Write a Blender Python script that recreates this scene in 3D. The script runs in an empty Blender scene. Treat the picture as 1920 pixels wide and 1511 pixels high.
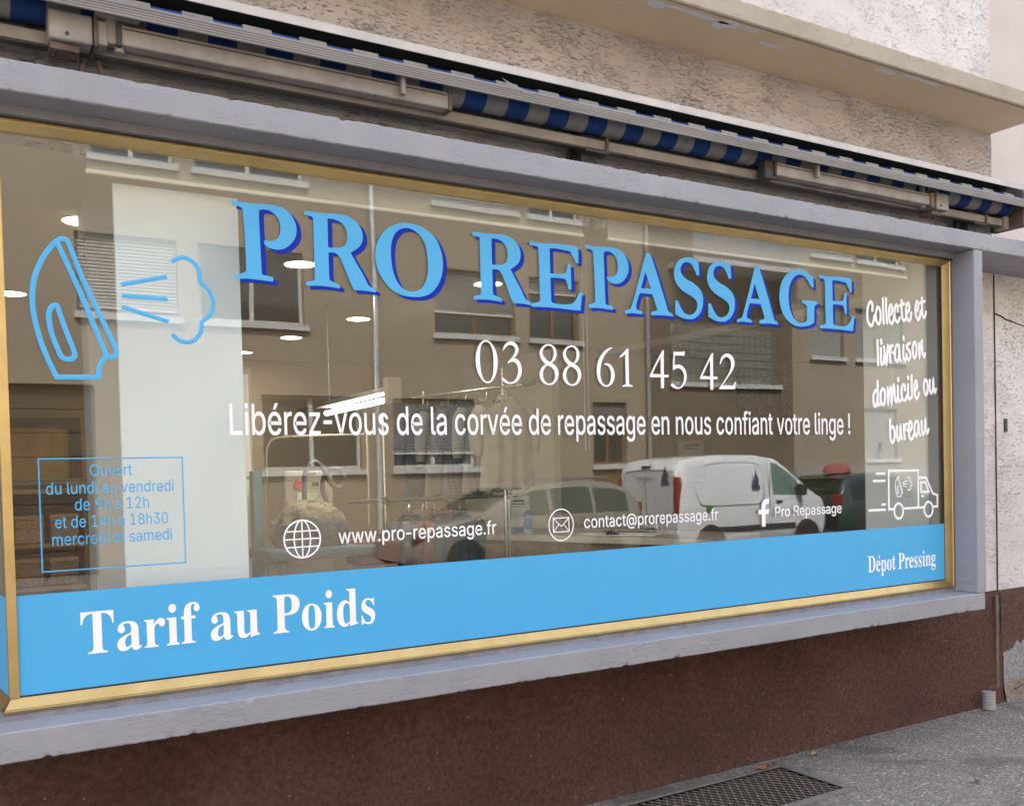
import bpy, bmesh, math, random
from mathutils import Vector, Matrix, noise

# ------------------------------------------------------------------ camera, sky, sun, exposure
SC = bpy.context.scene
COL = SC.collection
R = math.radians

cam_d = bpy.data.cameras.new("camera")
cam = bpy.data.objects.new("camera", cam_d)
COL.objects.link(cam)
cr = Vector((0.8546, -0.5186, -0.0249)).normalized()
cw = Vector((0.5181, 0.8550, -0.0256)).normalized()
cu = cr.cross(cw).normalized()
cr = cw.cross(cu)
cam.matrix_world = Matrix(((cr.x, cu.x, -cw.x, 0.0), (cr.y, cu.y, -cw.y, -3.45), (cr.z, cu.z, -cw.z, 1.55), (0, 0, 0, 1)))
cam_d.sensor_fit = 'HORIZONTAL'
cam_d.sensor_width = 36.0
cam_d.lens = 33.75
cam_d.shift_y = 0.0922
cam_d.clip_start = 0.05
cam_d.clip_end = 600
SC.camera = cam

SUN_EL, SUN_AZ = R(50), R(-24)          # the sun stands behind the shop: its front is in open shade, the far side of the street is lit
world = bpy.data.worlds.new("World")
SC.world = world
world.use_nodes = True
wn = world.node_tree
sky = wn.nodes.new("ShaderNodeTexSky")
sky.sky_type = 'NISHITA'
sky.sun_disc = False
sky.sun_elevation = SUN_EL
sky.sun_rotation = SUN_AZ
sky.air_density = 1.0
sky.dust_density = 4.0
wn.nodes["Background"].inputs[1].default_value = 0.13
haze = wn.nodes.new("ShaderNodeHueSaturation")      # thin high cloud takes most of the blue out of the sky
haze.inputs["Saturation"].default_value = 0.5
wn.links.new(sky.outputs[0], haze.inputs["Color"])
wn.links.new(haze.outputs[0], wn.nodes["Background"].inputs[0])

sun_d = bpy.data.lights.new("sun", 'SUN')
sun_d.energy = 2.0
sun_d.angle = R(0.6)
sun_d.color = (1.0, 0.95, 0.87)
sun = bpy.data.objects.new("sun", sun_d)
COL.objects.link(sun)
sd = Vector((math.sin(SUN_AZ) * math.cos(SUN_EL), math.cos(SUN_AZ) * math.cos(SUN_EL), math.sin(SUN_EL)))
sun.rotation_euler = (-sd).to_track_quat('-Z', 'Y').to_euler()

SC.view_settings.view_transform = 'Standard'
SC.view_settings.look = 'None'
SC.view_settings.exposure = 2.78
SC.view_settings.gamma = 1.0
SC.view_settings.use_curve_mapping = False
SC.render.engine = 'CYCLES'
SC.cycles.use_denoising = True
SC.cycles.max_bounces = 10
SC.cycles.diffuse_bounces = 5
SC.cycles.glossy_bounces = 5
SC.cycles.transparent_max_bounces = 16
SC.cycles.sample_clamp_indirect = 6.0
SC.cycles.caustics_reflective = False
SC.cycles.caustics_refractive = False

random.seed(7)

GLYPHS = {"P":[2370,[[0,2913,71,2905,142,2897,213,2890,281,2884,349,2878,417,2875,531,2873,645,2873,760,2876,883,2882,1007,2891,1131,2899,1240,2907,1350,2915,1459,2916,1578,2910,1697,2898,1811,2874,1903,2841,1990,2797,2069,2743,2139,2677,2200,2601,2254,2521,2296,2444,2330,2362,2355,2276,2367,2193,2370,2107,2363,2021,2349,1940,2324,1858,2291,1781,2244,1705,2189,1633,2128,1566,2067,1507,2001,1453,1931,1407,1862,1373,1789,1347,1715,1328,1644,1318,1572,1316,1502,1319,1438,1326,1375,1340,1315,1358,1272,1377,1230,1401,1189,1425,1172,1446,1155,1467,1144,1490,1139,1526,1140,1565,1141,1604,1186,1599,1231,1595,1276,1595,1331,1599,1386,1606,1441,1618,1491,1635,1540,1656,1584,1684,1626,1721,1663,1764,1695,1811,1718,1857,1735,1906,1747,1955,1757,2025,1761,2095,1760,2164,1754,2226,1741,2286,1723,2344,1699,2406,1670,2465,1634,2519,1594,2564,1547,2605,1497,2640,1446,2669,1392,2692,1335,2708,1274,2716,1211,2717,1148,2714,1106,2707,1063,2697,1020,2687,1010,2671,1001,2655,995,2638,986,2581,980,2523,978,2465,980,2237,985,2010,991,1782,994,1630,996,1478,1000,1326,1004,1113,1009,901,1014,688,1017,580,1019,472,1022,363,1078,354,1133,345,1189,336,1273,326,1357,316,1441,307,1422,137,1327,143,1231,148,1137,153,1020,160,905,166,789,170,674,173,559,175,444,171,323,161,201,145,80,130,85,288,146,304,207,319,268,338,322,359,375,384,429,408,441,424,452,440,458,456,462,516,461,577,459,638,457,887,454,1136,449,1385,442,1649,433,1912,422,2174,417,2310,410,2445,396,2578,388,2614,374,2648,354,2675,325,2694,290,2706,253,2715,170,2731,86,2743,2,2756]]],"R":[2782,[[14,2847,99,2850,185,2853,270,2854,352,2851,434,2846,516,2843,639,2845,764,2850,889,2856,997,2865,1106,2875,1215,2883,1317,2887,1419,2888,1519,2883,1614,2869,1708,2848,1798,2819,1887,2781,1972,2734,2050,2680,2116,2621,2175,2555,2225,2483,2265,2406,2297,2324,2316,2239,2322,2159,2316,2077,2301,1996,2281,1930,2253,1866,2217,1806,2174,1753,2124,1704,2070,1658,2020,1620,1966,1585,1912,1551,1876,1529,1839,1509,1802,1488,1836,1427,1870,1366,1905,1305,1969,1198,2035,1092,2101,986,2176,868,2251,750,2324,630,2376,528,2426,424,2484,328,2524,288,2573,256,2626,229,2676,210,2729,195,2782,180,2778,51,2673,62,2569,74,2464,83,2377,87,2290,88,2203,87,2104,85,2004,81,1905,77,1875,122,1845,167,1819,214,1745,384,1675,555,1605,725,1536,888,1466,1050,1391,1209,1363,1257,1330,1302,1294,1343,1264,1368,1231,1389,1194,1405,1155,1415,1112,1420,1069,1421,1019,1419,969,1413,918,1407,919,1287,919,1167,919,1046,919,904,918,761,919,619,922,536,926,453,931,370,990,347,1050,324,1110,302,1186,274,1263,247,1340,220,1318,91,1204,101,1091,111,978,120,870,127,762,132,654,135,555,133,456,129,357,123,237,114,118,104,0,95,4,236,58,248,111,260,165,272,222,285,280,297,338,310,343,381,349,452,352,523,354,759,354,994,354,1230,355,1505,356,1779,356,2053,355,2249,353,2445,352,2641,323,2654,295,2668,265,2677,180,2690,95,2698,9,2706],[915,2670,980,2673,1044,2676,1108,2676,1177,2670,1244,2660,1309,2644,1371,2621,1431,2593,1483,2556,1536,2504,1581,2444,1618,2380,1644,2314,1663,2243,1675,2171,1681,2100,1681,2027,1673,1955,1661,1895,1641,1835,1612,1781,1576,1739,1530,1702,1481,1672,1424,1647,1363,1629,1302,1618,1172,1606,1041,1601,912,1596,911,1729,911,1862,912,1994,913,2220,914,2445]]],"O":[2925,[[1291,2868,1153,2845,1014,2809,881,2760,756,2701,636,2630,525,2549,423,2458,331,2356,249,2250,182,2143,125,2030,80,1915,43,1792,16,1667,2,1542,0,1411,10,1281,30,1154,60,1032,101,913,151,799,210,694,279,593,355,498,435,409,522,325,615,248,706,186,804,131,907,85,1011,51,1120,27,1232,10,1358,-1,1487,-3,1616,1,1747,10,1878,26,2007,54,2126,93,2242,142,2349,206,2457,295,2554,397,2641,506,2712,616,2772,732,2822,850,2863,978,2893,1108,2913,1238,2924,1366,2925,1494,2916,1619,2896,1746,2866,1870,2828,1991,2783,2108,2731,2222,2667,2329,2594,2420,2511,2504,2420,2580,2326,2649,2224,2710,2117,2761,1993,2803,1863,2834,1731,2855,1586,2871,1438,2876],[1340,2668,1255,2653,1171,2632,1092,2599,1010,2547,934,2484,870,2414,811,2324,763,2227,726,2128,698,2021,680,1912,668,1803,660,1671,659,1539,664,1409,675,1270,693,1131,719,995,751,872,792,752,843,636,894,544,954,457,1025,379,1096,321,1178,274,1266,236,1344,215,1428,205,1512,205,1597,214,1682,232,1763,262,1846,307,1924,364,1991,430,2056,520,2110,618,2153,719,2190,837,2216,957,2234,1078,2247,1204,2252,1331,2251,1457,2245,1582,2233,1707,2215,1830,2193,1939,2164,2045,2126,2148,2082,2239,2029,2326,1967,2407,1902,2472,1829,2532,1750,2583,1682,2618,1608,2645,1532,2664,1470,2673,1405,2674]]],"E":[2677,[[5,2770,77,2760,149,2750,222,2741,302,2732,382,2724,462,2720,596,2723,732,2731,867,2739,1013,2750,1158,2762,1305,2772,1470,2780,1635,2785,1801,2788,1913,2790,2024,2789,2136,2788,2221,2787,2305,2786,2388,2779,2425,2772,2461,2761,2486,2743,2502,2706,2509,2663,2510,2619,2513,2431,2511,2243,2509,2055,2353,2040,2336,2081,2320,2122,2300,2162,2261,2228,2220,2292,2179,2357,2159,2398,2139,2440,2113,2477,2086,2499,2053,2517,2017,2529,1954,2536,1888,2538,1822,2540,1721,2549,1620,2559,1519,2567,1436,2570,1354,2570,1271,2570,1185,2567,1098,2562,1012,2557,1011,2453,1011,2350,1011,2246,1012,1990,1014,1734,1016,1478,1136,1484,1257,1490,1378,1497,1489,1503,1601,1510,1710,1526,1758,1541,1803,1564,1837,1594,1860,1644,1872,1701,1883,1758,1902,1826,1921,1895,1939,1964,2079,1977,2083,1872,2087,1767,2090,1661,2095,1398,2099,1135,2104,872,1942,871,1930,931,1919,991,1905,1051,1891,1104,1875,1156,1854,1207,1837,1239,1815,1270,1787,1293,1745,1306,1697,1313,1649,1315,1557,1318,1465,1317,1373,1315,1256,1312,1139,1307,1022,1302,1022,1202,1021,1103,1022,1003,1024,815,1028,627,1033,438,1032,388,1032,338,1042,292,1061,266,1089,244,1122,229,1192,214,1266,205,1341,199,1441,195,1543,194,1645,197,1737,204,1831,214,1923,228,2002,242,2080,260,2149,290,2225,347,2293,415,2351,488,2412,585,2464,687,2515,788,2677,793,2663,698,2649,603,2635,508,2617,384,2599,260,2582,135,2576,89,2570,42,2564,-5,2441,-6,2319,-7,2197,-6,2010,0,1824,8,1639,15,1455,19,1272,22,1089,23,908,22,726,20,546,16,371,10,197,3,23,-4,14,136,85,150,157,164,229,178,284,187,339,197,390,212,417,227,439,249,451,272,460,350,460,429,458,509,458,846,457,1183,455,1520,452,1744,447,1968,442,2192,441,2293,439,2394,429,2493,421,2518,405,2540,383,2556,332,2573,276,2584,218,2590,146,2595,73,2595,0,2595]]],"A":[2822,[[1295,2833,1528,2848,1596,2708,1665,2568,1729,2427,1850,2131,1966,1833,2082,1534,2191,1251,2300,966,2407,680,2458,541,2506,402,2555,262,2597,244,2639,226,2682,209,2724,194,2766,181,2809,168,2822,45,2710,51,2598,57,2486,61,2359,64,2232,64,2105,62,1910,51,1716,38,1523,25,1517,158,1568,173,1618,188,1669,204,1723,219,1777,235,1827,255,1851,272,1870,293,1879,315,1871,366,1853,418,1833,470,1766,644,1696,816,1627,989,1503,990,1378,990,1254,990,1130,989,1007,988,884,986,851,910,817,834,786,758,743,652,702,545,670,438,663,389,664,340,675,295,693,264,721,236,756,216,832,193,916,176,1000,160,981,31,879,35,776,39,674,43,583,47,492,51,400,49,267,36,133,18,0,0,4,143,67,158,130,174,192,191,236,202,278,216,314,235,347,268,373,307,393,348,480,559,560,773,639,987,751,1291,861,1596,970,1901,1079,2211,1187,2522],[1244,1985,1540,1224,967,1216]]],"S":[1774,[[1522,2782,1529,2687,1537,2592,1544,2496,1551,2371,1558,2245,1564,2120,1390,2112,1370,2159,1350,2206,1328,2253,1293,2318,1256,2382,1214,2445,1171,2500,1123,2552,1069,2600,1026,2627,976,2649,923,2665,871,2672,815,2674,761,2668,698,2652,636,2630,582,2600,528,2553,483,2499,446,2443,421,2391,405,2337,398,2283,402,2231,416,2179,438,2131,473,2079,516,2030,566,1986,632,1939,706,1897,783,1859,879,1824,979,1794,1077,1760,1178,1720,1278,1676,1371,1627,1458,1571,1538,1510,1606,1442,1666,1361,1715,1273,1750,1182,1769,1095,1774,1004,1773,913,1768,829,1756,745,1737,662,1708,575,1671,488,1624,405,1567,329,1499,256,1423,190,1349,136,1267,88,1180,51,1094,27,1003,13,911,5,822,0,733,0,646,7,546,21,448,41,353,67,245,105,141,148,36,191,33,294,31,398,30,501,32,605,35,708,38,812,213,824,235,774,257,723,282,674,325,594,370,514,422,438,472,378,528,320,594,271,655,241,725,219,798,206,867,204,938,211,1006,226,1082,254,1154,291,1218,334,1273,385,1319,441,1357,501,1383,560,1400,623,1406,684,1403,745,1390,805,1366,861,1332,912,1287,958,1235,998,1162,1042,1082,1080,1000,1116,903,1154,805,1190,707,1228,607,1270,509,1313,417,1362,333,1421,256,1485,189,1555,127,1635,75,1720,36,1809,12,1901,0,1997,0,2094,11,2184,33,2275,65,2365,105,2453,155,2541,217,2622,286,2688,368,2748,456,2800,540,2835,630,2861,722,2880,810,2893,900,2899,988,2899,1079,2892,1168,2880,1255,2863,1345,2839,1433,2811]]],"G":[2778,[[2494,2628,2496,2564,2498,2500,2499,2436,2499,2311,2498,2186,2496,2061,2300,2114,2259,2175,2218,2236,2174,2296,2115,2369,2053,2441,1983,2507,1916,2556,1841,2600,1758,2634,1677,2656,1589,2668,1500,2669,1412,2657,1322,2634,1241,2602,1145,2547,1056,2482,980,2412,902,2318,836,2219,782,2117,737,2012,703,1904,679,1797,661,1670,654,1543,653,1416,659,1297,671,1179,692,1062,723,944,762,827,811,713,862,616,923,522,995,434,1059,372,1133,316,1216,268,1284,242,1361,224,1440,214,1514,212,1591,217,1667,227,1741,241,1815,259,1879,285,1915,311,1941,345,1957,380,1972,470,1975,561,1977,653,1981,789,1983,925,1980,1060,1974,1087,1961,1112,1949,1137,1906,1153,1863,1169,1820,1185,1750,1210,1681,1235,1611,1260,1614,1385,1749,1382,1884,1380,2020,1380,2271,1381,2524,1385,2778,1388,2768,1262,2719,1236,2670,1211,2624,1183,2592,1160,2562,1134,2533,1109,2530,969,2526,828,2522,687,2516,551,2509,414,2502,277,2420,236,2338,195,2253,160,2134,121,2013,87,1890,59,1782,41,1673,29,1564,23,1434,22,1304,27,1178,41,1056,63,938,94,828,133,715,186,611,247,515,315,411,400,317,490,238,587,164,711,105,841,59,974,27,1104,7,1236,0,1369,4,1517,19,1666,49,1815,90,1954,145,2092,216,2227,288,2335,376,2439,475,2537,572,2617,681,2690,798,2754,909,2800,1029,2835,1151,2863,1269,2881,1388,2891,1506,2894,1626,2889,1745,2877,1861,2857,1983,2828,2102,2792,2217,2752,2312,2714,2403,2671]]],"0":[1049,[[509,1760,451,1752,392,1730,340,1701,282,1656,231,1604,185,1548,144,1487,109,1422,80,1356,53,1279,31,1201,15,1122,5,1045,1,968,0,890,2,808,7,726,18,646,35,568,58,492,85,417,117,343,153,272,195,203,238,147,286,94,341,48,391,17,448,-7,507,-20,564,-20,623,-8,676,13,734,56,787,108,832,164,881,235,923,310,958,387,986,469,1008,553,1024,638,1038,726,1046,814,1049,902,1046,985,1037,1068,1022,1150,1004,1223,981,1296,952,1366,920,1430,882,1492,839,1550,795,1604,747,1654,692,1696,635,1727,572,1750],[490,1679,448,1670,407,1652,371,1630,337,1599,307,1563,284,1524,263,1472,249,1418,238,1363,226,1281,217,1198,211,1116,207,1034,206,951,207,870,210,783,216,696,224,610,233,537,244,465,259,393,278,325,300,257,329,193,355,150,387,111,426,79,461,63,501,55,542,54,584,60,625,73,661,93,696,126,726,164,749,205,773,267,791,332,805,397,818,474,827,553,834,631,840,719,844,807,845,894,845,977,842,1060,836,1142,828,1220,817,1298,800,1374,780,1438,754,1500,721,1559,694,1597,661,1630,623,1656,582,1672,535,1679]]],"3":[1013,[[86,1366,100,1412,114,1457,133,1501,161,1549,193,1595,231,1637,273,1672,321,1701,372,1725,422,1742,475,1752,528,1755,582,1750,635,1738,683,1718,731,1687,774,1649,810,1606,838,1561,859,1511,870,1461,870,1416,861,1371,845,1326,820,1274,789,1223,754,1174,715,1131,672,1091,629,1051,676,1048,724,1045,767,1034,819,1006,865,970,904,928,939,874,965,814,986,753,1001,695,1010,636,1013,576,1007,516,994,456,976,396,951,334,920,273,883,215,841,166,793,119,739,78,685,43,625,13,563,-8,501,-20,436,-23,372,-21,308,-13,245,0,184,18,136,39,90,66,49,95,27,117,10,142,0,167,2,184,13,201,27,212,51,219,79,220,104,215,134,197,160,173,188,151,231,120,275,90,323,66,367,56,415,52,461,55,510,67,558,86,601,111,649,149,691,193,727,240,758,293,783,349,801,406,815,465,822,525,824,584,820,634,809,684,793,732,771,778,744,823,710,862,680,883,645,899,607,910,573,913,538,911,503,906,473,898,443,886,416,873,391,856,368,837,345,818,313,891,367,936,421,982,472,1030,524,1084,572,1140,616,1198,649,1252,678,1308,699,1364,704,1399,702,1435,693,1467,672,1505,644,1539,609,1567,567,1587,520,1600,472,1605,424,1598,377,1582,332,1561,294,1537,259,1507,227,1476,189,1434,155,1390,120,1346]]],"8":[982,[[470,1739,408,1727,345,1705,288,1677,226,1640,169,1597,122,1549,84,1491,56,1428,36,1365,30,1320,32,1274,41,1230,57,1174,79,1119,108,1067,144,1021,186,978,230,937,261,912,294,890,328,868,267,831,207,794,153,753,109,705,71,653,41,599,20,545,6,488,0,432,0,376,7,321,22,267,46,215,78,165,117,120,164,80,218,46,276,18,339,-2,406,-16,474,-22,542,-19,612,-7,675,14,738,48,795,91,844,140,887,198,921,261,950,325,967,375,978,427,982,478,978,540,968,601,950,660,928,707,898,752,862,794,824,825,781,853,737,880,701,902,665,923,629,944,674,967,719,990,759,1017,796,1056,827,1098,854,1142,876,1187,893,1234,904,1281,908,1332,907,1383,899,1433,884,1490,862,1546,830,1597,785,1642,730,1680,669,1710,606,1729,538,1739],[459,1663,404,1643,350,1618,303,1587,265,1550,234,1507,209,1463,196,1428,189,1392,188,1356,193,1316,204,1275,221,1237,250,1191,286,1147,325,1106,369,1069,417,1036,467,1006,496,995,526,987,557,979,590,1005,623,1030,651,1059,678,1098,700,1140,718,1182,733,1233,744,1284,750,1335,751,1387,747,1438,736,1486,714,1534,685,1579,648,1619,617,1637,580,1650,540,1659,514,1664,486,1666],[417,820,375,790,334,761,296,728,263,689,234,648,212,604,195,555,185,504,180,453,182,397,189,342,203,288,222,235,247,185,280,139,315,107,358,79,404,60,444,53,488,55,531,63,577,76,622,95,660,119,698,156,730,199,755,244,775,293,789,345,796,397,798,448,793,499,782,548,765,590,741,630,712,667,676,702,633,734,588,761,533,784,475,802]]],"6":[995,[[898,1760,901,1723,861,1704,821,1686,783,1665,716,1620,652,1573,593,1522,530,1458,472,1391,420,1321,375,1247,336,1171,303,1093,274,1019,251,943,232,868,216,788,204,708,197,629,196,554,199,480,210,406,225,341,248,276,278,215,307,172,344,132,386,99,425,78,469,64,515,57,554,61,594,72,627,90,666,126,698,168,724,212,747,266,764,322,776,378,785,438,790,499,790,558,786,609,778,659,766,707,750,753,730,798,704,840,679,869,648,896,613,919,579,934,541,945,503,952,481,951,459,947,437,942,420,986,441,1001,463,1015,486,1026,523,1034,561,1039,598,1037,650,1028,700,1012,746,991,794,957,837,918,874,876,910,825,940,770,963,714,981,651,992,585,995,520,991,459,980,399,962,339,939,281,909,225,873,172,834,126,789,84,738,48,686,20,628,-2,569,-16,513,-18,456,-11,402,2,336,27,274,57,219,94,167,142,122,197,85,254,55,320,34,389,18,460,6,533,0,607,0,682,5,756,15,831,30,905,51,986,77,1066,110,1145,152,1224,200,1300,255,1374,318,1445,388,1513,464,1576,535,1625,611,1668,691,1705,758,1728,828,1744]]],"1":[729,[[525,1749,523,1656,522,1562,521,1469,520,1267,520,1065,520,863,519,624,519,384,519,144,551,132,582,120,614,108,652,96,690,85,729,73,718,20,625,22,532,25,439,25,337,21,235,15,133,8,135,58,167,72,199,86,231,98,263,108,295,116,327,123,330,318,332,512,334,706,335,963,335,1219,336,1476,281,1441,227,1405,171,1371,127,1348,82,1327,36,1305,0,1357,71,1414,143,1472,214,1531,281,1593,347,1656,419,1714,451,1729,488,1739]]],"4":[1140,[[875,1776,871,1631,867,1487,863,1342,858,1104,854,867,849,629,1140,638,1127,512,854,504,846,4,656,-1,659,498,0,486,5,518,10,550,21,581,146,790,278,999,414,1207,533,1386,656,1563,788,1735,812,1752,843,1764],[675,1422,663,638,163,644,245,773,326,902,409,1032,496,1162,586,1292]]],"5":[982,[[202,1714,302,1716,402,1719,502,1722,587,1726,672,1730,756,1738,803,1745,848,1756,894,1766,869,1557,778,1556,686,1554,595,1553,491,1549,388,1544,284,1540,243,1086,291,1099,340,1112,389,1121,441,1128,494,1130,545,1127,606,1116,666,1099,719,1074,777,1032,829,983,872,930,911,870,942,806,965,740,978,681,982,621,980,561,972,500,958,439,936,380,903,312,862,245,813,183,760,131,700,84,633,44,571,17,504,-3,437,-13,365,-10,293,2,224,19,163,38,104,61,52,89,27,110,8,136,0,162,7,184,24,206,46,222,73,232,105,236,133,232,170,210,203,181,237,153,277,127,317,102,361,82,398,73,438,68,478,70,526,80,574,96,615,118,663,159,704,206,736,255,765,314,785,375,800,436,810,491,816,546,814,601,806,656,792,711,770,763,739,810,701,854,656,893,616,917,569,935,521,948,476,954,430,955,385,951,344,938,306,920,267,902,228,886,189,870,150,854,147,925,145,997,146,1068,157,1192,171,1316,185,1439,191,1531,197,1622]]],"2":[1134,[[90,1257,103,1311,116,1364,133,1417,161,1483,194,1548,236,1609,281,1655,335,1697,396,1732,458,1755,526,1770,593,1776,662,1773,729,1761,790,1741,856,1705,916,1660,965,1610,1007,1552,1038,1489,1060,1424,1068,1362,1067,1298,1055,1234,1029,1159,993,1084,950,1012,893,935,830,861,765,787,685,697,604,607,521,518,428,418,333,319,239,220,376,221,514,222,652,224,751,226,850,229,949,231,970,263,991,296,1011,328,1024,357,1035,386,1053,409,1076,419,1105,422,1134,426,1118,360,1102,294,1089,228,1079,172,1072,115,1064,59,892,58,720,56,549,54,365,50,182,46,0,41,53,105,106,169,161,233,262,342,365,450,463,560,551,667,633,776,709,887,756,969,795,1053,824,1139,836,1206,837,1275,829,1343,816,1397,795,1451,764,1500,727,1537,680,1570,628,1596,592,1608,551,1615,510,1613,461,1601,413,1582,372,1557,325,1516,285,1470,251,1422,216,1364,187,1304,158,1245]]]}
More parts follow.
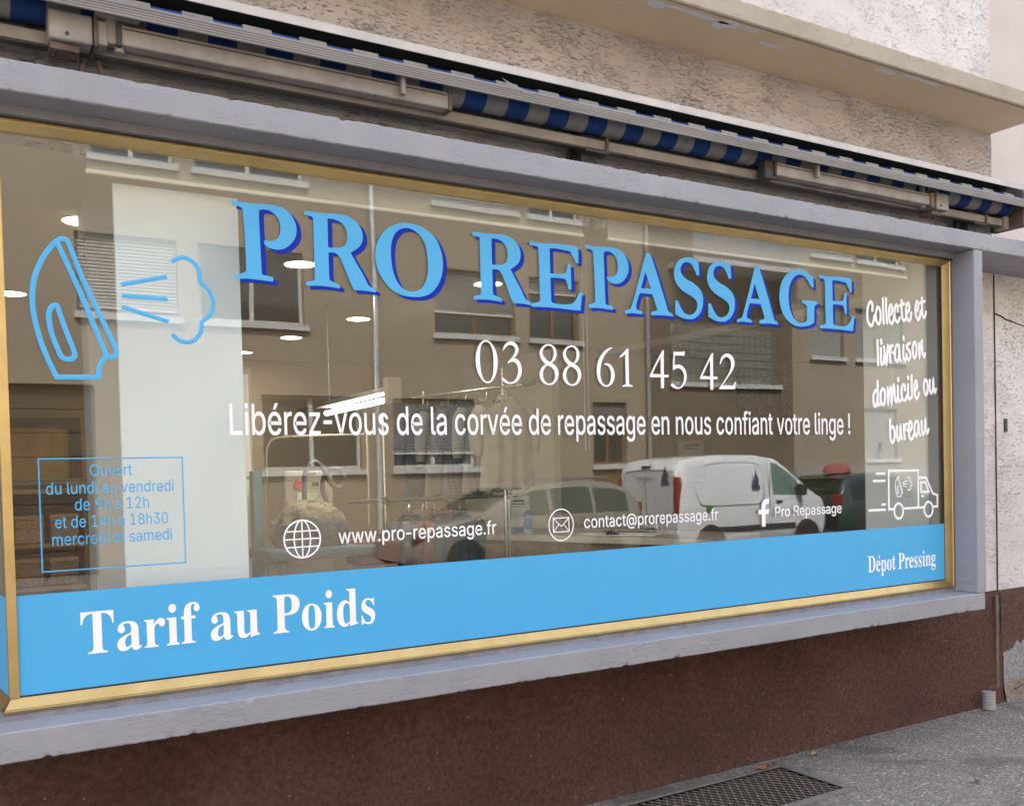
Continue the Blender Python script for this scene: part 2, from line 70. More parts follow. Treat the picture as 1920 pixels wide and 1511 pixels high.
STROKES = {"collecte":[[[43996,23789,44007,23864,44021,23940,44030,24015,44025,24087,44007,24143,43976,24203,43937,24250,43895,24269,43844,24251,43784,24206,43728,24149,43689,24093,43647,23991,43620,23886,43602,23780,43590,23674,43582,23570,43579,23466,43585,23363,43603,23263,43625,23198,43658,23133,43702,23073,43754,23021,43791,23000,43842,22985,43893,22979,43932,22987,43985,23034,44029,23097,44065,23166,44095,23234,44121,23308,44139,23383,44154,23459,44170,23534],0],[[44475,24028,44430,23967,44383,23905,44340,23843,44311,23780,44288,23691,44276,23601,44274,23511,44280,23423,44293,23355,44316,23287,44348,23223,44387,23162,44414,23136,44452,23110,44491,23094,44522,23096,44567,23136,44609,23196,44642,23263,44663,23327,44682,23431,44689,23537,44686,23642,44673,23744,44656,23811,44628,23877,44590,23937,44542,23988,44513,23999,44472,23999,44427,23995,44384,23993],0],[[44896,24504,44896,24318,44897,24131,44898,23945,44901,23759,44907,23610,44916,23462,44925,23313,44934,23165],0],[[45158,24538,45155,24347,45152,24156,45150,23966,45154,23776,45163,23630,45178,23486,45194,23341,45210,23196],0],[[45474,23646,45513,23670,45555,23693,45592,23718,45615,23746,45645,23827,45664,23912,45673,23997,45669,24079,45654,24126,45624,24175,45588,24212,45556,24222,45516,24192,45473,24135,45436,24066,45412,24002,45389,23890,45377,23776,45374,23663,45379,23551,45387,23474,45403,23397,45428,23324,45465,23256,45495,23229,45540,23204,45587,23190,45626,23191,45664,23218,45696,23262,45723,23314,45746,23363,45776,23439,45800,23516,45822,23593,45846,23670],0],[[46131,23899,46136,23961,46143,24023,46146,24083,46137,24141,46117,24180,46086,24220,46051,24249,46022,24254,45979,24214,45936,24149,45900,24074,45876,24003,45858,23898,45852,23791,45855,23685,45867,23581,45881,23519,45905,23458,45937,23399,45978,23347,46006,23328,46045,23312,46086,23304,46118,23310,46172,23356,46220,23417,46265,23484,46311,23548],0],[[46474,24512,46474,24349,46474,24186,46475,24024,46483,23862,46489,23770,46499,23678,46516,23588,46545,23502,46569,23468,46606,23434,46648,23409,46685,23405,46729,23431,46772,23477,46813,23532,46855,23582],0],[[46302,24213,46403,24250,46504,24287,46605,24324,46707,24362],0],[[46981,23894,47022,23934,47066,23974,47105,24014,47128,24056,47140,24124,47140,24194,47129,24263,47110,24329,47089,24364,47055,24401,47020,24426,46993,24427,46952,24375,46915,24298,46885,24212,46867,24130,46856,24016,46854,23901,46862,23787,46881,23675,46901,23612,46932,23551,46972,23493,47019,23440,47043,23425,47078,23414,47113,23410,47137,23417,47178,23461,47211,23517,47239,23578,47262,23638,47281,23699,47293,23761,47304,23823,47315,23885],0]],"et":[[[47750,23975,47791,24015,47835,24055,47874,24096,47899,24138,47923,24215,47936,24294,47939,24372,47930,24447,47911,24487,47877,24529,47840,24559,47812,24561,47770,24507,47733,24426,47703,24333,47684,24246,47673,24138,47671,24030,47680,23923,47699,23818,47719,23751,47751,23684,47791,23622,47838,23566,47862,23554,47898,23548,47934,23549,47959,23558,48001,23605,48035,23662,48062,23722,48086,23781,48105,23843,48118,23906,48128,23968,48140,24031],0],[[48254,24793,48257,24666,48259,24539,48262,24412,48267,24286,48271,24170,48275,24053,48284,23938,48306,23826,48324,23785,48354,23743,48390,23710,48425,23695,48457,23706,48493,23736,48527,23774,48550,23811,48572,23864,48585,23919,48594,23975,48604,24030],0],[[48101,24490,48205,24524,48310,24558,48414,24592,48519,24627],0]],"livraison":[[[44388,22197,44390,22060,44392,21923,44394,21785,44398,21648,44404,21455,44411,21262,44418,21069,44425,20876],0],[[44689,22242,44694,22194,44700,22146,44706,22098,44712,22049],0],[[44673,21779,44669,21638,44663,21496,44660,21354,44660,21212,44661,21132,44663,21047,44674,20971,44699,20916,44730,20912,44780,20927,44830,20953,44861,20981,44895,21073,44913,21172,44924,21273,44938,21373],0],[[44927,21881,44947,21754,44966,21628,44986,21502,45007,21376,45026,21248,45046,21108,45067,20991,45089,20930,45108,20955,45129,21036,45150,21140,45165,21233,45191,21421,45212,21609,45231,21797,45251,21985],0],[[45388,21902,45397,21790,45407,21678,45416,21566,45424,21453,45429,21356,45432,21258,45435,21161,45438,21063],0],[[45450,21604,45472,21699,45490,21795,45514,21887,45551,21970,45571,21980,45604,21980,45642,21977,45677,21976],0],[[45659,21583,45711,21601,45764,21618,45817,21636,45870,21653],0],[[46183,22030,46131,22031,46076,22036,46027,22035,45995,22021,45939,21940,45896,21847,45865,21748,45847,21652,45837,21545,45839,21437,45855,21331,45884,21231,45911,21194,45958,21156,46008,21132,46045,21132,46094,21182,46136,21257,46170,21343,46193,21425,46213,21580,46221,21753,46223,21892,46228,21941,46233,21861,46234,21693,46240,21489,46260,21307,46277,21271,46307,21238,46342,21207,46375,21175],0],[[46584,22049,46576,21881,46565,21712,46560,21545,46569,21380,46584,21325,46613,21266,46648,21220,46683,21202,46718,21223,46755,21273,46793,21335,46830,21390],0],[[46594,22504,46599,22467,46604,22429,46609,22391,46614,22354],0],[[47158,22198,47100,22174,47041,22150,46986,22125,46941,22096,46906,22060,46879,22019,46863,21977,46866,21940,46903,21895,46963,21854,47027,21813,47077,21767,47120,21703,47157,21635,47182,21566,47190,21497,47179,21437,47151,21374,47112,21317,47066,21278,47029,21274,46980,21286,46932,21308,46900,21332,46877,21379,46867,21433,46864,21489,46857,21544],0],[[47568,22279,47519,22216,47467,22153,47422,22090,47394,22026,47379,21927,47380,21827,47392,21727,47409,21628,47427,21549,47454,21464,47487,21393,47524,21358,47559,21373,47603,21423,47645,21488,47673,21548,47702,21647,47722,21748,47732,21850,47730,21949,47718,22021,47694,22092,47659,22160,47615,22220,47590,22233,47553,22238,47511,22240,47471,22244],0],[[47930,22235,47940,22128,47951,22021,47961,21914,47969,21806,47974,21687,47976,21553,47979,21446,47985,21407,47994,21463,48006,21586,48021,21735,48043,21871,48078,22008,48121,22158,48165,22281,48200,22341,48217,22307,48226,22208,48233,22084,48241,21973,48247,21872,48251,21770,48260,21670,48281,21573,48302,21538,48336,21501,48373,21475,48401,21470,48426,21501,48445,21554,48461,21617,48479,21674],0]],"domicile":[[[44215,19501,44165,19457,44113,19415,44066,19371,44036,19324,44005,19226,43988,19125,43982,19022,43983,18921,43990,18854,44005,18786,44030,18721,44064,18664,44090,18646,44130,18633,44170,18628,44195,18637,44238,18711,44271,18799,44295,18893,44313,18984,44330,19114,44339,19244,44343,19374,44346,19504,44348,19626,44348,19749,44346,19871,44344,19993],0],[[44337,19100,44342,19004,44344,18905,44351,18811,44372,18726,44388,18718,44417,18719,44451,18724,44482,18728],0],[[44790,19601,44739,19557,44685,19514,44639,19470,44609,19423,44582,19324,44569,19222,44568,19119,44577,19018,44593,18941,44619,18861,44656,18789,44703,18731,44735,18723,44783,18728,44830,18742,44859,18763,44900,18842,44928,18930,44946,19022,44956,19112,44961,19207,44958,19303,44946,19398,44920,19488,44895,19523,44856,19555,44810,19584,44768,19615],0],[[45169,19668,45177,19538,45186,19407,45194,19276,45202,19146,45205,19040,45208,18920,45211,18827,45216,18797,45225,18864,45234,18994,45248,19150,45272,19293,45307,19408,45355,19535,45403,19637,45437,19675,45456,19623,45464,19508,45467,19367,45472,19239,45481,19099,45489,18944,45497,18820,45507,18773,45517,18835,45528,18974,45542,19144,45564,19299,45595,19443,45636,19602,45677,19730,45710,19784,45730,19731,45744,19604,45755,19446,45766,19303,45773,19215,45777,19125,45785,19038,45804,18953,45819,18931,45845,18909,45873,18895,45893,18896,45928,18941,45957,19001,45984,19068,46012,19132],0],[[46071,19764,46065,19606,46056,19448,46051,19290,46057,19133,46066,19066,46082,18995,46108,18935,46143,18900,46178,18907,46226,18940,46278,18983,46328,19021],0],[[46090,20189,46091,20159,46093,20130,46095,20101,46096,20072],0],[[46637,19557,46642,19617,46650,19677,46652,19737,46643,19793,46624,19823,46593,19854,46558,19876,46530,19878,46486,19844,46444,19790,46409,19728,46388,19669,46368,19552,46359,19433,46363,19314,46377,19198,46394,19142,46423,19086,46462,19035,46510,18995,46549,18982,46603,18978,46656,18983,46694,18998,46742,19054,46777,19122,46806,19196,46838,19266],0],[[46944,19889,46937,19733,46928,19578,46924,19422,46930,19268,46940,19210,46958,19148,46985,19095,47018,19063,47045,19067,47081,19092,47121,19125,47159,19154],0],[[46954,20318,46955,20288,46957,20259,46958,20229,46960,20200],0],[[47256,20401,47256,20245,47255,20090,47255,19934,47256,19779,47260,19623,47265,19468,47270,19312,47275,19157],0],[[47540,19548,47587,19585,47636,19622,47680,19660,47707,19701,47726,19773,47732,19849,47726,19925,47714,19999,47700,20033,47674,20069,47646,20096,47623,20100,47585,20064,47548,20006,47518,19938,47501,19874,47489,19756,47488,19636,47497,19517,47514,19399,47528,19328,47551,19257,47583,19190,47625,19134,47652,19122,47694,19119,47737,19124,47765,19136,47807,19195,47836,19264,47861,19336,47889,19407],0]],"ou":[[[48497,20200,48456,20147,48412,20094,48374,20041,48350,19986,48331,19889,48324,19791,48328,19693,48342,19596,48361,19522,48392,19444,48432,19375,48478,19330,48511,19331,48555,19355,48598,19389,48623,19423,48654,19517,48672,19616,48680,19716,48679,19815,48672,19900,48657,19986,48631,20068,48591,20142,48564,20160,48521,20169,48472,20175,48426,20183],0],[[48879,20181,48872,20052,48863,19924,48859,19795,48868,19669,48883,19598,48911,19523,48945,19460,48982,19431,49019,19447,49065,19495,49106,19557,49131,19615,49160,19798,49175,20002,49183,20170,49192,20250,49201,20202,49206,20064,49214,19892,49230,19738,49244,19663,49265,19582,49292,19515,49321,19483,49348,19501,49380,19555,49413,19622,49446,19683],0]],"bureau":[[[45352,17896,45347,17736,45342,17576,45338,17415,45338,17255,45338,17145,45340,17034,45349,16924,45373,16818,45398,16762,45438,16704,45484,16658,45526,16642,45572,16665,45619,16718,45661,16784,45688,16846,45714,16946,45727,17050,45729,17153,45720,17255,45704,17328,45676,17403,45638,17470,45591,17518,45561,17520,45520,17504,45475,17480,45432,17459],0],[[45930,17549,45924,17417,45915,17284,45911,17152,45919,17021,45934,16943,45959,16859,45992,16790,46026,16757,46061,16775,46104,16829,46143,16898,46167,16962,46195,17141,46209,17340,46217,17505,46227,17579,46234,17527,46238,17385,46245,17208,46261,17050,46275,16998,46297,16946,46323,16895,46347,16844],0],[[46503,17640,46511,17529,46520,17418,46529,17308,46538,17197,46547,17109,46557,17020,46567,16932,46576,16843],0],[[46573,17315,46599,17397,46623,17480,46651,17562,46686,17640,46702,17658,46727,17672,46754,17686,46780,17700],0],[[46795,17345,46855,17317,46917,17284,46975,17259,47024,17257,47079,17288,47128,17342,47166,17404,47191,17465,47205,17538,47206,17615,47195,17690,47174,17761,47155,17785,47121,17808,47085,17822,47060,17820,47017,17769,46981,17701,46953,17626,46938,17553,46930,17427,46935,17301,46949,17174,46973,17049,46992,16983,47022,16915,47060,16854,47107,16812,47142,16808,47190,16822,47238,16845,47271,16871,47306,16925,47330,16985,47348,17047,47369,17108],0],[[47736,17824,47684,17820,47629,17817,47580,17810,47548,17793,47505,17728,47476,17652,47458,17573,47448,17495,47444,17398,47449,17300,47463,17203,47486,17108,47505,17069,47537,17028,47572,16997,47600,16989,47637,17019,47672,17073,47702,17137,47722,17198,47753,17356,47774,17532,47790,17676,47805,17735,47813,17676,47815,17532,47821,17356,47840,17198,47857,17159,47887,17121,47922,17085,47954,17048],0],[[48090,17856,48090,17721,48087,17586,48089,17451,48102,17318,48120,17246,48149,17167,48183,17104,48215,17078,48248,17104,48284,17167,48317,17246,48339,17318,48370,17502,48392,17705,48409,17872,48424,17949,48433,17895,48436,17750,48443,17570,48460,17408,48479,17332,48507,17250,48540,17183,48573,17153,48603,17176,48634,17236,48666,17311,48698,17379],0]],"iron":[[[3976,23493,3939,23483,3901,23468,3865,23447,3832,23421,3752,23342,3675,23258,3602,23169,3535,23077,3465,22970,3400,22859,3341,22744,3288,22628,3228,22485,3173,22340,3126,22193,3089,22045,3061,21889,3042,21732,3031,21574,3027,21418,3029,21276,3039,21135,3054,20994,3074,20855,3105,20671,3142,20488,3183,20306,3229,20126,3270,19984,3315,19843,3365,19703,3416,19565,3473,19420,3534,19277,3596,19133,3657,18990,3814,18993,3973,18996,4132,18999,4291,19003,4452,19007,4614,19012,4776,19018,4939,19023,4939,19086,4938,19150,4940,19213,4948,19275,4963,19336,4983,19397,5009,19456,5037,19512,5067,19565,5100,19616,5138,19662,5180,19694,5232,19705,5289,19701,5348,19695,5401,19703,5433,19723,5464,19753,5488,19789,5505,19826,5513,19868,5513,19914,5506,19959,5494,20002,5379,20293,5257,20581,5133,20866,5010,21150,4882,21447,4754,21742,4629,22037,4510,22334,4420,22585,4338,22838,4257,23092,4171,23341,4157,23376,4140,23410,4120,23441,4096,23465,4070,23480,4040,23490,4008,23495],1],[[3829,23335,3994,22929,4160,22522,4326,22112,4488,21696,4664,21224,4837,20747,5009,20266,5183,19782],0],[[3683,21322,3647,21304,3609,21274,3575,21238,3549,21199,3524,21138,3504,21072,3493,21004,3489,20938,3493,20809,3505,20681,3524,20553,3549,20428,3583,20299,3624,20172,3669,20046,3715,19921,3740,19845,3765,19768,3796,19697,3836,19639,3879,19609,3932,19589,3990,19580,4045,19578,4089,19585,4135,19601,4177,19625,4207,19654,4221,19691,4225,19736,4221,19784,4212,19828,4170,19972,4121,20113,4069,20254,4020,20396,3971,20551,3923,20706,3876,20861,3830,21017,3814,21081,3799,21147,3782,21211,3760,21270,3746,21291,3726,21310,3704,21321],1]],"steam":[[[5732,22142,6099,22238,6470,22336,6846,22434,7227,22533],0],[[5747,21771,6109,21768,6474,21765,6844,21762,7219,21759],0],[[5735,21404,6103,21303,6476,21200,6853,21096,7234,20991],0],[[7390,23062,7480,23112,7570,23166,7660,23211,7749,23235,7841,23232,7935,23211,8025,23174,8103,23128,8168,23071,8224,23001,8270,22922,8305,22839,8326,22746,8333,22646,8335,22544,8340,22442,8413,22381,8488,22322,8558,22259,8617,22187,8672,22091,8719,21986,8753,21876,8768,21765,8763,21654,8739,21539,8701,21426,8650,21323,8590,21248,8513,21183,8429,21121,8349,21058,8340,20963,8333,20867,8321,20774,8295,20685,8254,20604,8202,20526,8141,20456,8075,20397,8013,20359,7944,20332,7872,20316,7803,20310,7734,20315,7665,20332,7599,20357,7538,20388,7484,20427,7434,20474,7386,20524,7338,20572],0]],"vanbody":[[[45574,12962,45140,12968,45170,15100,47731,15061,47705,12988],0],[[46396,12966,48221,12968],0],[[49025,12974,49412,12972,49425,13610,49001,13739,48417,14643,47800,14645],0],[[47953,14389,48352,14391,48640,13839,47961,13848],1],[[47976,13608,48030,13606,48085,13604,48140,13602,48195,13600],0]],"vanwheel":[[[46355,12831,46346,12750,46322,12671,46286,12602,46236,12538,46179,12490,46109,12452,46038,12433,45962,12427,45886,12440,45817,12466,45749,12510,45695,12562,45648,12630,45616,12702,45596,12782,45591,12863,45600,12944,45623,13022,45659,13091,45709,13155,45765,13203,45834,13241,45905,13261,45981,13267,46057,13255,46127,13230,46195,13186,46249,13134,46297,13066,46329,12994,46349,12913],1],[[48981,12823,48972,12742,48949,12664,48913,12595,48862,12531,48806,12484,48736,12446,48666,12426,48589,12420,48513,12433,48444,12459,48376,12503,48323,12555,48275,12622,48243,12694,48223,12774,48218,12854,48227,12934,48250,13013,48286,13081,48336,13145,48391,13192,48461,13230,48531,13251,48607,13257,48683,13245,48753,13220,48821,13176,48875,13124,48923,13056,48956,12985,48976,12904],1]],"speed":[[[44088,14957,44281,14954,44476,14952,44671,14950,44866,14947],0],[[43840,14566,44097,14562,44355,14558,44615,14555,44876,14551],0],[[44511,13262,44599,13260,44688,13259,44776,13257,44865,13256],0],[[43420,12978,43776,12976,44134,12973,44495,12970,44858,12967],0]],"smalliron":[[[45957,14751,45977,14748,45999,14731,46019,14709,46032,14687,46117,14489,46198,14288,46273,14087,46340,13886,46340,13870,46331,13853,46317,13838,46300,13826,46282,13822,46259,13822,46237,13822,46223,13816,46206,13780,46196,13740,46189,13697,46181,13656,45856,13655,45823,13748,45788,13842,45756,13935,45731,14029,45719,14103,45712,14177,45712,14252,45719,14325,45734,14400,45756,14474,45785,14547,45821,14618,45847,14658,45881,14697,45920,14730],1],[[45936,14652,46013,14468,46090,14284,46167,14099,46245,13914],0],[[45869,14210,45876,14217,45891,14223,45906,14225,45915,14221,45947,14139,45977,14050,46000,13960,46014,13872,46009,13854,45994,13836,45974,13821,45955,13812,45941,13813,45923,13819,45908,13828,45898,13839,45883,13883,45874,13930,45868,13978,45864,14025,45861,14072,45859,14120,45861,14166],1],[[46352,14419,46449,14445,46546,14470,46643,14495,46740,14521],0],[[46350,14332,46446,14330,46543,14327,46639,14325,46736,14322],0],[[46348,14246,46444,14218,46540,14191,46636,14163,46732,14135],0],[[46763,14657,46793,14667,46823,14678,46853,14686,46880,14687,46913,14676,46946,14659,46975,14637,46995,14614,47005,14585,47005,14552,47004,14519,47012,14489,47032,14469,47061,14450,47089,14432,47108,14412,47119,14375,47123,14337,47121,14298,47112,14262,47095,14236,47069,14213,47042,14189,47024,14164,47021,14133,47027,14099,47031,14067,47021,14040,46993,14016,46951,13995,46906,13980,46864,13975,46834,13983,46806,14002,46778,14026,46749,14048],0]]}
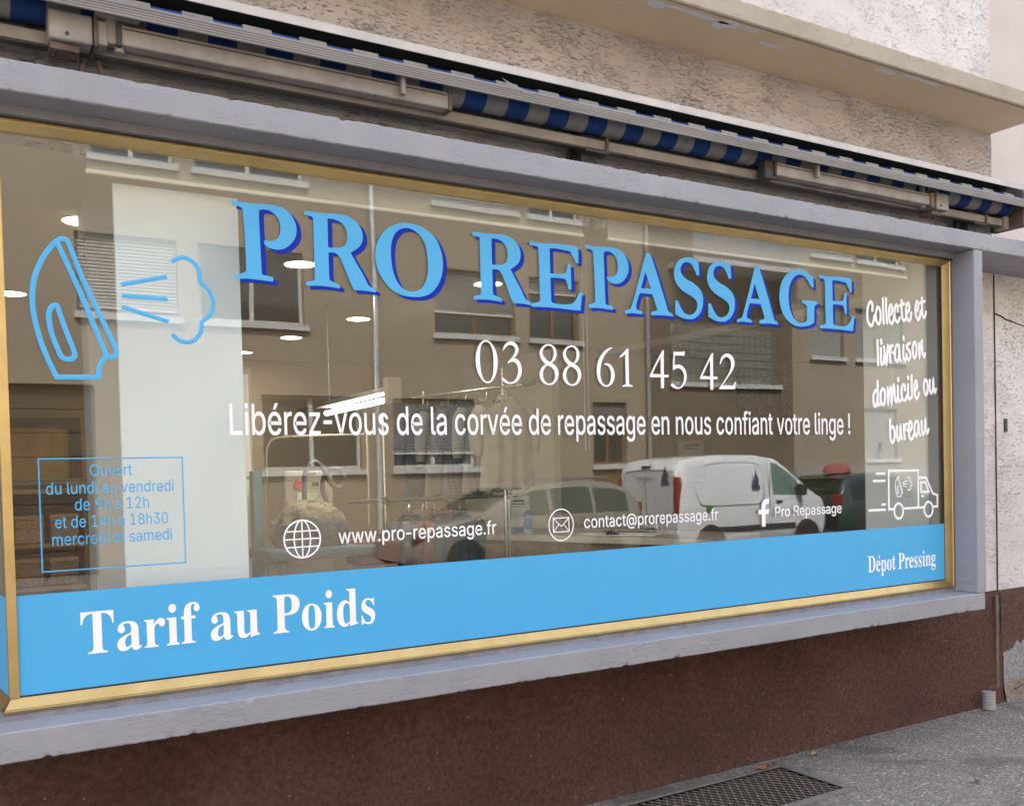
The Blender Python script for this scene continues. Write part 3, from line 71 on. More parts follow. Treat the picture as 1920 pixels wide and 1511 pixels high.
SANS = {"!":[196,[[67,160,63,509,132,509,128,160],[98,-4,81,-1,66,9,56,24,52,41,56,58,66,73,81,83,98,86,116,83,130,73,140,58,143,41,140,24,130,9,116,-1]]],"-":[453,[[337,244,337,188,114,188,114,244]]],".":[188,[[95,-4,78,-1,63,9,53,24,50,41,53,59,63,73,78,83,95,87,113,83,128,73,138,59,141,41,138,24,128,9,113,-1]]],"0":[453,[[227,-7,174,1,130,24,95,62,69,113,53,178,48,254,53,330,69,395,95,447,130,484,174,508,227,516,279,508,323,484,358,447,384,395,400,330,405,254,400,178,384,113,359,62,323,24,279,1],[227,50,261,56,290,74,313,103,330,144,340,194,344,254,340,314,330,365,313,405,290,435,261,453,227,460,192,453,163,435,140,405,123,365,113,314,109,254,113,194,123,144,140,103,163,74,192,56]]],"1":[453,[[76,0,76,55,391,55,391,0],[276,509,276,0,212,0,212,448,209,448,86,358,86,427,198,509]]],"2":[453,[[64,0,64,47,234,229,282,282,311,327,318,348,320,371,317,397,308,419,293,436,273,449,250,457,224,460,196,457,172,447,153,433,139,413,130,390,127,362,66,362,71,405,86,442,111,473,143,496,182,511,225,516,268,511,306,497,337,474,361,445,376,411,381,372,378,345,371,318,357,290,336,259,267,180,153,60,153,57,389,57,389,0]]],"3":[453,[[218,-7,173,-3,133,10,98,30,70,57,52,91,44,132,109,132,115,107,126,87,144,71,165,59,191,52,219,50,248,53,275,61,297,74,315,93,325,116,329,145,326,172,316,196,299,217,275,234,242,244,201,248,157,248,157,299,288,448,288,452,70,452,70,509,372,509,372,461,211,278,211,289,264,288,308,276,344,253,371,222,387,186,393,145,387,103,370,66,344,36,309,12,266,-2]]],"4":[453,[[40,105,40,158,247,509,311,509,109,166,109,163,413,163,413,105],[282,0,282,121,282,146,282,318,343,318,343,0]]],"5":[453,[[221,-7,178,-2,140,11,108,32,83,60,66,93,60,130,122,130,127,108,138,89,154,73,173,60,196,52,221,50,250,53,276,64,298,82,314,104,324,131,328,162,324,193,314,221,297,244,275,262,248,273,218,277,167,268,145,258,128,246,67,253,96,509,366,509,366,452,151,452,134,301,136,301,155,315,178,325,203,331,229,334,263,330,294,321,321,306,345,285,364,260,379,231,388,199,391,163,385,117,369,76,343,41,309,15,268,-1]]],"6":[453,[[226,-7,182,-1,142,15,109,40,84,74,69,115,64,162,68,199,80,239,102,285,137,340,252,509,322,509,151,261,145,261,165,288,196,307,235,314,278,309,316,295,346,271,370,240,384,201,389,157,384,112,368,73,343,39,310,14,271,-2],[226,48,254,52,279,63,299,79,314,101,324,128,327,157,324,187,314,213,299,235,279,251,254,262,226,265,198,262,174,252,153,235,138,214,128,188,125,158,128,128,138,102,153,79,174,63,198,52]]],"7":[453,[[97,0,323,448,323,452,62,452,62,509,391,509,391,449,165,0]]],"8":[453,[[226,-7,178,-2,136,11,101,33,74,62,57,96,52,135,55,166,65,195,81,220,101,241,125,256,153,265,153,267,119,282,93,308,76,342,70,380,75,417,90,450,114,477,146,498,184,511,226,516,269,511,306,498,337,477,361,450,377,417,382,380,376,342,359,308,333,282,300,267,300,265,327,256,351,241,372,220,387,195,397,166,401,135,395,96,378,62,352,33,317,11,275,-2],[226,49,258,52,285,60,307,74,323,91,333,113,337,139,333,165,322,189,305,208,283,223,256,232,226,235,196,232,169,223,147,208,130,189,119,165,115,139,119,113,129,91,145,74,167,60,195,52],[226,290,252,292,274,300,293,313,307,330,316,351,319,376,316,399,308,420,294,437,275,449,252,457,226,460,200,457,177,449,159,437,145,420,136,399,133,376,136,351,145,330,159,313,178,300,201,292]]],"9":[453,[[226,516,271,510,310,494,343,468,368,434,384,393,389,347,385,309,373,270,350,224,315,168,200,0,130,0,301,248,307,248,287,221,257,202,218,195,175,199,137,214,106,237,83,269,68,307,64,352,69,397,85,436,110,469,143,494,182,510],[226,460,199,457,174,446,154,429,138,407,129,381,125,352,129,322,138,295,154,274,174,257,199,247,226,243,254,247,279,257,299,273,314,295,324,321,327,350,324,381,314,407,299,429,279,446,254,457]]],"@":[676,[[355,-135,284,-130,221,-114,167,-88,122,-53,87,-8,61,46,45,109,40,179,46,248,61,309,87,363,123,408,167,444,220,470,281,486,349,492,415,486,472,469,522,442,562,407,594,366,617,319,631,268,635,215,631,142,625,107,615,76,599,49,579,28,551,15,517,11,476,17,441,36,429,50,423,68,420,68,408,48,388,30,361,17,326,13,285,18,251,35,224,62,204,96,192,137,188,182,193,226,207,265,228,297,257,322,291,338,330,343,360,340,385,331,404,319,416,306,419,306,419,335,474,335,474,110,476,91,485,74,499,63,518,59,540,63,557,76,568,97,576,127,581,215,577,259,567,301,548,339,523,373,490,402,450,424,402,438,347,442,292,438,242,424,199,402,164,372,135,334,115,289,102,236,98,178,102,119,115,66,135,21,165,-17,201,-46,246,-68,298,-81,357,-85,412,-80,458,-69,489,-59,504,-107,464,-120,411,-131],[329,65,359,68,382,78,400,95,412,118,419,148,422,185,419,221,411,249,399,269,381,282,358,289,331,292,305,288,283,277,265,260,252,239,244,213,242,185,244,154,251,125,262,101,279,81,301,69]]],"L":[393,[[60,0,60,509,125,509,125,57,361,57,361,0]]],"N":[523,[[60,0,60,509,136,509,343,183,363,151,388,107,414,55,405,54,401,108,399,157,399,195,399,509,463,509,463,0,387,0,202,290,177,331,148,381,108,452,119,454,122,384,124,328,125,291,125,0]]],"O":[533,[[267,-7,205,1,150,25,105,63,70,115,48,179,40,254,48,329,70,393,105,445,150,484,205,508,267,516,329,508,384,484,429,445,464,393,486,329,493,254,486,179,464,115,429,63,384,25,329,1],[267,53,310,59,349,76,383,105,408,144,425,194,430,254,425,314,408,365,383,404,349,433,310,450,267,456,223,450,184,433,151,404,125,364,109,314,103,254,109,194,125,144,151,105,184,76,223,59]]],"P":[445,[[60,0,60,509,235,509,289,503,332,487,366,462,390,430,404,391,409,348,404,304,390,265,366,233,332,207,289,191,235,186,109,186,109,242,233,242,269,246,297,256,318,272,333,294,342,319,344,348,342,376,333,402,318,423,297,439,268,449,232,452,125,452,125,0]]],"R":[449,[[60,0,60,509,236,509,290,504,333,489,367,465,390,433,405,395,409,352,405,309,390,271,367,240,333,217,289,203,236,198,96,198,96,255,234,255,269,258,298,267,319,281,334,300,342,324,345,352,342,380,334,405,319,425,298,440,269,449,233,452,125,452,125,0],[353,0,230,229,303,229,428,0]]],"S":[447,[[224,-9,172,-4,128,9,91,31,64,60,46,96,38,137,104,137,110,110,123,88,142,71,166,59,194,52,224,49,257,52,286,60,311,74,329,92,341,114,346,139,342,161,332,179,316,193,296,205,245,222,184,239,128,260,86,289,60,326,52,372,58,413,75,448,102,476,138,498,180,511,227,516,275,511,316,498,351,476,377,449,394,415,401,378,337,378,326,412,302,437,267,453,225,459,194,456,167,448,145,435,129,418,118,398,115,376,119,352,131,334,148,319,169,308,212,293,264,279,312,264,359,238,379,220,395,198,405,171,408,139,403,99,386,64,360,34,323,11,278,-4]]],"T":[449,[[32,452,32,509,417,509,417,452,257,452,257,0,193,0,193,452]]],"a":[389,[[160,-9,126,-5,94,5,68,22,48,45,35,73,30,108,34,138,43,161,58,179,78,193,125,211,178,220,234,227,265,235,273,243,276,255,276,257,273,279,267,297,256,311,240,322,220,329,196,331,171,329,149,322,118,301,100,274,41,291,57,322,79,346,104,364,133,375,163,382,194,384,239,379,286,360,306,343,322,320,333,290,337,251,337,0,277,0,277,52,272,52,252,25,215,1,190,-6],[170,45,202,49,228,59,248,74,263,93,272,115,276,138,276,190,259,182,231,176,200,171,175,168,134,159,117,150,103,139,95,124,92,105,94,87,102,72,114,61,130,52]]],"b":[424,[[229,-8,198,-5,172,4,138,31,118,59,112,59,112,0,53,0,53,509,114,509,114,319,118,319,137,346,171,373,197,381,229,384,274,378,313,361,345,332,370,293,385,245,390,189,385,133,370,84,346,45,313,16,274,-2],[220,47,253,51,279,66,301,88,316,117,325,151,328,189,325,227,316,261,301,290,280,311,253,325,220,330,188,325,161,312,140,291,125,263,116,229,113,189,116,150,125,115,140,86,162,65,188,51]]],"c":[396,[[207,-8,159,-2,117,16,82,46,56,85,40,133,34,187,40,243,56,291,82,330,117,360,159,378,207,384,260,377,305,356,340,322,362,277,303,262,290,289,270,311,242,325,207,330,173,325,145,310,124,287,108,258,99,224,96,187,99,151,108,117,124,89,145,66,173,51,207,46,243,52,271,66,292,89,304,117,363,102,354,78,341,56,306,21,261,-1]]],"d":[424,[[195,-8,151,-2,111,16,79,45,55,84,39,133,34,189,39,245,55,293,79,332,112,361,151,378,196,384,228,381,253,373,287,346,306,319,311,319,311,509,372,509,372,0,313,0,313,59,307,59,287,31,252,4,227,-5],[205,47,236,51,263,65,284,86,299,115,309,150,312,189,309,229,300,263,284,291,263,312,237,325,205,330,172,325,145,311,124,290,108,261,99,227,96,189,99,151,109,117,124,88,145,66,172,51]]],"e":[404,[[212,-8,161,-2,117,16,82,46,56,85,40,132,34,187,39,242,55,290,81,329,115,359,157,378,205,384,236,382,266,374,294,361,319,341,341,315,357,282,368,242,371,194,371,169,75,169,75,221,338,221,310,202,307,237,298,269,283,294,263,314,237,326,205,330,173,326,146,313,125,294,109,270,99,241,96,211,96,178,100,139,110,106,128,80,151,61,179,50,212,46,254,53,285,73,306,105,365,91,353,63,335,39,311,19,283,4,249,-5]]],"f":[254,[[228,379,228,327,6,327,6,379],[81,0,81,432,84,461,96,486,113,505,135,519,161,527,187,530,222,527,243,521,227,468,215,472,195,474,171,470,154,460,145,443,142,419,142,0]]],"g":[425,[[207,-151,168,-148,134,-140,105,-127,82,-110,64,-91,51,-69,101,-41,122,-66,154,-88,178,-95,207,-97,249,-92,282,-75,304,-47,311,-6,311,68,306,68,287,41,252,16,227,8,195,5,152,10,113,27,80,53,55,90,39,136,34,191,39,246,55,293,80,332,112,361,152,378,196,384,228,382,253,373,288,346,308,319,313,319,313,379,372,379,372,-9,367,-54,350,-90,324,-117,291,-136,251,-147],[205,59,237,63,264,75,285,95,300,121,309,154,312,193,309,231,300,264,285,291,264,312,237,325,205,330,172,325,145,312,124,290,109,262,99,229,96,193,99,155,109,123,124,96,145,76,172,63]]],"h":[410,[[114,227,114,0,53,0,53,509,114,509,114,287,102,287,124,332,152,362,187,379,227,384,264,380,295,369,321,349,341,321,353,285,357,240,357,0,296,0,296,235,290,275,273,304,246,323,210,329,184,326,161,317,141,303,126,283,117,257]]],"i":[167,[[53,0,53,379,114,379,114,0],[84,443,67,446,54,455,44,468,41,483,44,499,54,512,67,521,84,524,100,521,114,512,123,499,126,483,123,468,114,455,100,446]]],"l":[189,[[139,-2,101,3,74,20,58,47,53,84,53,509,114,509,114,99,115,77,120,62,130,54,146,52,160,53,170,54,181,3,162,-1]]],"m":[610,[[53,0,53,379,112,379,112,295,108,295,118,323,132,346,151,363,172,376,195,384,219,386,257,380,287,361,309,331,321,295,312,295,322,321,337,343,357,361,381,375,407,383,437,386,468,383,497,372,522,354,541,328,553,296,557,255,557,0,496,0,496,254,490,289,473,313,447,326,419,330,395,328,374,320,358,307,345,290,338,270,335,247,335,0,274,0,274,260,269,288,253,311,229,326,199,330,178,328,158,320,140,307,126,289,117,266,114,238,114,0]]],"n":[410,[[114,227,114,0,53,0,53,379,112,379,112,287,102,287,124,332,152,362,187,379,227,384,264,380,295,369,321,349,341,321,353,285,357,240,357,0,296,0,296,235,290,275,273,304,246,323,210,329,184,326,161,317,141,303,126,283,117,257]]],"o":[415,[[207,-8,159,-2,117,16,82,46,56,85,40,133,34,187,40,243,56,291,82,330,117,360,159,378,207,384,256,378,299,360,333,330,359,291,376,243,381,187,376,133,359,85,333,46,299,16,256,-2],[207,46,242,51,270,66,292,89,307,117,316,151,319,187,316,224,307,258,292,287,270,310,242,325,207,330,173,325,145,310,124,287,108,258,99,224,96,187,99,151,108,117,124,89,145,66,173,51]]],"p":[424,[[53,-143,53,379,112,379,112,319,118,319,137,346,171,373,197,381,229,384,274,378,313,361,345,332,370,293,385,245,390,189,385,133,370,84,346,45,313,16,274,-2,229,-8,198,-5,173,4,138,31,118,59,114,59,114,-143],[220,47,253,51,279,66,301,88,316,117,325,151,328,189,325,227,316,261,301,290,280,311,253,325,220,330,188,325,161,312,140,291,125,263,116,229,113,189,116,150,125,115,140,86,162,65,188,51]]],"r":[259,[[53,0,53,379,112,379,112,321,115,321,130,347,152,367,181,380,213,385,229,384,243,384,243,322,230,324,207,326,182,323,159,315,140,301,126,284,117,262,114,237,114,0]]],"s":[365,[[182,-8,145,-5,112,3,84,18,62,38,45,63,36,94,94,107,105,79,124,60,150,49,181,45,217,50,244,62,262,81,268,103,265,121,254,136,237,147,212,155,149,170,104,186,72,208,53,237,47,274,51,305,65,332,87,354,115,370,149,381,187,384,223,381,254,372,279,358,299,339,314,316,324,290,268,277,258,298,243,316,219,328,187,333,156,329,131,317,114,299,109,277,112,258,124,243,144,232,172,223,229,209,275,194,306,171,325,142,331,107,326,75,312,47,290,24,260,6,223,-5]]],"t":[227,[[204,379,204,327,6,327,6,379],[65,471,126,471,126,98,128,76,136,61,150,53,170,50,185,51,202,54,213,2,192,-3,168,-4,125,2,92,21,72,52,65,93]]],"u":[410,[[182,-5,146,-1,115,11,89,31,69,59,57,95,53,139,53,379,114,379,114,144,119,105,137,75,164,56,200,50,226,53,249,62,268,77,283,97,293,122,296,153,296,379,357,379,357,0,298,0,298,92,307,92,286,47,257,17,222,0]]],"v":[389,[[163,0,17,379,84,379,165,155,187,87,206,21,184,21,203,87,224,155,305,379,371,379,226,0]]],"w":[567,[[138,0,23,379,87,379,133,214,154,137,175,41,165,41,186,135,206,214,252,379,316,379,362,214,382,136,402,41,391,41,413,135,434,214,480,379,545,379,429,0,368,0,319,172,305,225,291,280,277,338,291,338,277,280,263,225,248,172,199,0]]],"z":[380,[[42,0,42,46,254,320,254,323,48,323,48,379,333,379,333,331,126,60,126,56,339,56,339,0]]],"à":[389,[[160,-9,126,-5,94,5,68,22,48,45,35,73,30,108,34,138,43,161,58,179,78,193,125,211,178,220,234,227,265,235,273,243,276,255,276,257,273,279,267,297,256,311,240,322,220,329,196,331,171,329,149,322,118,301,100,274,41,291,57,322,79,346,104,364,133,375,163,382,194,384,239,379,286,360,306,343,322,320,333,290,337,251,337,0,277,0,277,52,272,52,252,25,215,1,190,-6],[170,45,202,49,228,59,248,74,263,93,272,115,276,138,276,190,259,182,231,176,200,171,175,168,134,159,117,150,103,139,95,124,92,105,94,87,102,72,114,61,130,52],[165,429,99,529,168,529,215,429]]],"é":[404,[[212,-8,161,-2,117,16,82,46,56,85,40,132,34,187,39,242,55,290,81,329,115,359,157,378,205,384,236,382,266,374,294,361,319,341,341,315,357,282,368,242,371,194,371,169,75,169,75,221,338,221,310,202,307,237,298,269,283,294,263,314,237,326,205,330,173,326,146,313,125,294,109,270,99,241,96,211,96,178,100,139,110,106,128,80,151,61,179,50,212,46,254,53,285,73,306,105,365,91,353,63,335,39,311,19,283,4,249,-5],[177,429,225,529,293,529,227,429]]]," ":[188,[]]}
SERIF = {"D":[738,[[30,0,30,26,69,32,94,44,106,69,110,111,110,557,105,606,91,635,64,648,22,653,22,678,330,678,440,668,532,639,604,590,655,523,687,439,697,339,683,217,640,122,568,54,469,14,340,0],[331,36,391,44,439,70,476,112,501,171,517,247,522,341,514,450,492,536,454,596,400,633,332,645,301,641,282,631,274,609,271,573,271,107,274,72,282,51,300,40]]],"P":[622,[[23,0,23,26,67,32,93,47,107,75,111,120,111,564,106,605,93,631,66,646,24,653,24,678,318,678,428,672,500,655,546,628,580,592,602,547,609,494,602,441,581,396,546,358,497,329,435,312,360,306,271,306,271,120,275,75,289,47,316,32,360,26,360,0],[271,342,300,342,363,351,405,376,427,422,435,490,429,558,410,605,375,633,322,642,297,639,282,631,274,616,271,593]]],"T":[630,[[137,0,137,26,183,31,212,46,227,75,232,120,232,645,222,645,151,634,97,601,61,546,43,473,16,473,16,678,611,678,611,472,586,472,573,534,548,583,511,617,462,638,400,645,392,645,392,120,397,73,412,45,440,31,488,26,488,0]]],"a":[512,[[379,-15,337,-8,310,15,298,52,250,16,198,-6,142,-13,96,-6,60,17,38,51,30,94,37,135,59,172,95,203,177,244,296,283,296,359,292,395,278,421,255,435,220,440,171,432,155,408,169,382,179,363,183,344,178,320,164,301,142,288,115,284,87,289,67,303,53,324,49,352,55,385,73,415,103,439,141,458,188,470,241,474,332,464,392,435,425,385,436,313,436,93,439,59,444,53,453,51,477,62,490,41,438,-1],[225,50,259,61,278,75,296,94,296,252,229,225,189,183,176,125,181,83,198,58]]],"d":[551,[[208,-15,159,-7,116,16,79,52,52,99,35,156,29,219,35,291,54,354,83,405,121,443,167,466,217,474,261,468,299,449,332,417,332,597,328,623,316,641,294,650,262,654,262,678,475,678,475,112,477,81,484,61,498,48,526,41,526,16,438,8,332,-15,332,58,300,17,258,-7],[255,42,278,47,301,62,320,84,332,113,332,360,324,383,307,402,285,414,259,418,219,406,194,372,180,312,175,228,179,146,193,87,218,53]]],"e":[448,[[229,-15,174,-7,126,16,86,52,55,102,36,163,29,234,36,300,56,358,88,406,130,443,179,466,234,474,287,468,333,449,371,417,399,374,415,321,421,258,421,247,174,247,180,181,195,129,219,92,253,70,297,63,335,70,370,92,402,128,424,108,370,40,305,-1],[173,286,300,286,300,320,297,375,288,413,269,435,240,442,203,427,180,380,173,303]]],"f":[318,[[22,0,22,24,59,33,68,41,74,52,78,109,78,412,24,412,24,462,78,462,78,526,90,596,126,649,183,681,259,692,315,685,357,664,383,632,392,595,388,567,375,546,356,533,334,529,310,533,291,544,279,560,275,582,278,603,287,626,292,635,294,644,288,656,268,660,243,655,229,640,222,615,220,581,220,462,303,462,303,412,220,412,220,97,224,60,235,38,258,28,297,24,297,0]]],"g":[487,[[217,-209,132,-202,71,-181,34,-149,21,-111,30,-81,57,-57,102,-38,65,-15,42,13,35,45,42,80,63,110,99,138,152,164,86,200,46,251,33,316,39,360,59,399,90,430,131,454,179,469,234,474,292,469,347,453,472,453,472,399,399,399,425,354,434,303,428,262,411,225,384,195,348,172,305,158,256,153,234,154,211,155,187,151,168,141,154,125,150,106,165,81,210,73,261,73,332,70,386,60,425,43,451,19,465,-14,470,-55,463,-100,441,-137,406,-168,326,-199],[234,185,264,193,284,217,294,257,297,314,294,371,284,411,264,434,234,442,204,434,185,411,174,371,170,314,174,257,185,217,204,193],[239,-173,324,-165,375,-140,392,-98,387,-76,371,-62,344,-54,305,-51,144,-51,118,-77,109,-108,117,-133,141,-154,181,-168]]],"i":[295,[[150,539,121,544,97,561,80,585,75,614,80,644,97,668,121,685,150,690,179,685,204,668,220,644,225,614,220,585,203,561,179,544],[27,0,27,24,52,29,68,38,75,55,78,83,78,375,76,406,70,424,55,433,30,437,31,462,221,462,221,83,223,56,230,39,244,29,268,24,268,0]]],"n":[567,[[27,0,27,24,52,28,67,38,75,56,78,83,78,377,76,404,68,423,53,434,28,438,28,462,220,462,220,398,260,440,308,466,362,474,409,468,445,449,471,417,487,372,492,315,492,83,495,56,502,39,517,28,541,24,541,0,301,0,301,24,308,24,331,31,345,50,350,83,350,323,348,359,341,384,327,399,302,404,258,391,220,350,220,83,222,56,230,39,244,28,268,24,268,0]]],"o":[501,[[251,-15,189,-7,135,17,90,55,56,105,35,163,28,229,35,296,56,356,90,405,135,443,189,466,250,474,311,466,365,443,410,406,444,357,465,298,472,229,465,161,444,102,410,53,366,16,312,-7],[251,17,287,27,311,58,319,84,324,121,327,229,323,338,309,403,285,435,251,445,214,434,191,403,178,338,174,230,178,122,183,84,191,58,215,27]]],"p":[553,[[26,-207,26,-184,46,-181,60,-175,69,-164,75,-150,78,-95,78,362,76,400,69,422,55,433,29,439,29,462,213,462,213,391,247,438,291,466,343,475,393,467,436,444,472,407,499,360,515,302,521,238,515,169,498,108,470,56,434,18,389,-7,338,-15,292,-8,253,13,220,48,220,-86,226,-147,235,-164,249,-175,294,-183,294,-207],[291,42,330,54,356,88,371,148,376,230,372,310,359,369,335,403,296,414,254,398,220,350,220,102,238,69,262,49]]],"r":[428,[[27,0,27,24,52,29,68,38,75,55,78,83,78,375,76,406,69,425,55,433,30,437,31,462,217,462,217,375,245,417,279,449,313,468,347,474,384,469,410,453,426,428,431,396,427,370,414,349,394,336,369,331,346,334,331,344,308,372,296,383,281,387,261,380,241,360,227,327,222,286,222,83,226,55,237,38,258,28,294,24,294,0]]],"s":[429,[[225,-15,181,-9,129,9,109,13,89,6,76,-13,53,-13,53,157,79,157,99,101,129,58,167,31,209,22,242,26,266,40,281,60,286,87,273,125,232,156,159,193,113,221,81,252,62,288,55,328,65,386,97,433,146,465,210,475,247,471,296,458,307,456,317,454,332,459,343,475,363,475,363,330,340,330,320,378,293,413,259,434,222,441,194,437,173,426,160,408,156,386,160,364,172,346,191,330,218,315,285,282,329,255,360,226,377,189,383,141,372,77,340,27,289,-5]]],"t":[340,[[184,-14,133,-7,98,16,79,53,72,106,72,415,30,415,30,446,131,550,167,593,192,631,215,631,215,462,309,462,309,415,215,415,215,122,217,95,223,76,233,64,250,60,282,73,307,111,331,98,294,36,245,-2]]],"u":[558,[[195,-15,136,-5,97,26,75,75,68,144,68,369,66,399,59,421,43,433,17,438,17,462,211,462,211,110,214,87,225,69,241,57,263,53,305,64,340,98,340,369,337,401,329,422,312,434,282,438,282,462,482,462,482,104,485,76,493,58,509,49,536,44,536,19,446,11,340,-15,340,60,312,29,277,5,238,-10]]]}


# ------------------------------------------------------------------ materials
def srgb(r, g, b):
    f = lambda c: (c / 255 / 12.92) if c <= 10 else ((c / 255 + 0.055) / 1.055) ** 2.4
    return (f(r), f(g), f(b), 1)

class NT:
    def __init__(self, name):
        self.m = bpy.data.materials.new(name)
        self.m.use_nodes = True
        self.t = self.m.node_tree
        self.b = self.t.nodes["Principled BSDF"]
        self.geo = None
    def n(self, kind, **kw):
        nd = self.t.nodes.new("ShaderNode" + kind)
        for k, v in kw.items():
            setattr(nd, k, v)
        return nd
    def l(self, a, b):
        self.t.links.new(a, b)
    def pos(self, sx=1, sy=1, sz=1, off=(0, 0, 0)):
        if self.geo is None:
            self.geo = self.n("NewGeometry")
        mp = self.n("Mapping")
        mp.inputs["Scale"].default_value = (sx, sy, sz)
        mp.inputs["Location"].default_value = off
        self.l(self.geo.outputs["Position"], mp.inputs["Vector"])
        return mp.outputs[0]
    def noise(self, vec, scale=1, detail=2, rough=.5, dist=0):
        nd = self.n("TexNoise")
        nd.inputs["Scale"].default_value = scale
        nd.inputs["Detail"].default_value = detail
        nd.inputs["Roughness"].default_value = rough
        nd.inputs["Distortion"].default_value = dist
        self.l(vec, nd.inputs["Vector"])
        return nd.outputs[0]
    def voro(self, vec, scale=1, feature='F1'):
        nd = self.n("TexVoronoi", feature=feature)
        nd.inputs["Scale"].default_value = scale
        self.l(vec, nd.inputs["Vector"])
        return nd.outputs["Distance"]
    def ramp(self, fac, a, b, va=0., vb=1.):
        nd = self.n("MapRange")
        nd.inputs["From Min"].default_value = a
        nd.inputs["From Max"].default_value = b
        nd.inputs["To Min"].default_value = va
        nd.inputs["To Max"].default_value = vb
        self.l(fac, nd.inputs["Value"])
        return nd.outputs[0]
    def math(self, op, a, b):
        nd = self.n("Math", operation=op)
        for i, v in enumerate((a, b)):
            if isinstance(v, (int, float)):
                nd.inputs[i].default_value = v
            else:
                self.l(v, nd.inputs[i])
        return nd.outputs[0]
    def mix(self, fac, a, b):
        nd = self.n("Mix", data_type='RGBA')
        if isinstance(fac, (int, float)):
            nd.inputs[0].default_value = fac
        else:
            self.l(fac, nd.inputs[0])
        for i, v in ((6, a), (7, b)):
            if isinstance(v, tuple):
                nd.inputs[i].default_value = v if len(v) == 4 else (*v, 1)
            else:
                self.l(v, nd.inputs[i])
        return nd.outputs[2]
    def bump(self, h, strength=.5, dist=.01):
        nd = self.n("Bump")
        nd.inputs["Strength"].default_value = strength
        nd.inputs["Distance"].default_value = dist
        self.l(h, nd.inputs["Height"])
        self.l(nd.outputs[0], self.b.inputs["Normal"])
    def col(self, c):
        if isinstance(c, tuple):
            self.b.inputs["Base Color"].default_value = c if len(c) == 4 else (*c, 1)
        else:
            self.l(c, self.b.inputs["Base Color"])
    def set(self, rough=.6, metal=0., spec=None, coat=None):
        self.b.inputs["Roughness"].default_value = rough
        self.b.inputs["Metallic"].default_value = metal
        if spec is not None:
            self.b.inputs["Specular IOR Level"].default_value = spec
        if coat is not None:
            self.b.inputs["Coat Weight"].default_value = coat
            self.b.inputs["Coat Roughness"].default_value = .05
        return self.m

def plain(name, c, rough=.6, metal=0., var=.12, scale=6., bump=0., spec=None, coat=None):
    """A base colour with a little uneven tone and grain."""
    t = NT(name)
    c = c[:3]
    p = t.pos()
    f = t.noise(p, scale, 4, .6)
    lo = tuple(x * (1 - var) for x in c)
    hi = tuple(min(1, x * (1 + var)) for x in c)
    t.col(t.mix(t.ramp(f, .3, .7), lo, hi))
    if bump:
        t.bump(t.noise(p, scale * 12, 3), bump, .004)
    return t.set(rough, metal, spec, coat)

M = {}

def roughcast(name, base, dirt_shade, density=.58, patch=.45):
    # render dragged with a float: short level scratches where the float caught a grain
    t = NT(name)
    p = t.pos(19, 19, 80)
    marks = t.noise(p, 1.0, 3.0, .6, 1.6)
    marks2 = t.noise(t.pos(38, 38, 120, (3, 7, 1)), 1.0, 4.0, .6, 2.0)
    fine = t.noise(t.pos(70, 70, 95), 1.0, 4, .6)
    cl = t.noise(t.pos(1.6, 1.6, 2.4, (4, 1, 2)), 1.0, 4, .6)
    clm = t.ramp(cl, patch - .12, patch + .2)
    cl2 = t.ramp(t.noise(t.pos(4, 4, 6, (1, 5, 2)), 1.0, 3), .42, .62)
    m1 = t.math('MULTIPLY', t.ramp(marks, density + .02, density + .09), clm)
    m2 = t.math('MULTIPLY', t.ramp(marks2, density, density + .08), cl2)
    mk = t.math('MAXIMUM', m1, t.math('MULTIPLY', m2, .8))
    tone = t.noise(t.pos(1.1, 1.1, 1.6), 1.0, 4, .6)
    pale = tuple(min(1, x * 1.06) for x in base)
    dull = tuple(x * .86 for x in base)
    c = t.mix(t.ramp(tone, .35, .65), dull, pale)
    c = t.mix(t.ramp(fine, .55, .75, 0, .35), c, tuple(x * .75 for x in base))
    c = t.mix(t.math('MULTIPLY', mk, .6), c, dirt_shade)  # scratches coloured darker for dirt and for their own shadow
    t.col(c)
    h = t.math('SUBTRACT', t.math('MULTIPLY', fine, .35), mk)
    t.bump(h, .9, .007)
    return t.set(.9, spec=.2)

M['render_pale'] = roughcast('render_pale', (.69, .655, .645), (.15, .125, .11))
M['render_shaded'] = roughcast('render_shaded', (.48, .437, .41), (.095, .083, .075), .555, .42)  # the same render, darkened for the shade under the awning hood

def mk_lavender():
    t = NT('lavender_paint')
    p = t.pos()
    n1 = t.noise(t.pos(17, 17, 58), 1, 5, .68, 1.5)
    n2 = t.noise(p, 130, 2)
    n3 = t.noise(p, 3.2, 4, .6)
    pits = t.ramp(t.voro(t.pos(16, 16, 22), 1), .0, .07, 1, 0)
    gate = t.ramp(t.noise(p, 9, 1), .60, .66)
    pits = t.math('MULTIPLY', pits, gate)
    ridge = t.math('MULTIPLY', t.ramp(n1, .53, .63), t.ramp(t.noise(p, 4.5, 3), .42, .62))
    c = t.mix(t.ramp(n3, .3, .7), (.285, .283, .315), (.325, .323, .355))
    c = t.mix(t.math('MULTIPLY', pits, .85), c, (.12, .115, .13))
    t.col(c)
    t.bump(t.math('SUBTRACT', t.math('ADD', t.math('MULTIPLY', ridge, .5), t.math('MULTIPLY', n2, .25)), pits), .62, .005)
    return t.set(.55, spec=.35)
M['lavender'] = mk_lavender()

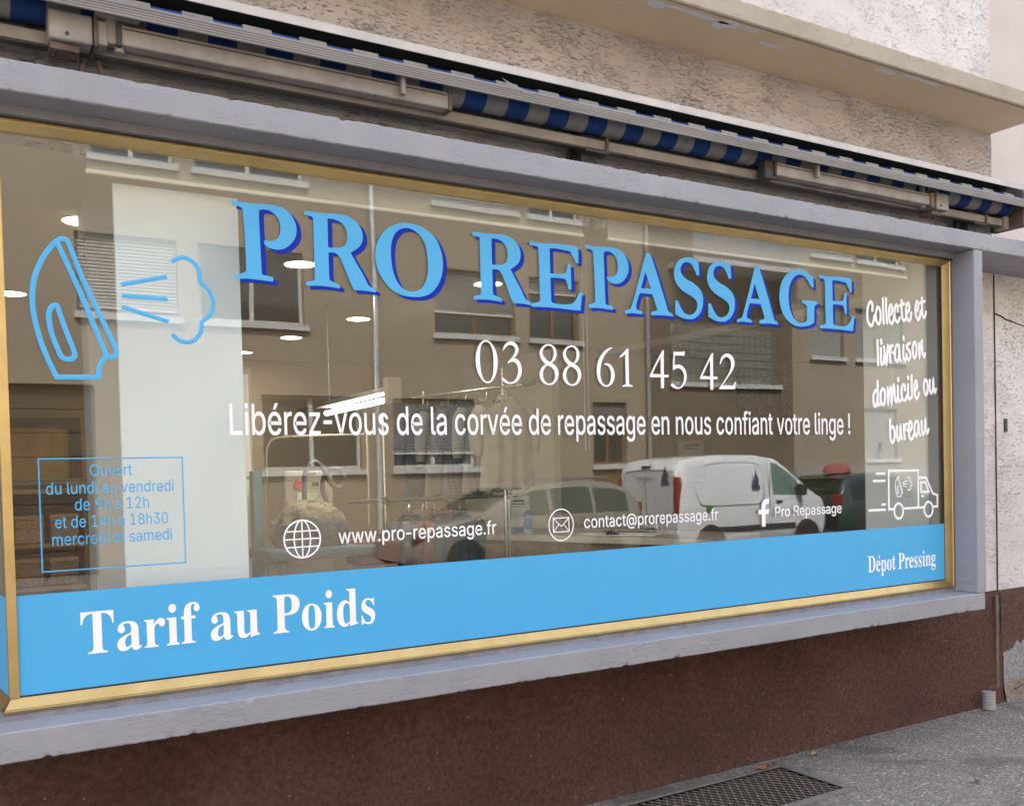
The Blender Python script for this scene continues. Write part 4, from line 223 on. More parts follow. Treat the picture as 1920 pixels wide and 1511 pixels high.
def mk_brown(name, c1, c2, speck=.9):
    t = NT(name)
    p = t.pos()
    n1 = t.noise(p, 42, 5, .7)
    n2 = t.noise(p, 2.0, 4, .6)
    n3 = t.noise(p, 160, 2)
    c = t.mix(t.ramp(n2, .32, .68), c1, c2)
    c = t.mix(t.ramp(n1, .40, .60, .55, 0), c, tuple(x * .45 for x in c1))
    sp = t.math('MULTIPLY', t.ramp(t.voro(p, 34), .06, .16, 1, 0), t.ramp(t.noise(p, 21, 1), .55, .62))
    c = t.mix(t.math('MULTIPLY', sp, speck), c, (.42, .36, .30))
    t.col(c)
    t.bump(t.math('ADD', n1, t.math('MULTIPLY', n3, .4)), 1.0, .022)
    return t.set(.92, spec=.2)
M['plinth'] = mk_brown('plinth_brown', (.108, .058, .047), (.165, .085, .066), .8)
M['plinth_near'] = mk_brown('plinth_neighbour', (.155, .088, .07), (.19, .108, .085), .25)

def mk_asphalt(name, base, stains=True):
    t = NT(name)
    p = t.pos()
    g = t.noise(p, 60, 4, .8)
    v = t.n("TexVoronoi", feature='F1')
    v.inputs["Scale"].default_value = 72
    t.l(p, v.inputs["Vector"])
    stone = t.n("SeparateColor")
    t.l(v.outputs["Color"], stone.inputs[0])
    n2 = t.noise(p, 1.9, 5, .65, .8)
    n4 = t.noise(p, 9, 4, .65)
    sc = lambda k: tuple(min(1, x * k) for x in base)
    c = t.mix(t.ramp(stone.outputs[0], .1, .9), sc(.64), sc(1.2))                 # each stone its own tone
    c = t.mix(t.ramp(v.outputs["Distance"], .38, .65, 0, .6), c, sc(.36))          # bitumen between them
    c = t.mix(t.ramp(g, .38, .62, .55, 0), c, sc(.5))
    c = t.mix(t.ramp(n4, .42, .66, 0, .45), c, sc(.55))
    c = t.mix(t.ramp(stone.outputs[1], .965, .975, 0, .7), c, (.52, .48, .44))        # a few pale chips
    if stains:
        c = t.mix(t.ramp(n2, .53, .62, 0, .6), c, sc(.30))
    t.col(c)
    t.bump(t.math('ADD', t.math('MULTIPLY', v.outputs["Distance"], -1.2), g), .9, .010)
    return t.set(.88, spec=.25)
M['asphalt'] = mk_asphalt('pavement_asphalt', (.375, .332, .298))
M['road'] = mk_asphalt('road_asphalt', (.12, .117, .114))

def mk_gold():
    t = NT('gold_aluminium')
    n = t.noise(t.pos(3, 60, 60), 1, 3)
    n2 = t.noise(t.pos(), 7, 4, .6)
    c = t.mix(t.ramp(n2, .3, .7), (.47, .35, .155), (.56, .43, .21))
    t.col(c)
    t.l(t.ramp(n, .3, .7, .30, .44), t.b.inputs["Roughness"])
    t.set(.3, 1.0)
    return t.m
M['gold'] = mk_gold()

def mk_glass(name, f0=.045, tint=(.97, .985, .975), wave=0.):
    m = bpy.data.materials.new(name)
    m.use_nodes = True
    nt = m.node_tree
    nt.nodes.remove(nt.nodes["Principled BSDF"])
    N = nt.nodes.new
    geo = N("ShaderNodeNewGeometry")
    dot = N("ShaderNodeVectorMath"); dot.operation = 'DOT_PRODUCT'
    nt.links.new(geo.outputs["Normal"], dot.inputs[0]); nt.links.new(geo.outputs["Incoming"], dot.inputs[1])
    ab = N("ShaderNodeMath"); ab.operation = 'ABSOLUTE'; nt.links.new(dot.outputs["Value"], ab.inputs[0])
    inv = N("ShaderNodeMath"); inv.operation = 'SUBTRACT'; inv.inputs[0].default_value = 1; nt.links.new(ab.outputs[0], inv.inputs[1])
    pw = N("ShaderNodeMath"); pw.operation = 'POWER'; pw.inputs[1].default_value = 5; nt.links.new(inv.outputs[0], pw.inputs[0])
    mr = N("ShaderNodeMapRange"); mr.inputs["To Min"].default_value = f0; mr.inputs["To Max"].default_value = 1
    nt.links.new(pw.outputs[0], mr.inputs["Value"])
    tr = N("ShaderNodeBsdfTransparent"); tr.inputs[0].default_value = (*tint, 1)
    gl = N("ShaderNodeBsdfGlossy"); gl.inputs["Roughness"].default_value = 0.0; gl.inputs[0].default_value = (1, 1, 1, 1)
    if wave:                                            # float glass is never quite flat: far reflections bend a little
        ns = N("ShaderNodeTexNoise"); ns.inputs["Scale"].default_value = 1.3; ns.inputs["Detail"].default_value = 1.5
        nt.links.new(geo.outputs["Position"], ns.inputs["Vector"])
        bp = N("ShaderNodeBump"); bp.inputs["Strength"].default_value = 1.0; bp.inputs["Distance"].default_value = wave
        nt.links.new(ns.outputs[0], bp.inputs["Height"]); nt.links.new(bp.outputs[0], gl.inputs["Normal"])
    mx = N("ShaderNodeMixShader")
    nt.links.new(mr.outputs[0], mx.inputs[0]); nt.links.new(tr.outputs[0], mx.inputs[1]); nt.links.new(gl.outputs[0], mx.inputs[2])
    nt.links.new(mx.outputs[0], nt.nodes["Material Output"].inputs[0])
    return m
M['glass'] = mk_glass('shop_glass', .047, wave=.0007)
M['car_glass'] = mk_glass('car_glass', .06, (.45, .55, .50))
M['window_glass'] = plain('window_glass_far', (.035, .04, .042), .05, 0, .2, 2, 0, .8)

def emit(name, c, s):
    t = NT(name)
    t.b.inputs["Base Color"].default_value = (.8, .8, .8, 1)
    t.b.inputs["Emission Color"].default_value = (*c, 1)
    t.b.inputs["Emission Strength"].default_value = s
    return t.m
M['lamp_glow'] = emit('lamp_glow', (1.0, .86, .66), 4.0)
M['tube_glow'] = emit('tube_glow', (1.0, .93, .80), 4.0)

M['film_blue'] = plain('film_blue', (.078, .41, .75), .4, 0, .02, 3, 0, .25)
M['letter_blue'] = plain('letter_blue', (.088, .42, .76), .4, 0, .02, 3, 0, .25)
M['letter_royal'] = plain('letter_royal', (.008, .030, .37), .5, 0, .03, 3, 0, .12)
M['letter_white'] = plain('letter_white', (.92, .92, .94), .5, 0, .02, 3, 0, .25)
def mk_cream():
    t = NT('cream_paint')
    p = t.pos()
    n1 = t.noise(p, 3.5, 5, .65)
    st = t.noise(t.pos(7, 7, 22), 1, 5, .7, .8)
    sp = t.noise(p, 48, 4, .7)
    c = t.mix(t.ramp(n1, .3, .7), (.37, .325, .255), (.45, .40, .325))
    c = t.mix(t.ramp(st, .58, .72, 0, .55), c, (.19, .165, .13))
    c = t.mix(t.ramp(sp, .62, .72, 0, .6), c, (.17, .15, .12))
    t.col(c)
    t.bump(t.math('SUBTRACT', t.noise(p, 60, 3), t.ramp(sp, .62, .72)), .6, .004)
    return t.set(.85, spec=.2)
M['cream_paint'] = mk_cream()
M['soffit_paint'] = plain('soffit_paint', (.62, .50, .345), .8, 0, .07, 2, .2)
M['flake'] = plain('flake', (.62, .62, .70), .7, 0, .08, 30, .2)
M['smooth_cream'] = plain('smooth_cream', (.56, .505, .475), .85, 0, .05, 3, .35)
M['alu_white'] = plain('alu_white', (.36, .33, .30), .42, 0, .10, 14, .05)
M['hood_white'] = plain('hood_white', (.52, .495, .47), .5, 0, .15, 5, .05)
M['hood_dark'] = plain('hood_inner_shade', (.035, .038, .037), .6, 0, .1, 6)
M['arm_cream'] = plain('arm_cream', (.28, .255, .23), .5, 0, .25, 7, .1)
M['iron_dark'] = plain('iron_dark', (.05, .045, .045), .55, .3, .25, 18, .1)
M['rust'] = plain('rusty_steel', (.14, .10, .085), .75, .25, .35, 26, .3)

def mk_stripes():
    t = NT('awning_cloth')
    sx = t.n("SeparateXYZ")
    if t.geo is None: t.pos()
    t.l(t.geo.outputs["Position"], sx.inputs[0])
    fr = t.math('FRACT', t.math('DIVIDE', t.math('ADD', sx.outputs[0], 10.02), .208), 0)
    m = t.math('GREATER_THAN', fr, .5)
    g = t.noise(t.pos(), 20, 4, .6)
    grey = t.mix(t.ramp(g, .3, .7), (.19, .18, .17), (.27, .255, .24))
    blue = t.mix(t.ramp(g, .3, .7), (.012, .040, .15), (.018, .055, .19))
    t.col(t.mix(m, grey, blue))
    t.bump(t.noise(t.pos(300, 300, 300), 1, 1), .2, .002)
    return t.set(.85, spec=.2)
M['cloth'] = mk_stripes()

def mk_bar():
    t = NT('fascia_ribbed')
    g = t.noise(t.pos(2, 20, 20), 1, 4)
    c = t.mix(t.ramp(g, .3, .7), (.19, .18, .17), (.27, .255, .24))
    sx = t.n("SeparateXYZ"); t.l(t.geo.outputs["Position"], sx.inputs[0])
    t.col(c)
    return t.set(.45)
M['fascia'] = mk_bar()

# ------------------------------------------------------------------ mesh builder
class MB:
    def __init__(self):
        self.v, self.f = [], []
    def add(self, verts, faces):
        o = len(self.v)
        self.v += [tuple(p) for p in verts]
        self.f += [tuple(i + o for i in q) for q in faces]
        return self
    def box(self, x0, x1, y0, y1, z0, z1):
        if x0 > x1: x0, x1 = x1, x0
        if y0 > y1: y0, y1 = y1, y0
        if z0 > z1: z0, z1 = z1, z0
        return self.add([(x0, y0, z0), (x1, y0, z0), (x1, y1, z0), (x0, y1, z0), (x0, y0, z1), (x1, y0, z1), (x1, y1, z1), (x0, y1, z1)],
                        [(0, 3, 2, 1), (4, 5, 6, 7), (0, 1, 5, 4), (1, 2, 6, 5), (2, 3, 7, 6), (3, 0, 4, 7)])
    def obox(self, c, ax, ay, az):
        """Box about c with half-axis vectors."""
        c, ax, ay, az = Vector(c), Vector(ax), Vector(ay), Vector(az)
        vs = [c + sx * ax + sy * ay + sz * az for sz in (-1, 1) for sx, sy in ((-1, -1), (1, -1), (1, 1), (-1, 1))]
        fs = [(0, 3, 2, 1), (4, 5, 6, 7), (0, 1, 5, 4), (1, 2, 6, 5), (2, 3, 7, 6), (3, 0, 4, 7)]
        return self.add(vs, fs)
    def beam(self, a, b, w, h, up=(0, 0, 1)):
        a, b = Vector(a), Vector(b)
        d = (b - a)
        n = d.normalized()
        s = n.cross(Vector(up)).normalized()
        u = s.cross(n)
        return self.obox((a + b) / 2, d / 2, s * (w / 2), u * (h / 2))
    def tube(self, pts, r, n=10, cap=True):
        pts = [Vector(p) for p in pts]
        rs = r if isinstance(r, (list, tuple)) else [r] * len(pts)
        rings = []
        ref = Vector((0, 0, 1))
        for i, p in enumerate(pts):
            d = (pts[min(i + 1, len(pts) - 1)] - pts[max(i - 1, 0)]).normalized()
            if abs(d.dot(ref)) > .95:
                ref = Vector((1, 0, 0)) if abs(d.x) < .9 else Vector((0, 1, 0))
            s = d.cross(ref).normalized()
            u = s.cross(d)
            ref = u
            rings.append([p + (s * math.cos(k * 2 * math.pi / n) + u * math.sin(k * 2 * math.pi / n)) * rs[i] for k in range(n)])
        o = len(self.v)
        for rg in rings:
            self.v += [tuple(q) for q in rg]
        for i in range(len(pts) - 1):
            for k in range(n):
                a = o + i * n + k
                b = o + i * n + (k + 1) % n
                self.f.append((a, b, b + n, a + n))
        if cap:
            self.f.append(tuple(o + k for k in range(n))[::-1])
            self.f.append(tuple(o + (len(pts) - 1) * n + k for k in range(n)))
        return self
    def lathe(self, c, prof, n=20):
        """Profile of (radius, z) turned about the upright axis through c."""
        o = len(self.v)
        for r, z in prof:
            for k in range(n):
                a = k * 2 * math.pi / n
                self.v.append((c[0] + r * math.cos(a), c[1] + r * math.sin(a), c[2] + z))
        for i in range(len(prof) - 1):
            for k in range(n):
                a = o + i * n + k
                b = o + i * n + (k + 1) % n
                self.f.append((a, b, b + n, a + n))
        return self
    def grid(self, rows):
        o = len(self.v)
        n = len(rows[0])
        for r in rows:
            self.v += [tuple(p) for p in r]
        for i in range(len(rows) - 1):
            for k in range(n - 1):
                a = o + i * n + k
                self.f.append((a, a + 1, a + n + 1, a + n))
        return self
    def mesh(self, name):
        me = bpy.data.meshes.new(name)
        me.from_pydata(self.v, [], self.f)
        bm = bmesh.new()
        bm.from_mesh(me)
        bmesh.ops.recalc_face_normals(bm, faces=bm.faces)
        bm.to_mesh(me)
        bm.free()
        return me
    def build(self, name, mat, parent=None, smooth=False, bevel=0., label=None, kind=None, angle=None):
        me = self.mesh(name)
        return put(name, me, mat, parent, smooth, bevel, label, kind)

def put(name, me, mat, parent=None, smooth=False, bevel=0., label=None, kind=None):
    o = bpy.data.objects.new(name, me)
    COL.objects.link(o)
    if mat is not None:
        me.materials.append(M[mat] if isinstance(mat, str) else mat)
    if smooth:
        for p in me.polygons:
            p.use_smooth = True
        me.set_sharp_from_angle(angle=R(30 if smooth == 'crisp' else 55))
    if bevel:
        b = o.modifiers.new("bevel", 'BEVEL')
        b.width = bevel
        b.segments = 2
        b.limit_method = 'ANGLE'
        b.harden_normals = False
    if parent is not None:
        o.parent = parent
        o.matrix_parent_inverse = Matrix.Translation(-ROOT.get(parent.name, Vector()))
    if label: o['label'] = label
    if kind: o['kind'] = kind
    return o

ROOT = {}
def thing(name, label, cat, loc=(0, 0, 0), group=None):
    """An Empty at the thing's base; its parts are modelled in world coordinates and parented with the inverse offset."""
    o = bpy.data.objects.new(name, None)
    COL.objects.link(o)
    o.location = loc
    ROOT[o.name] = Vector(loc)
    o.empty_display_size = .1
    o['label'] = label
    o['category'] = cat
    if group: o['group'] = group
    return o

def tag(o, label, cat, group=None):
    o['label'] = label
    o['category'] = cat
    if group: o['group'] = group
    return o

def struct(o):
    o['kind'] = 'structure'
    return o

def sweep_bar(x0, x1, y0, y1, z0, z1, step=.01, jit=.003, seed=0, rnd=.005):
    """A hand-trowelled concrete bar: a section with small arrises carried along x, its edges chipped and its faces slightly uneven."""
    mb = MB()
    def edge(a, b, n):
        return [(a[0] + (b[0] - a[0]) * i / n, a[1] + (b[1] - a[1]) * i / n) for i in range(n)]
    c = [(y0 + rnd, z0), (y1, z0), (y1, z1), (y0 + rnd, z1), (y0, z1 - rnd), (y0, z0 + rnd)]
    sec = edge(c[0], c[1], 5) + edge(c[1], c[2], 2) + edge(c[2], c[3], 5) + edge(c[3], c[4], 1) + edge(c[4], c[5], 6) + edge(c[5], c[0], 1)
    n = max(2, int((x1 - x0) / step))
    rows = []
    for i in range(n + 1):
        x = x0 + (x1 - x0) * i / n
        row = []
        for (y, z) in sec:
            corner = (min(abs(z - z0), abs(z - z1)) <= rnd * 1.01) and y - y0 <= rnd * 1.01
            q = Vector((x * 3 + seed, y * 3, z * 3))
            q2 = Vector((x * 40 + seed, y * 40, z * 40))
            q3 = Vector((x * 95 + seed, y * 60, z * 60))
            d = noise.noise(q) * jit * .35 + noise.noise(q2) * jit * .16
            d2 = noise.noise(q + Vector((11, 3, 5))) * jit * .35 + noise.noise(q2 + Vector((1, 13, 5))) * jit * .16
            if corner:
                chip = max(0, noise.noise(Vector((x * 30 + seed, z * 9, 4))) - .30) * jit * 2.4 + abs(noise.noise(q3)) * jit * .35
                s = 1 if z < (z0 + z1) / 2 else -1
                d += chip * .6
                d2 += s * chip
            row.append((x, y + (d if y < y1 - 1e-4 else 0), z + d2))
        row.append(row[0])
        rows.append(row)
    mb.grid(rows)
    k = len(sec)
    for r in (rows[0], rows[-1]):
        mb.add(r[:-1], [tuple(range(k))])
    return mb

# ------------------------------------------------------------------ ground
WALL = .22          # y of the rendered wall face; the shop glass stands at y = 0
FRONT = -.161       # y of the front of the painted surround

def slab_with_hole(x0, x1, y0, y1, z, hx0, hx1, hy0, hy1, depth):
    mb = MB()
    xs, ys = [x0, hx0, hx1, x1], [y0, hy0, hy1, y1]
    for i in range(3):
        for j in range(3):
            if i == 1 and j == 1:
                continue
            mb.add([(xs[i], ys[j], z), (xs[i + 1], ys[j], z), (xs[i + 1], ys[j + 1], z), (xs[i], ys[j + 1], z)], [(0, 1, 2, 3)])
    b = z - depth
    mb.add([(hx0, hy0, z), (hx1, hy0, z), (hx1, hy1, z), (hx0, hy1, z), (hx0, hy0, b), (hx1, hy0, b), (hx1, hy1, b), (hx0, hy1, b)],
           [(0, 1, 5, 4), (1, 2, 6, 5), (2, 3, 7, 6), (3, 0, 4, 7), (4, 5, 6, 7)])
    return mb

GX0, GX1, GY0, GY1 = 1.95, 3.70, -.36, .055
struct(slab_with_hole(-40, 60, -2.5, .6, 0, GX0, GX1, GY0, GY1, .5).build('pavement', 'asphalt'))
struct(MB().box(-40, 60, -2.64, -2.503, -.3, -.004).build('kerb', plain('kerb_stone', (.33, .31, .29), .8, 0, .15, 4, .3), bevel=.012))
struct(MB().add([(-160, -11.6, -.12), (160, -11.6, -.12), (160, -2.6, -.12), (-160, -2.6, -.12)], [(0, 1, 2, 3)]).build('road', 'road'))
struct(MB().box(-40, 60, -11.74, -11.6, -.3, 0).build('kerb', plain('kerb_stone_far', (.34, .32, .30), .8, 0, .15, 4, .3), bevel=.012))
struct(MB().add([(-40, -20, -.004), (60, -20, -.004), (60, -11.74, -.004), (-40, -11.74, -.004)], [(0, 1, 2, 3)]).build('far_pavement', 'asphalt'))
struct(MB().add([(-160, -160, -.6), (160, -160, -.6), (160, 160, -.6), (-160, 160, -.6)], [(0, 1, 2, 3)]).build('ground', plain('earth', (.16, .15, .13), .9)))

# ------------------------------------------------------------------ the shop's building
shop = thing('shop_building', 'pale rendered shop building with a lavender-grey window surround and brown plinth', 'building', (2.6, .3, 0))
# upper wall, from the lintel to the roof
def wavy_panel(x0, x1, z0, z1, y, nx, nz, amp):
    mb = MB()
    rows = []
    for j in range(nz + 1):
        z = z0 + (z1 - z0) * j / nz
        rows.append([(x0 + (x1 - x0) * i / nx, y + noise.noise(Vector((i * 5.3 / nx * (x1 - x0), z * 5.3, y))) * amp, z) for i in range(nx + 1)])
    return mb.grid(rows)
wavy_panel(-2.6, 5.86, 2.70, 3.64, WALL, 90, 10, .004).build('wall', 'render_shaded', shop, True, label='weathered stretch of wall behind the awning')
wavy_panel(-2.6, 5.86, 3.72, 6.6, WALL, 60, 20, .003).build('wall', 'render_pale', shop, True, label='pale scratched render above the ledge')
MB().box(5.80, 5.86, WALL + .006, 7.2, 2.70, 6.6).build('wall', 'render_pale', shop)
MB().box(-2.6, 5.862, WALL + .01, 7.2, 6.5, 6.75).build('roof', 'cream_paint', shop)
# wall to the right of the window, down to the plinth
wavy_panel(5.13, 5.866, .696, 2.78, WALL, 16, 40, .003).build('wall', 'render_pale', shop, True)
# brown plinth under the window, leaning out a little at its foot
rows = []
for j in range(19):
    z = -.02 + .74 * j / 18
    rows.append([(-2.6 + 8.466 * i / 240, .205 - .02 * (1 - z / .72) + noise.noise(Vector((i * .9, z * 22, 0))) * .005
                  - (.012 * max(0, 1 - z / .05) * (1 + noise.noise(Vector((i * .35, 7, 0))))), z) for i in range(241)])
MB().grid(rows).build('plinth', 'plinth', shop, True)
MB().box(5.80, 5.826, .186, .2, .02, .69).build('joint_strip', plain('joint_strip', (.14, .105, .09), .8, 0, .3, 12, .3), shop)
# ledge over the shop front
sweep_bar(-2.6, 5.872, -.15, WALL + .02, 3.636, 3.731, .012, .004, 3, .006).build('ledge', 'cream_paint', shop, 'crisp')
MB().box(-2.6, 5.866, -.128, WALL + .01, 3.6315, 3.6335).build('soffit', 'soffit_paint', shop)
def flake(cx, cy, pts, z=3.6305):
    mb = MB()
    n = len(pts)
    mb.add([(cx + x, cy + y, z) for x, y in pts] + [(cx + x * .97, cy + y * .97, z - .0012) for x, y in pts],
           [tuple(range(n)), tuple(range(n, 2 * n))] + [(i, (i + 1) % n, n + (i + 1) % n, n + i) for i in range(n)])
    return mb.build('peeled_paint', 'flake', shop)
rf = random.Random(3)
def blob(w, d, n=18, sk=0.):
    out = []
    for i in range(n):
        a = i * 2 * math.pi / n
        k = .62 + .38 * rf.random()
        out.append((w * k * math.cos(a) + sk * math.sin(a) * d, d * k * math.sin(a)))
    return out
for (cx, cy, w, d, sk) in ((2.86, -.085, .05, .022, 0), (3.10, -.10, .17, .010, 0), (3.27, -.085, .06, .030, -.35), (3.42, -.105, .055, .010, 0),
                           (3.62, -.03, .055, .012, 0), (3.70, -.03, .02, .006, 0), (4.15, -.06, .016, .010, 0), (4.42, -.095, .09, .013, -.5), (4.62, -.112, .07, .007, 0),
                           (4.78, -.11, .08, .008, 0)):
    flake(cx, cy, blob(w * 1.35, d * 1.7, sk=sk))

# window surround
sweep_bar(-1.6, 6.9, FRONT, WALL + .02, 2.746, 2.842, .008, .0055, 1, .004).build('lintel', 'lavender', shop, 'crisp')
MB().box(-1.6, 5.078, -.045, .10, 2.7145, 2.7475).build('lintel_lip', plain('lip_grey', (.20, .195, .21), .7, 0, .12, 9, .3), shop, bevel=.003)
sweep_bar(-.02, 5.141, FRONT, .10, .703, .799, .008, .0055, 2, .004).build('sill', 'lavender', shop, 'crisp')
# the jamb is the same bar stood on end
jb = sweep_bar(.802, 2.744, FRONT + .002, WALL + .02, 0, .080, .012, .002, 5, .004)
jb.v = [(5.081 + z, y, x) for (x, y, z) in jb.v]
jb.build('jamb', 'lavender', shop, 'crisp')
MB().box(.14, 5.09, -.012, .07, .797, .826).build('sill_bed', plain('sill_bed', (.26, .255, .29), .8, 0, .25, 15, .4), shop)
# body of the building round the shop room
MB().box(-2.6, -2.45, WALL, 7.2, 0, 6.5).build('wall', 'render_pale', shop)
MB().box(-2.6, 11.0, 7.05, 7.2, 0, 6.5).build('wall', 'render_pale', shop)

# ------------------------------------------------------------------ neighbouring building on the right
nb = thing('neighbour_building', 'cream smooth building behind the right-hand corner, lower wall rendered over a brick-red plinth', 'building', (8, .4, 0))
MB().box(5.866, 12, .62, .9, 2.72, 7.5).build('wall', 'smooth_cream', nb, label='smooth cream upper wall set back behind the corner')
wavy_panel(5.872, 9, .715, 2.78, WALL - .004, 50, 40, .003).build('wall', 'render_pale', nb, True)
rows = []
for j in range(19):
    z = .09 + .625 * j / 18
    rows.append([(5.874 + 3.1 * i / 80, .198 + noise.noise(Vector((i * .8, z * 14, 4))) * .005, z) for i in range(81)])
MB().grid(rows).build('plinth', 'plinth_near', nb, True)
# bare patch and broken foot of the plinth
rows = []
for j in range(9):
    z = .10 + .21 * j / 8
    rows.append([(5.885 + .55 * i / 24, .192 + .006 * (j == 8) + noise.noise(Vector((i * .9, z * 40, 9))) * .005, z + (.05 * noise.noise(Vector((i * .5, 3, 2))) + .16 * i / 24 if j > 5 else 0)) for i in range(25)])
MB().grid(rows).build('bare_patch', mk_brown('bare_cement', (.34, .33, .335), (.46, .45, .45), .2), nb, True)
rows = []
for j in range(9):
    z = -.02 + .14 * j / 8
    rows.append([(5.872 + 3.1 * i / 120, .188 - .03 * (1 - j / 8) + noise.noise(Vector((i * .5, z * 30, 12))) * .014, z + .02 * noise.noise(Vector((i * .4, 1, 1))) * (j > 6)) for i in range(121)])
MB().grid(rows).build('footing', mk_brown('footing_stone', (.30, .25, .20), (.40, .33, .27), .3), nb, True)
MB().tube([(5.905, .185, .075), (6.0, .178, .07), (6.10, .18, .088), (6.3, .178, .10), (6.6, .18, .115)], .006, 5).build('crack', 'iron_dark', nb)
MB().tube([(5.868, .217, .02), (5.8675, .216, 1.0), (5.869, .2165, 1.9), (5.868, .217, 2.74)], .0045, 5).build('joint', 'iron_dark', nb)
pts = [(5.872 + i * .06, WALL - .005, 2.49 - .012 * i + .008 * noise.noise(Vector((i * .7, 0, 0)))) for i in range(12)]
MB().tube(pts, [.005 * (1 - i / 13) + .001 for i in range(12)], 5).build('crack', 'iron_dark', nb)
MB().box(5.955, 5.98, .205, .217, 1.735, 1.82).build('wall_slot', 'iron_dark', nb)
MB().box(6.05, 8, -.02, .62, 2.862, 2.905).build('cornice', 'smooth_cream', nb, bevel=.004)
for i, pts in enumerate(([(5.9, .6, 3.86), (5.915, .598, 3.6), (5.94, .598, 3.3), (5.95, .6, 3.0)], [(6.14, .6, 3.9), (6.19, .597, 3.72), (6.18, .597, 3.55), (6.08, .597, 3.3), (5.97, .598, 3.12), (5.96, .6, 3.0)])):
    tag(MB().tube(pts, .008, 6).build('hanging_cable', plain('cable_grey', (.20, .17, .16), .6), smooth=True),
        ('thin straight cable hanging down the cream neighbouring wall', 'thin slack cable bowing across the cream neighbouring wall')[i], 'cable')

# ------------------------------------------------------------------ shop window
win = thing('shop_window', 'large gold-framed shop window with blue and white lettering', 'shop window', (2.6, 0, .82))
GL_X0, GL_X1, GL_Z0, GL_Z1 = .2247, 5.003, .870, 2.671
OX0, OX1, OZ0, OZ1 = .172, 5.075, .822, 2.713
def rail(p0, p1, q0, q1):
    """Moulded gold rail: outer edge p0-p1, inner (glass) edge q0-q1, mitred; stepped front, sloping to the glass."""
    mb = MB()
    prof = [(0, .045), (0, -.020), (.20, -.024), (.26, -.019), (.30, -.0205), (1, -.006), (1, .012), (.8, .045)]
    rows = []
    for (o, i) in ((p0, q0), (p1, q1)):
        rows.append([(o[0] + (i[0] - o[0]) * w, y, o[1] + (i[1] - o[1]) * w) for w, y in prof])
    n = len(prof)
    mb.add(rows[0] + rows[1], [(k, (k + 1) % n, n + (k + 1) % n, n + k) for k in range(n)] + [tuple(range(n)), tuple(range(n, 2 * n))])
    return mb
rail((OX0, OZ1), (OX1, OZ1), (.2, GL_Z1), (GL_X1, GL_Z1)).build('frame_rail', 'gold', win, bevel=.0012)
rail((OX0, OZ0), (OX1, OZ0), (.2, GL_Z0), (GL_X1, GL_Z0)).build('frame_rail', 'gold', win, bevel=.0012)
rail((OX1, OZ0), (OX1, OZ1), (GL_X1, GL_Z0), (GL_X1, GL_Z1)).build('frame_stile', 'gold', win, bevel=.0012)
MB().box(.195, .2247, -.012, .03, .869, 2.69).build('corner_post', 'gold', win, bevel=.002)
gk = plain('gasket', (.02, .02, .02), .6)
MB().box(GL_X0, GL_X1, -.0065, .010, GL_Z0 - .001, GL_Z0 + .005).build('gasket', gk, win)
MB().box(GL_X1 - .004, GL_X1 + .001, -.0065, .010, GL_Z0, GL_Z1).build('gasket', gk, win)
pane = MB().box(.2235, 5.008, -.004, .004, .866, 2.676).build('glass_pane', 'glass', win)
# side pane returning into the doorway
side = MB().add([(.200, .02, .862), (.1, .95, .862), (.1, .95, 2.68), (.200, .02, 2.68), (.206, .02, .862), (.106, .95, .862), (.106, .95, 2.68), (.206, .02, 2.68)],
                [(0, 1, 2, 3), (4, 5, 6, 7), (0, 1, 5, 4), (2, 3, 7, 6), (1, 2, 6, 5), (0, 3, 7, 4)]).build('side_pane', 'glass', win)
MB().add([(.1985, .03, .866), (.0985, .95, .866), (.0985, .95, 1.19), (.1985, .03, 1.19)], [(0, 1, 2, 3)]).build('side_film', 'film_blue', win)
MB().add([(.197, .02, .866), (.10, .95, .866), (.17, .02, .825), (.07, .95, .825), (.20, .02, .80), (.1, .95, .80)], [(0, 1, 3, 2), (2, 3, 5, 4)]).build('side_rail', 'gold', win)
MB().add([(.197, .02, 2.676), (.10, .95, 2.676), (.17, .02, 2.715), (.07, .95, 2.715), (.20, .02, 2.75), (.1, .95, 2.75)], [(0, 1, 3, 2), (2, 3, 5, 4)]).build('side_rail', 'gold', win)
# blue film along the foot of the glass
MB().box(.2249, 4.9985, -.0056, -.0046, .8752, 1.196).build('blue_band', 'film_blue', win)

# ---- lettering
def fill_mesh(name, contours, y, th=.0006):
    """Flat vinyl cut to the given closed outlines (x, z), front at y."""
    cu = bpy.data.curves.new(name, 'CURVE')
    cu.dimensions = '2D'
    cu.fill_mode = 'BOTH'
    cu.extrude = th * 50
    for c in contours:
        sp = cu.splines.new('POLY')
        sp.points.add(len(c) - 1)
        for p, (x, z) in zip(sp.points, c):
            p.co = (x * 100, z * 100, 0, 1)
        sp.use_cyclic_u = True
    ob = bpy.data.objects.new(name, cu)
    COL.objects.link(ob)
    bpy.context.view_layer.update()
    me = bpy.data.meshes.new_from_object(ob.evaluated_get(bpy.context.evaluated_depsgraph_get()))
    bpy.data.objects.remove(ob)
    bpy.data.curves.remove(cu)
    for v in me.vertices:
        x, z, e = v.co / 100          # tessellated at a hundredfold size: small glyphs fill cleanly
        v.co = (x, y - e, z)
    bm = bmesh.new(); bm.from_mesh(me)
    bmesh.ops.recalc_face_normals(bm, faces=bm.faces)
    bm.to_mesh(me); bm.free()
    me.name = name
    return me

def unflat(c, k):
    return [(c[i] * k, c[i + 1] * k) for i in range(0, len(c), 2)]

Y_SHADOW, Y_LETTER = -.0050, -.0062
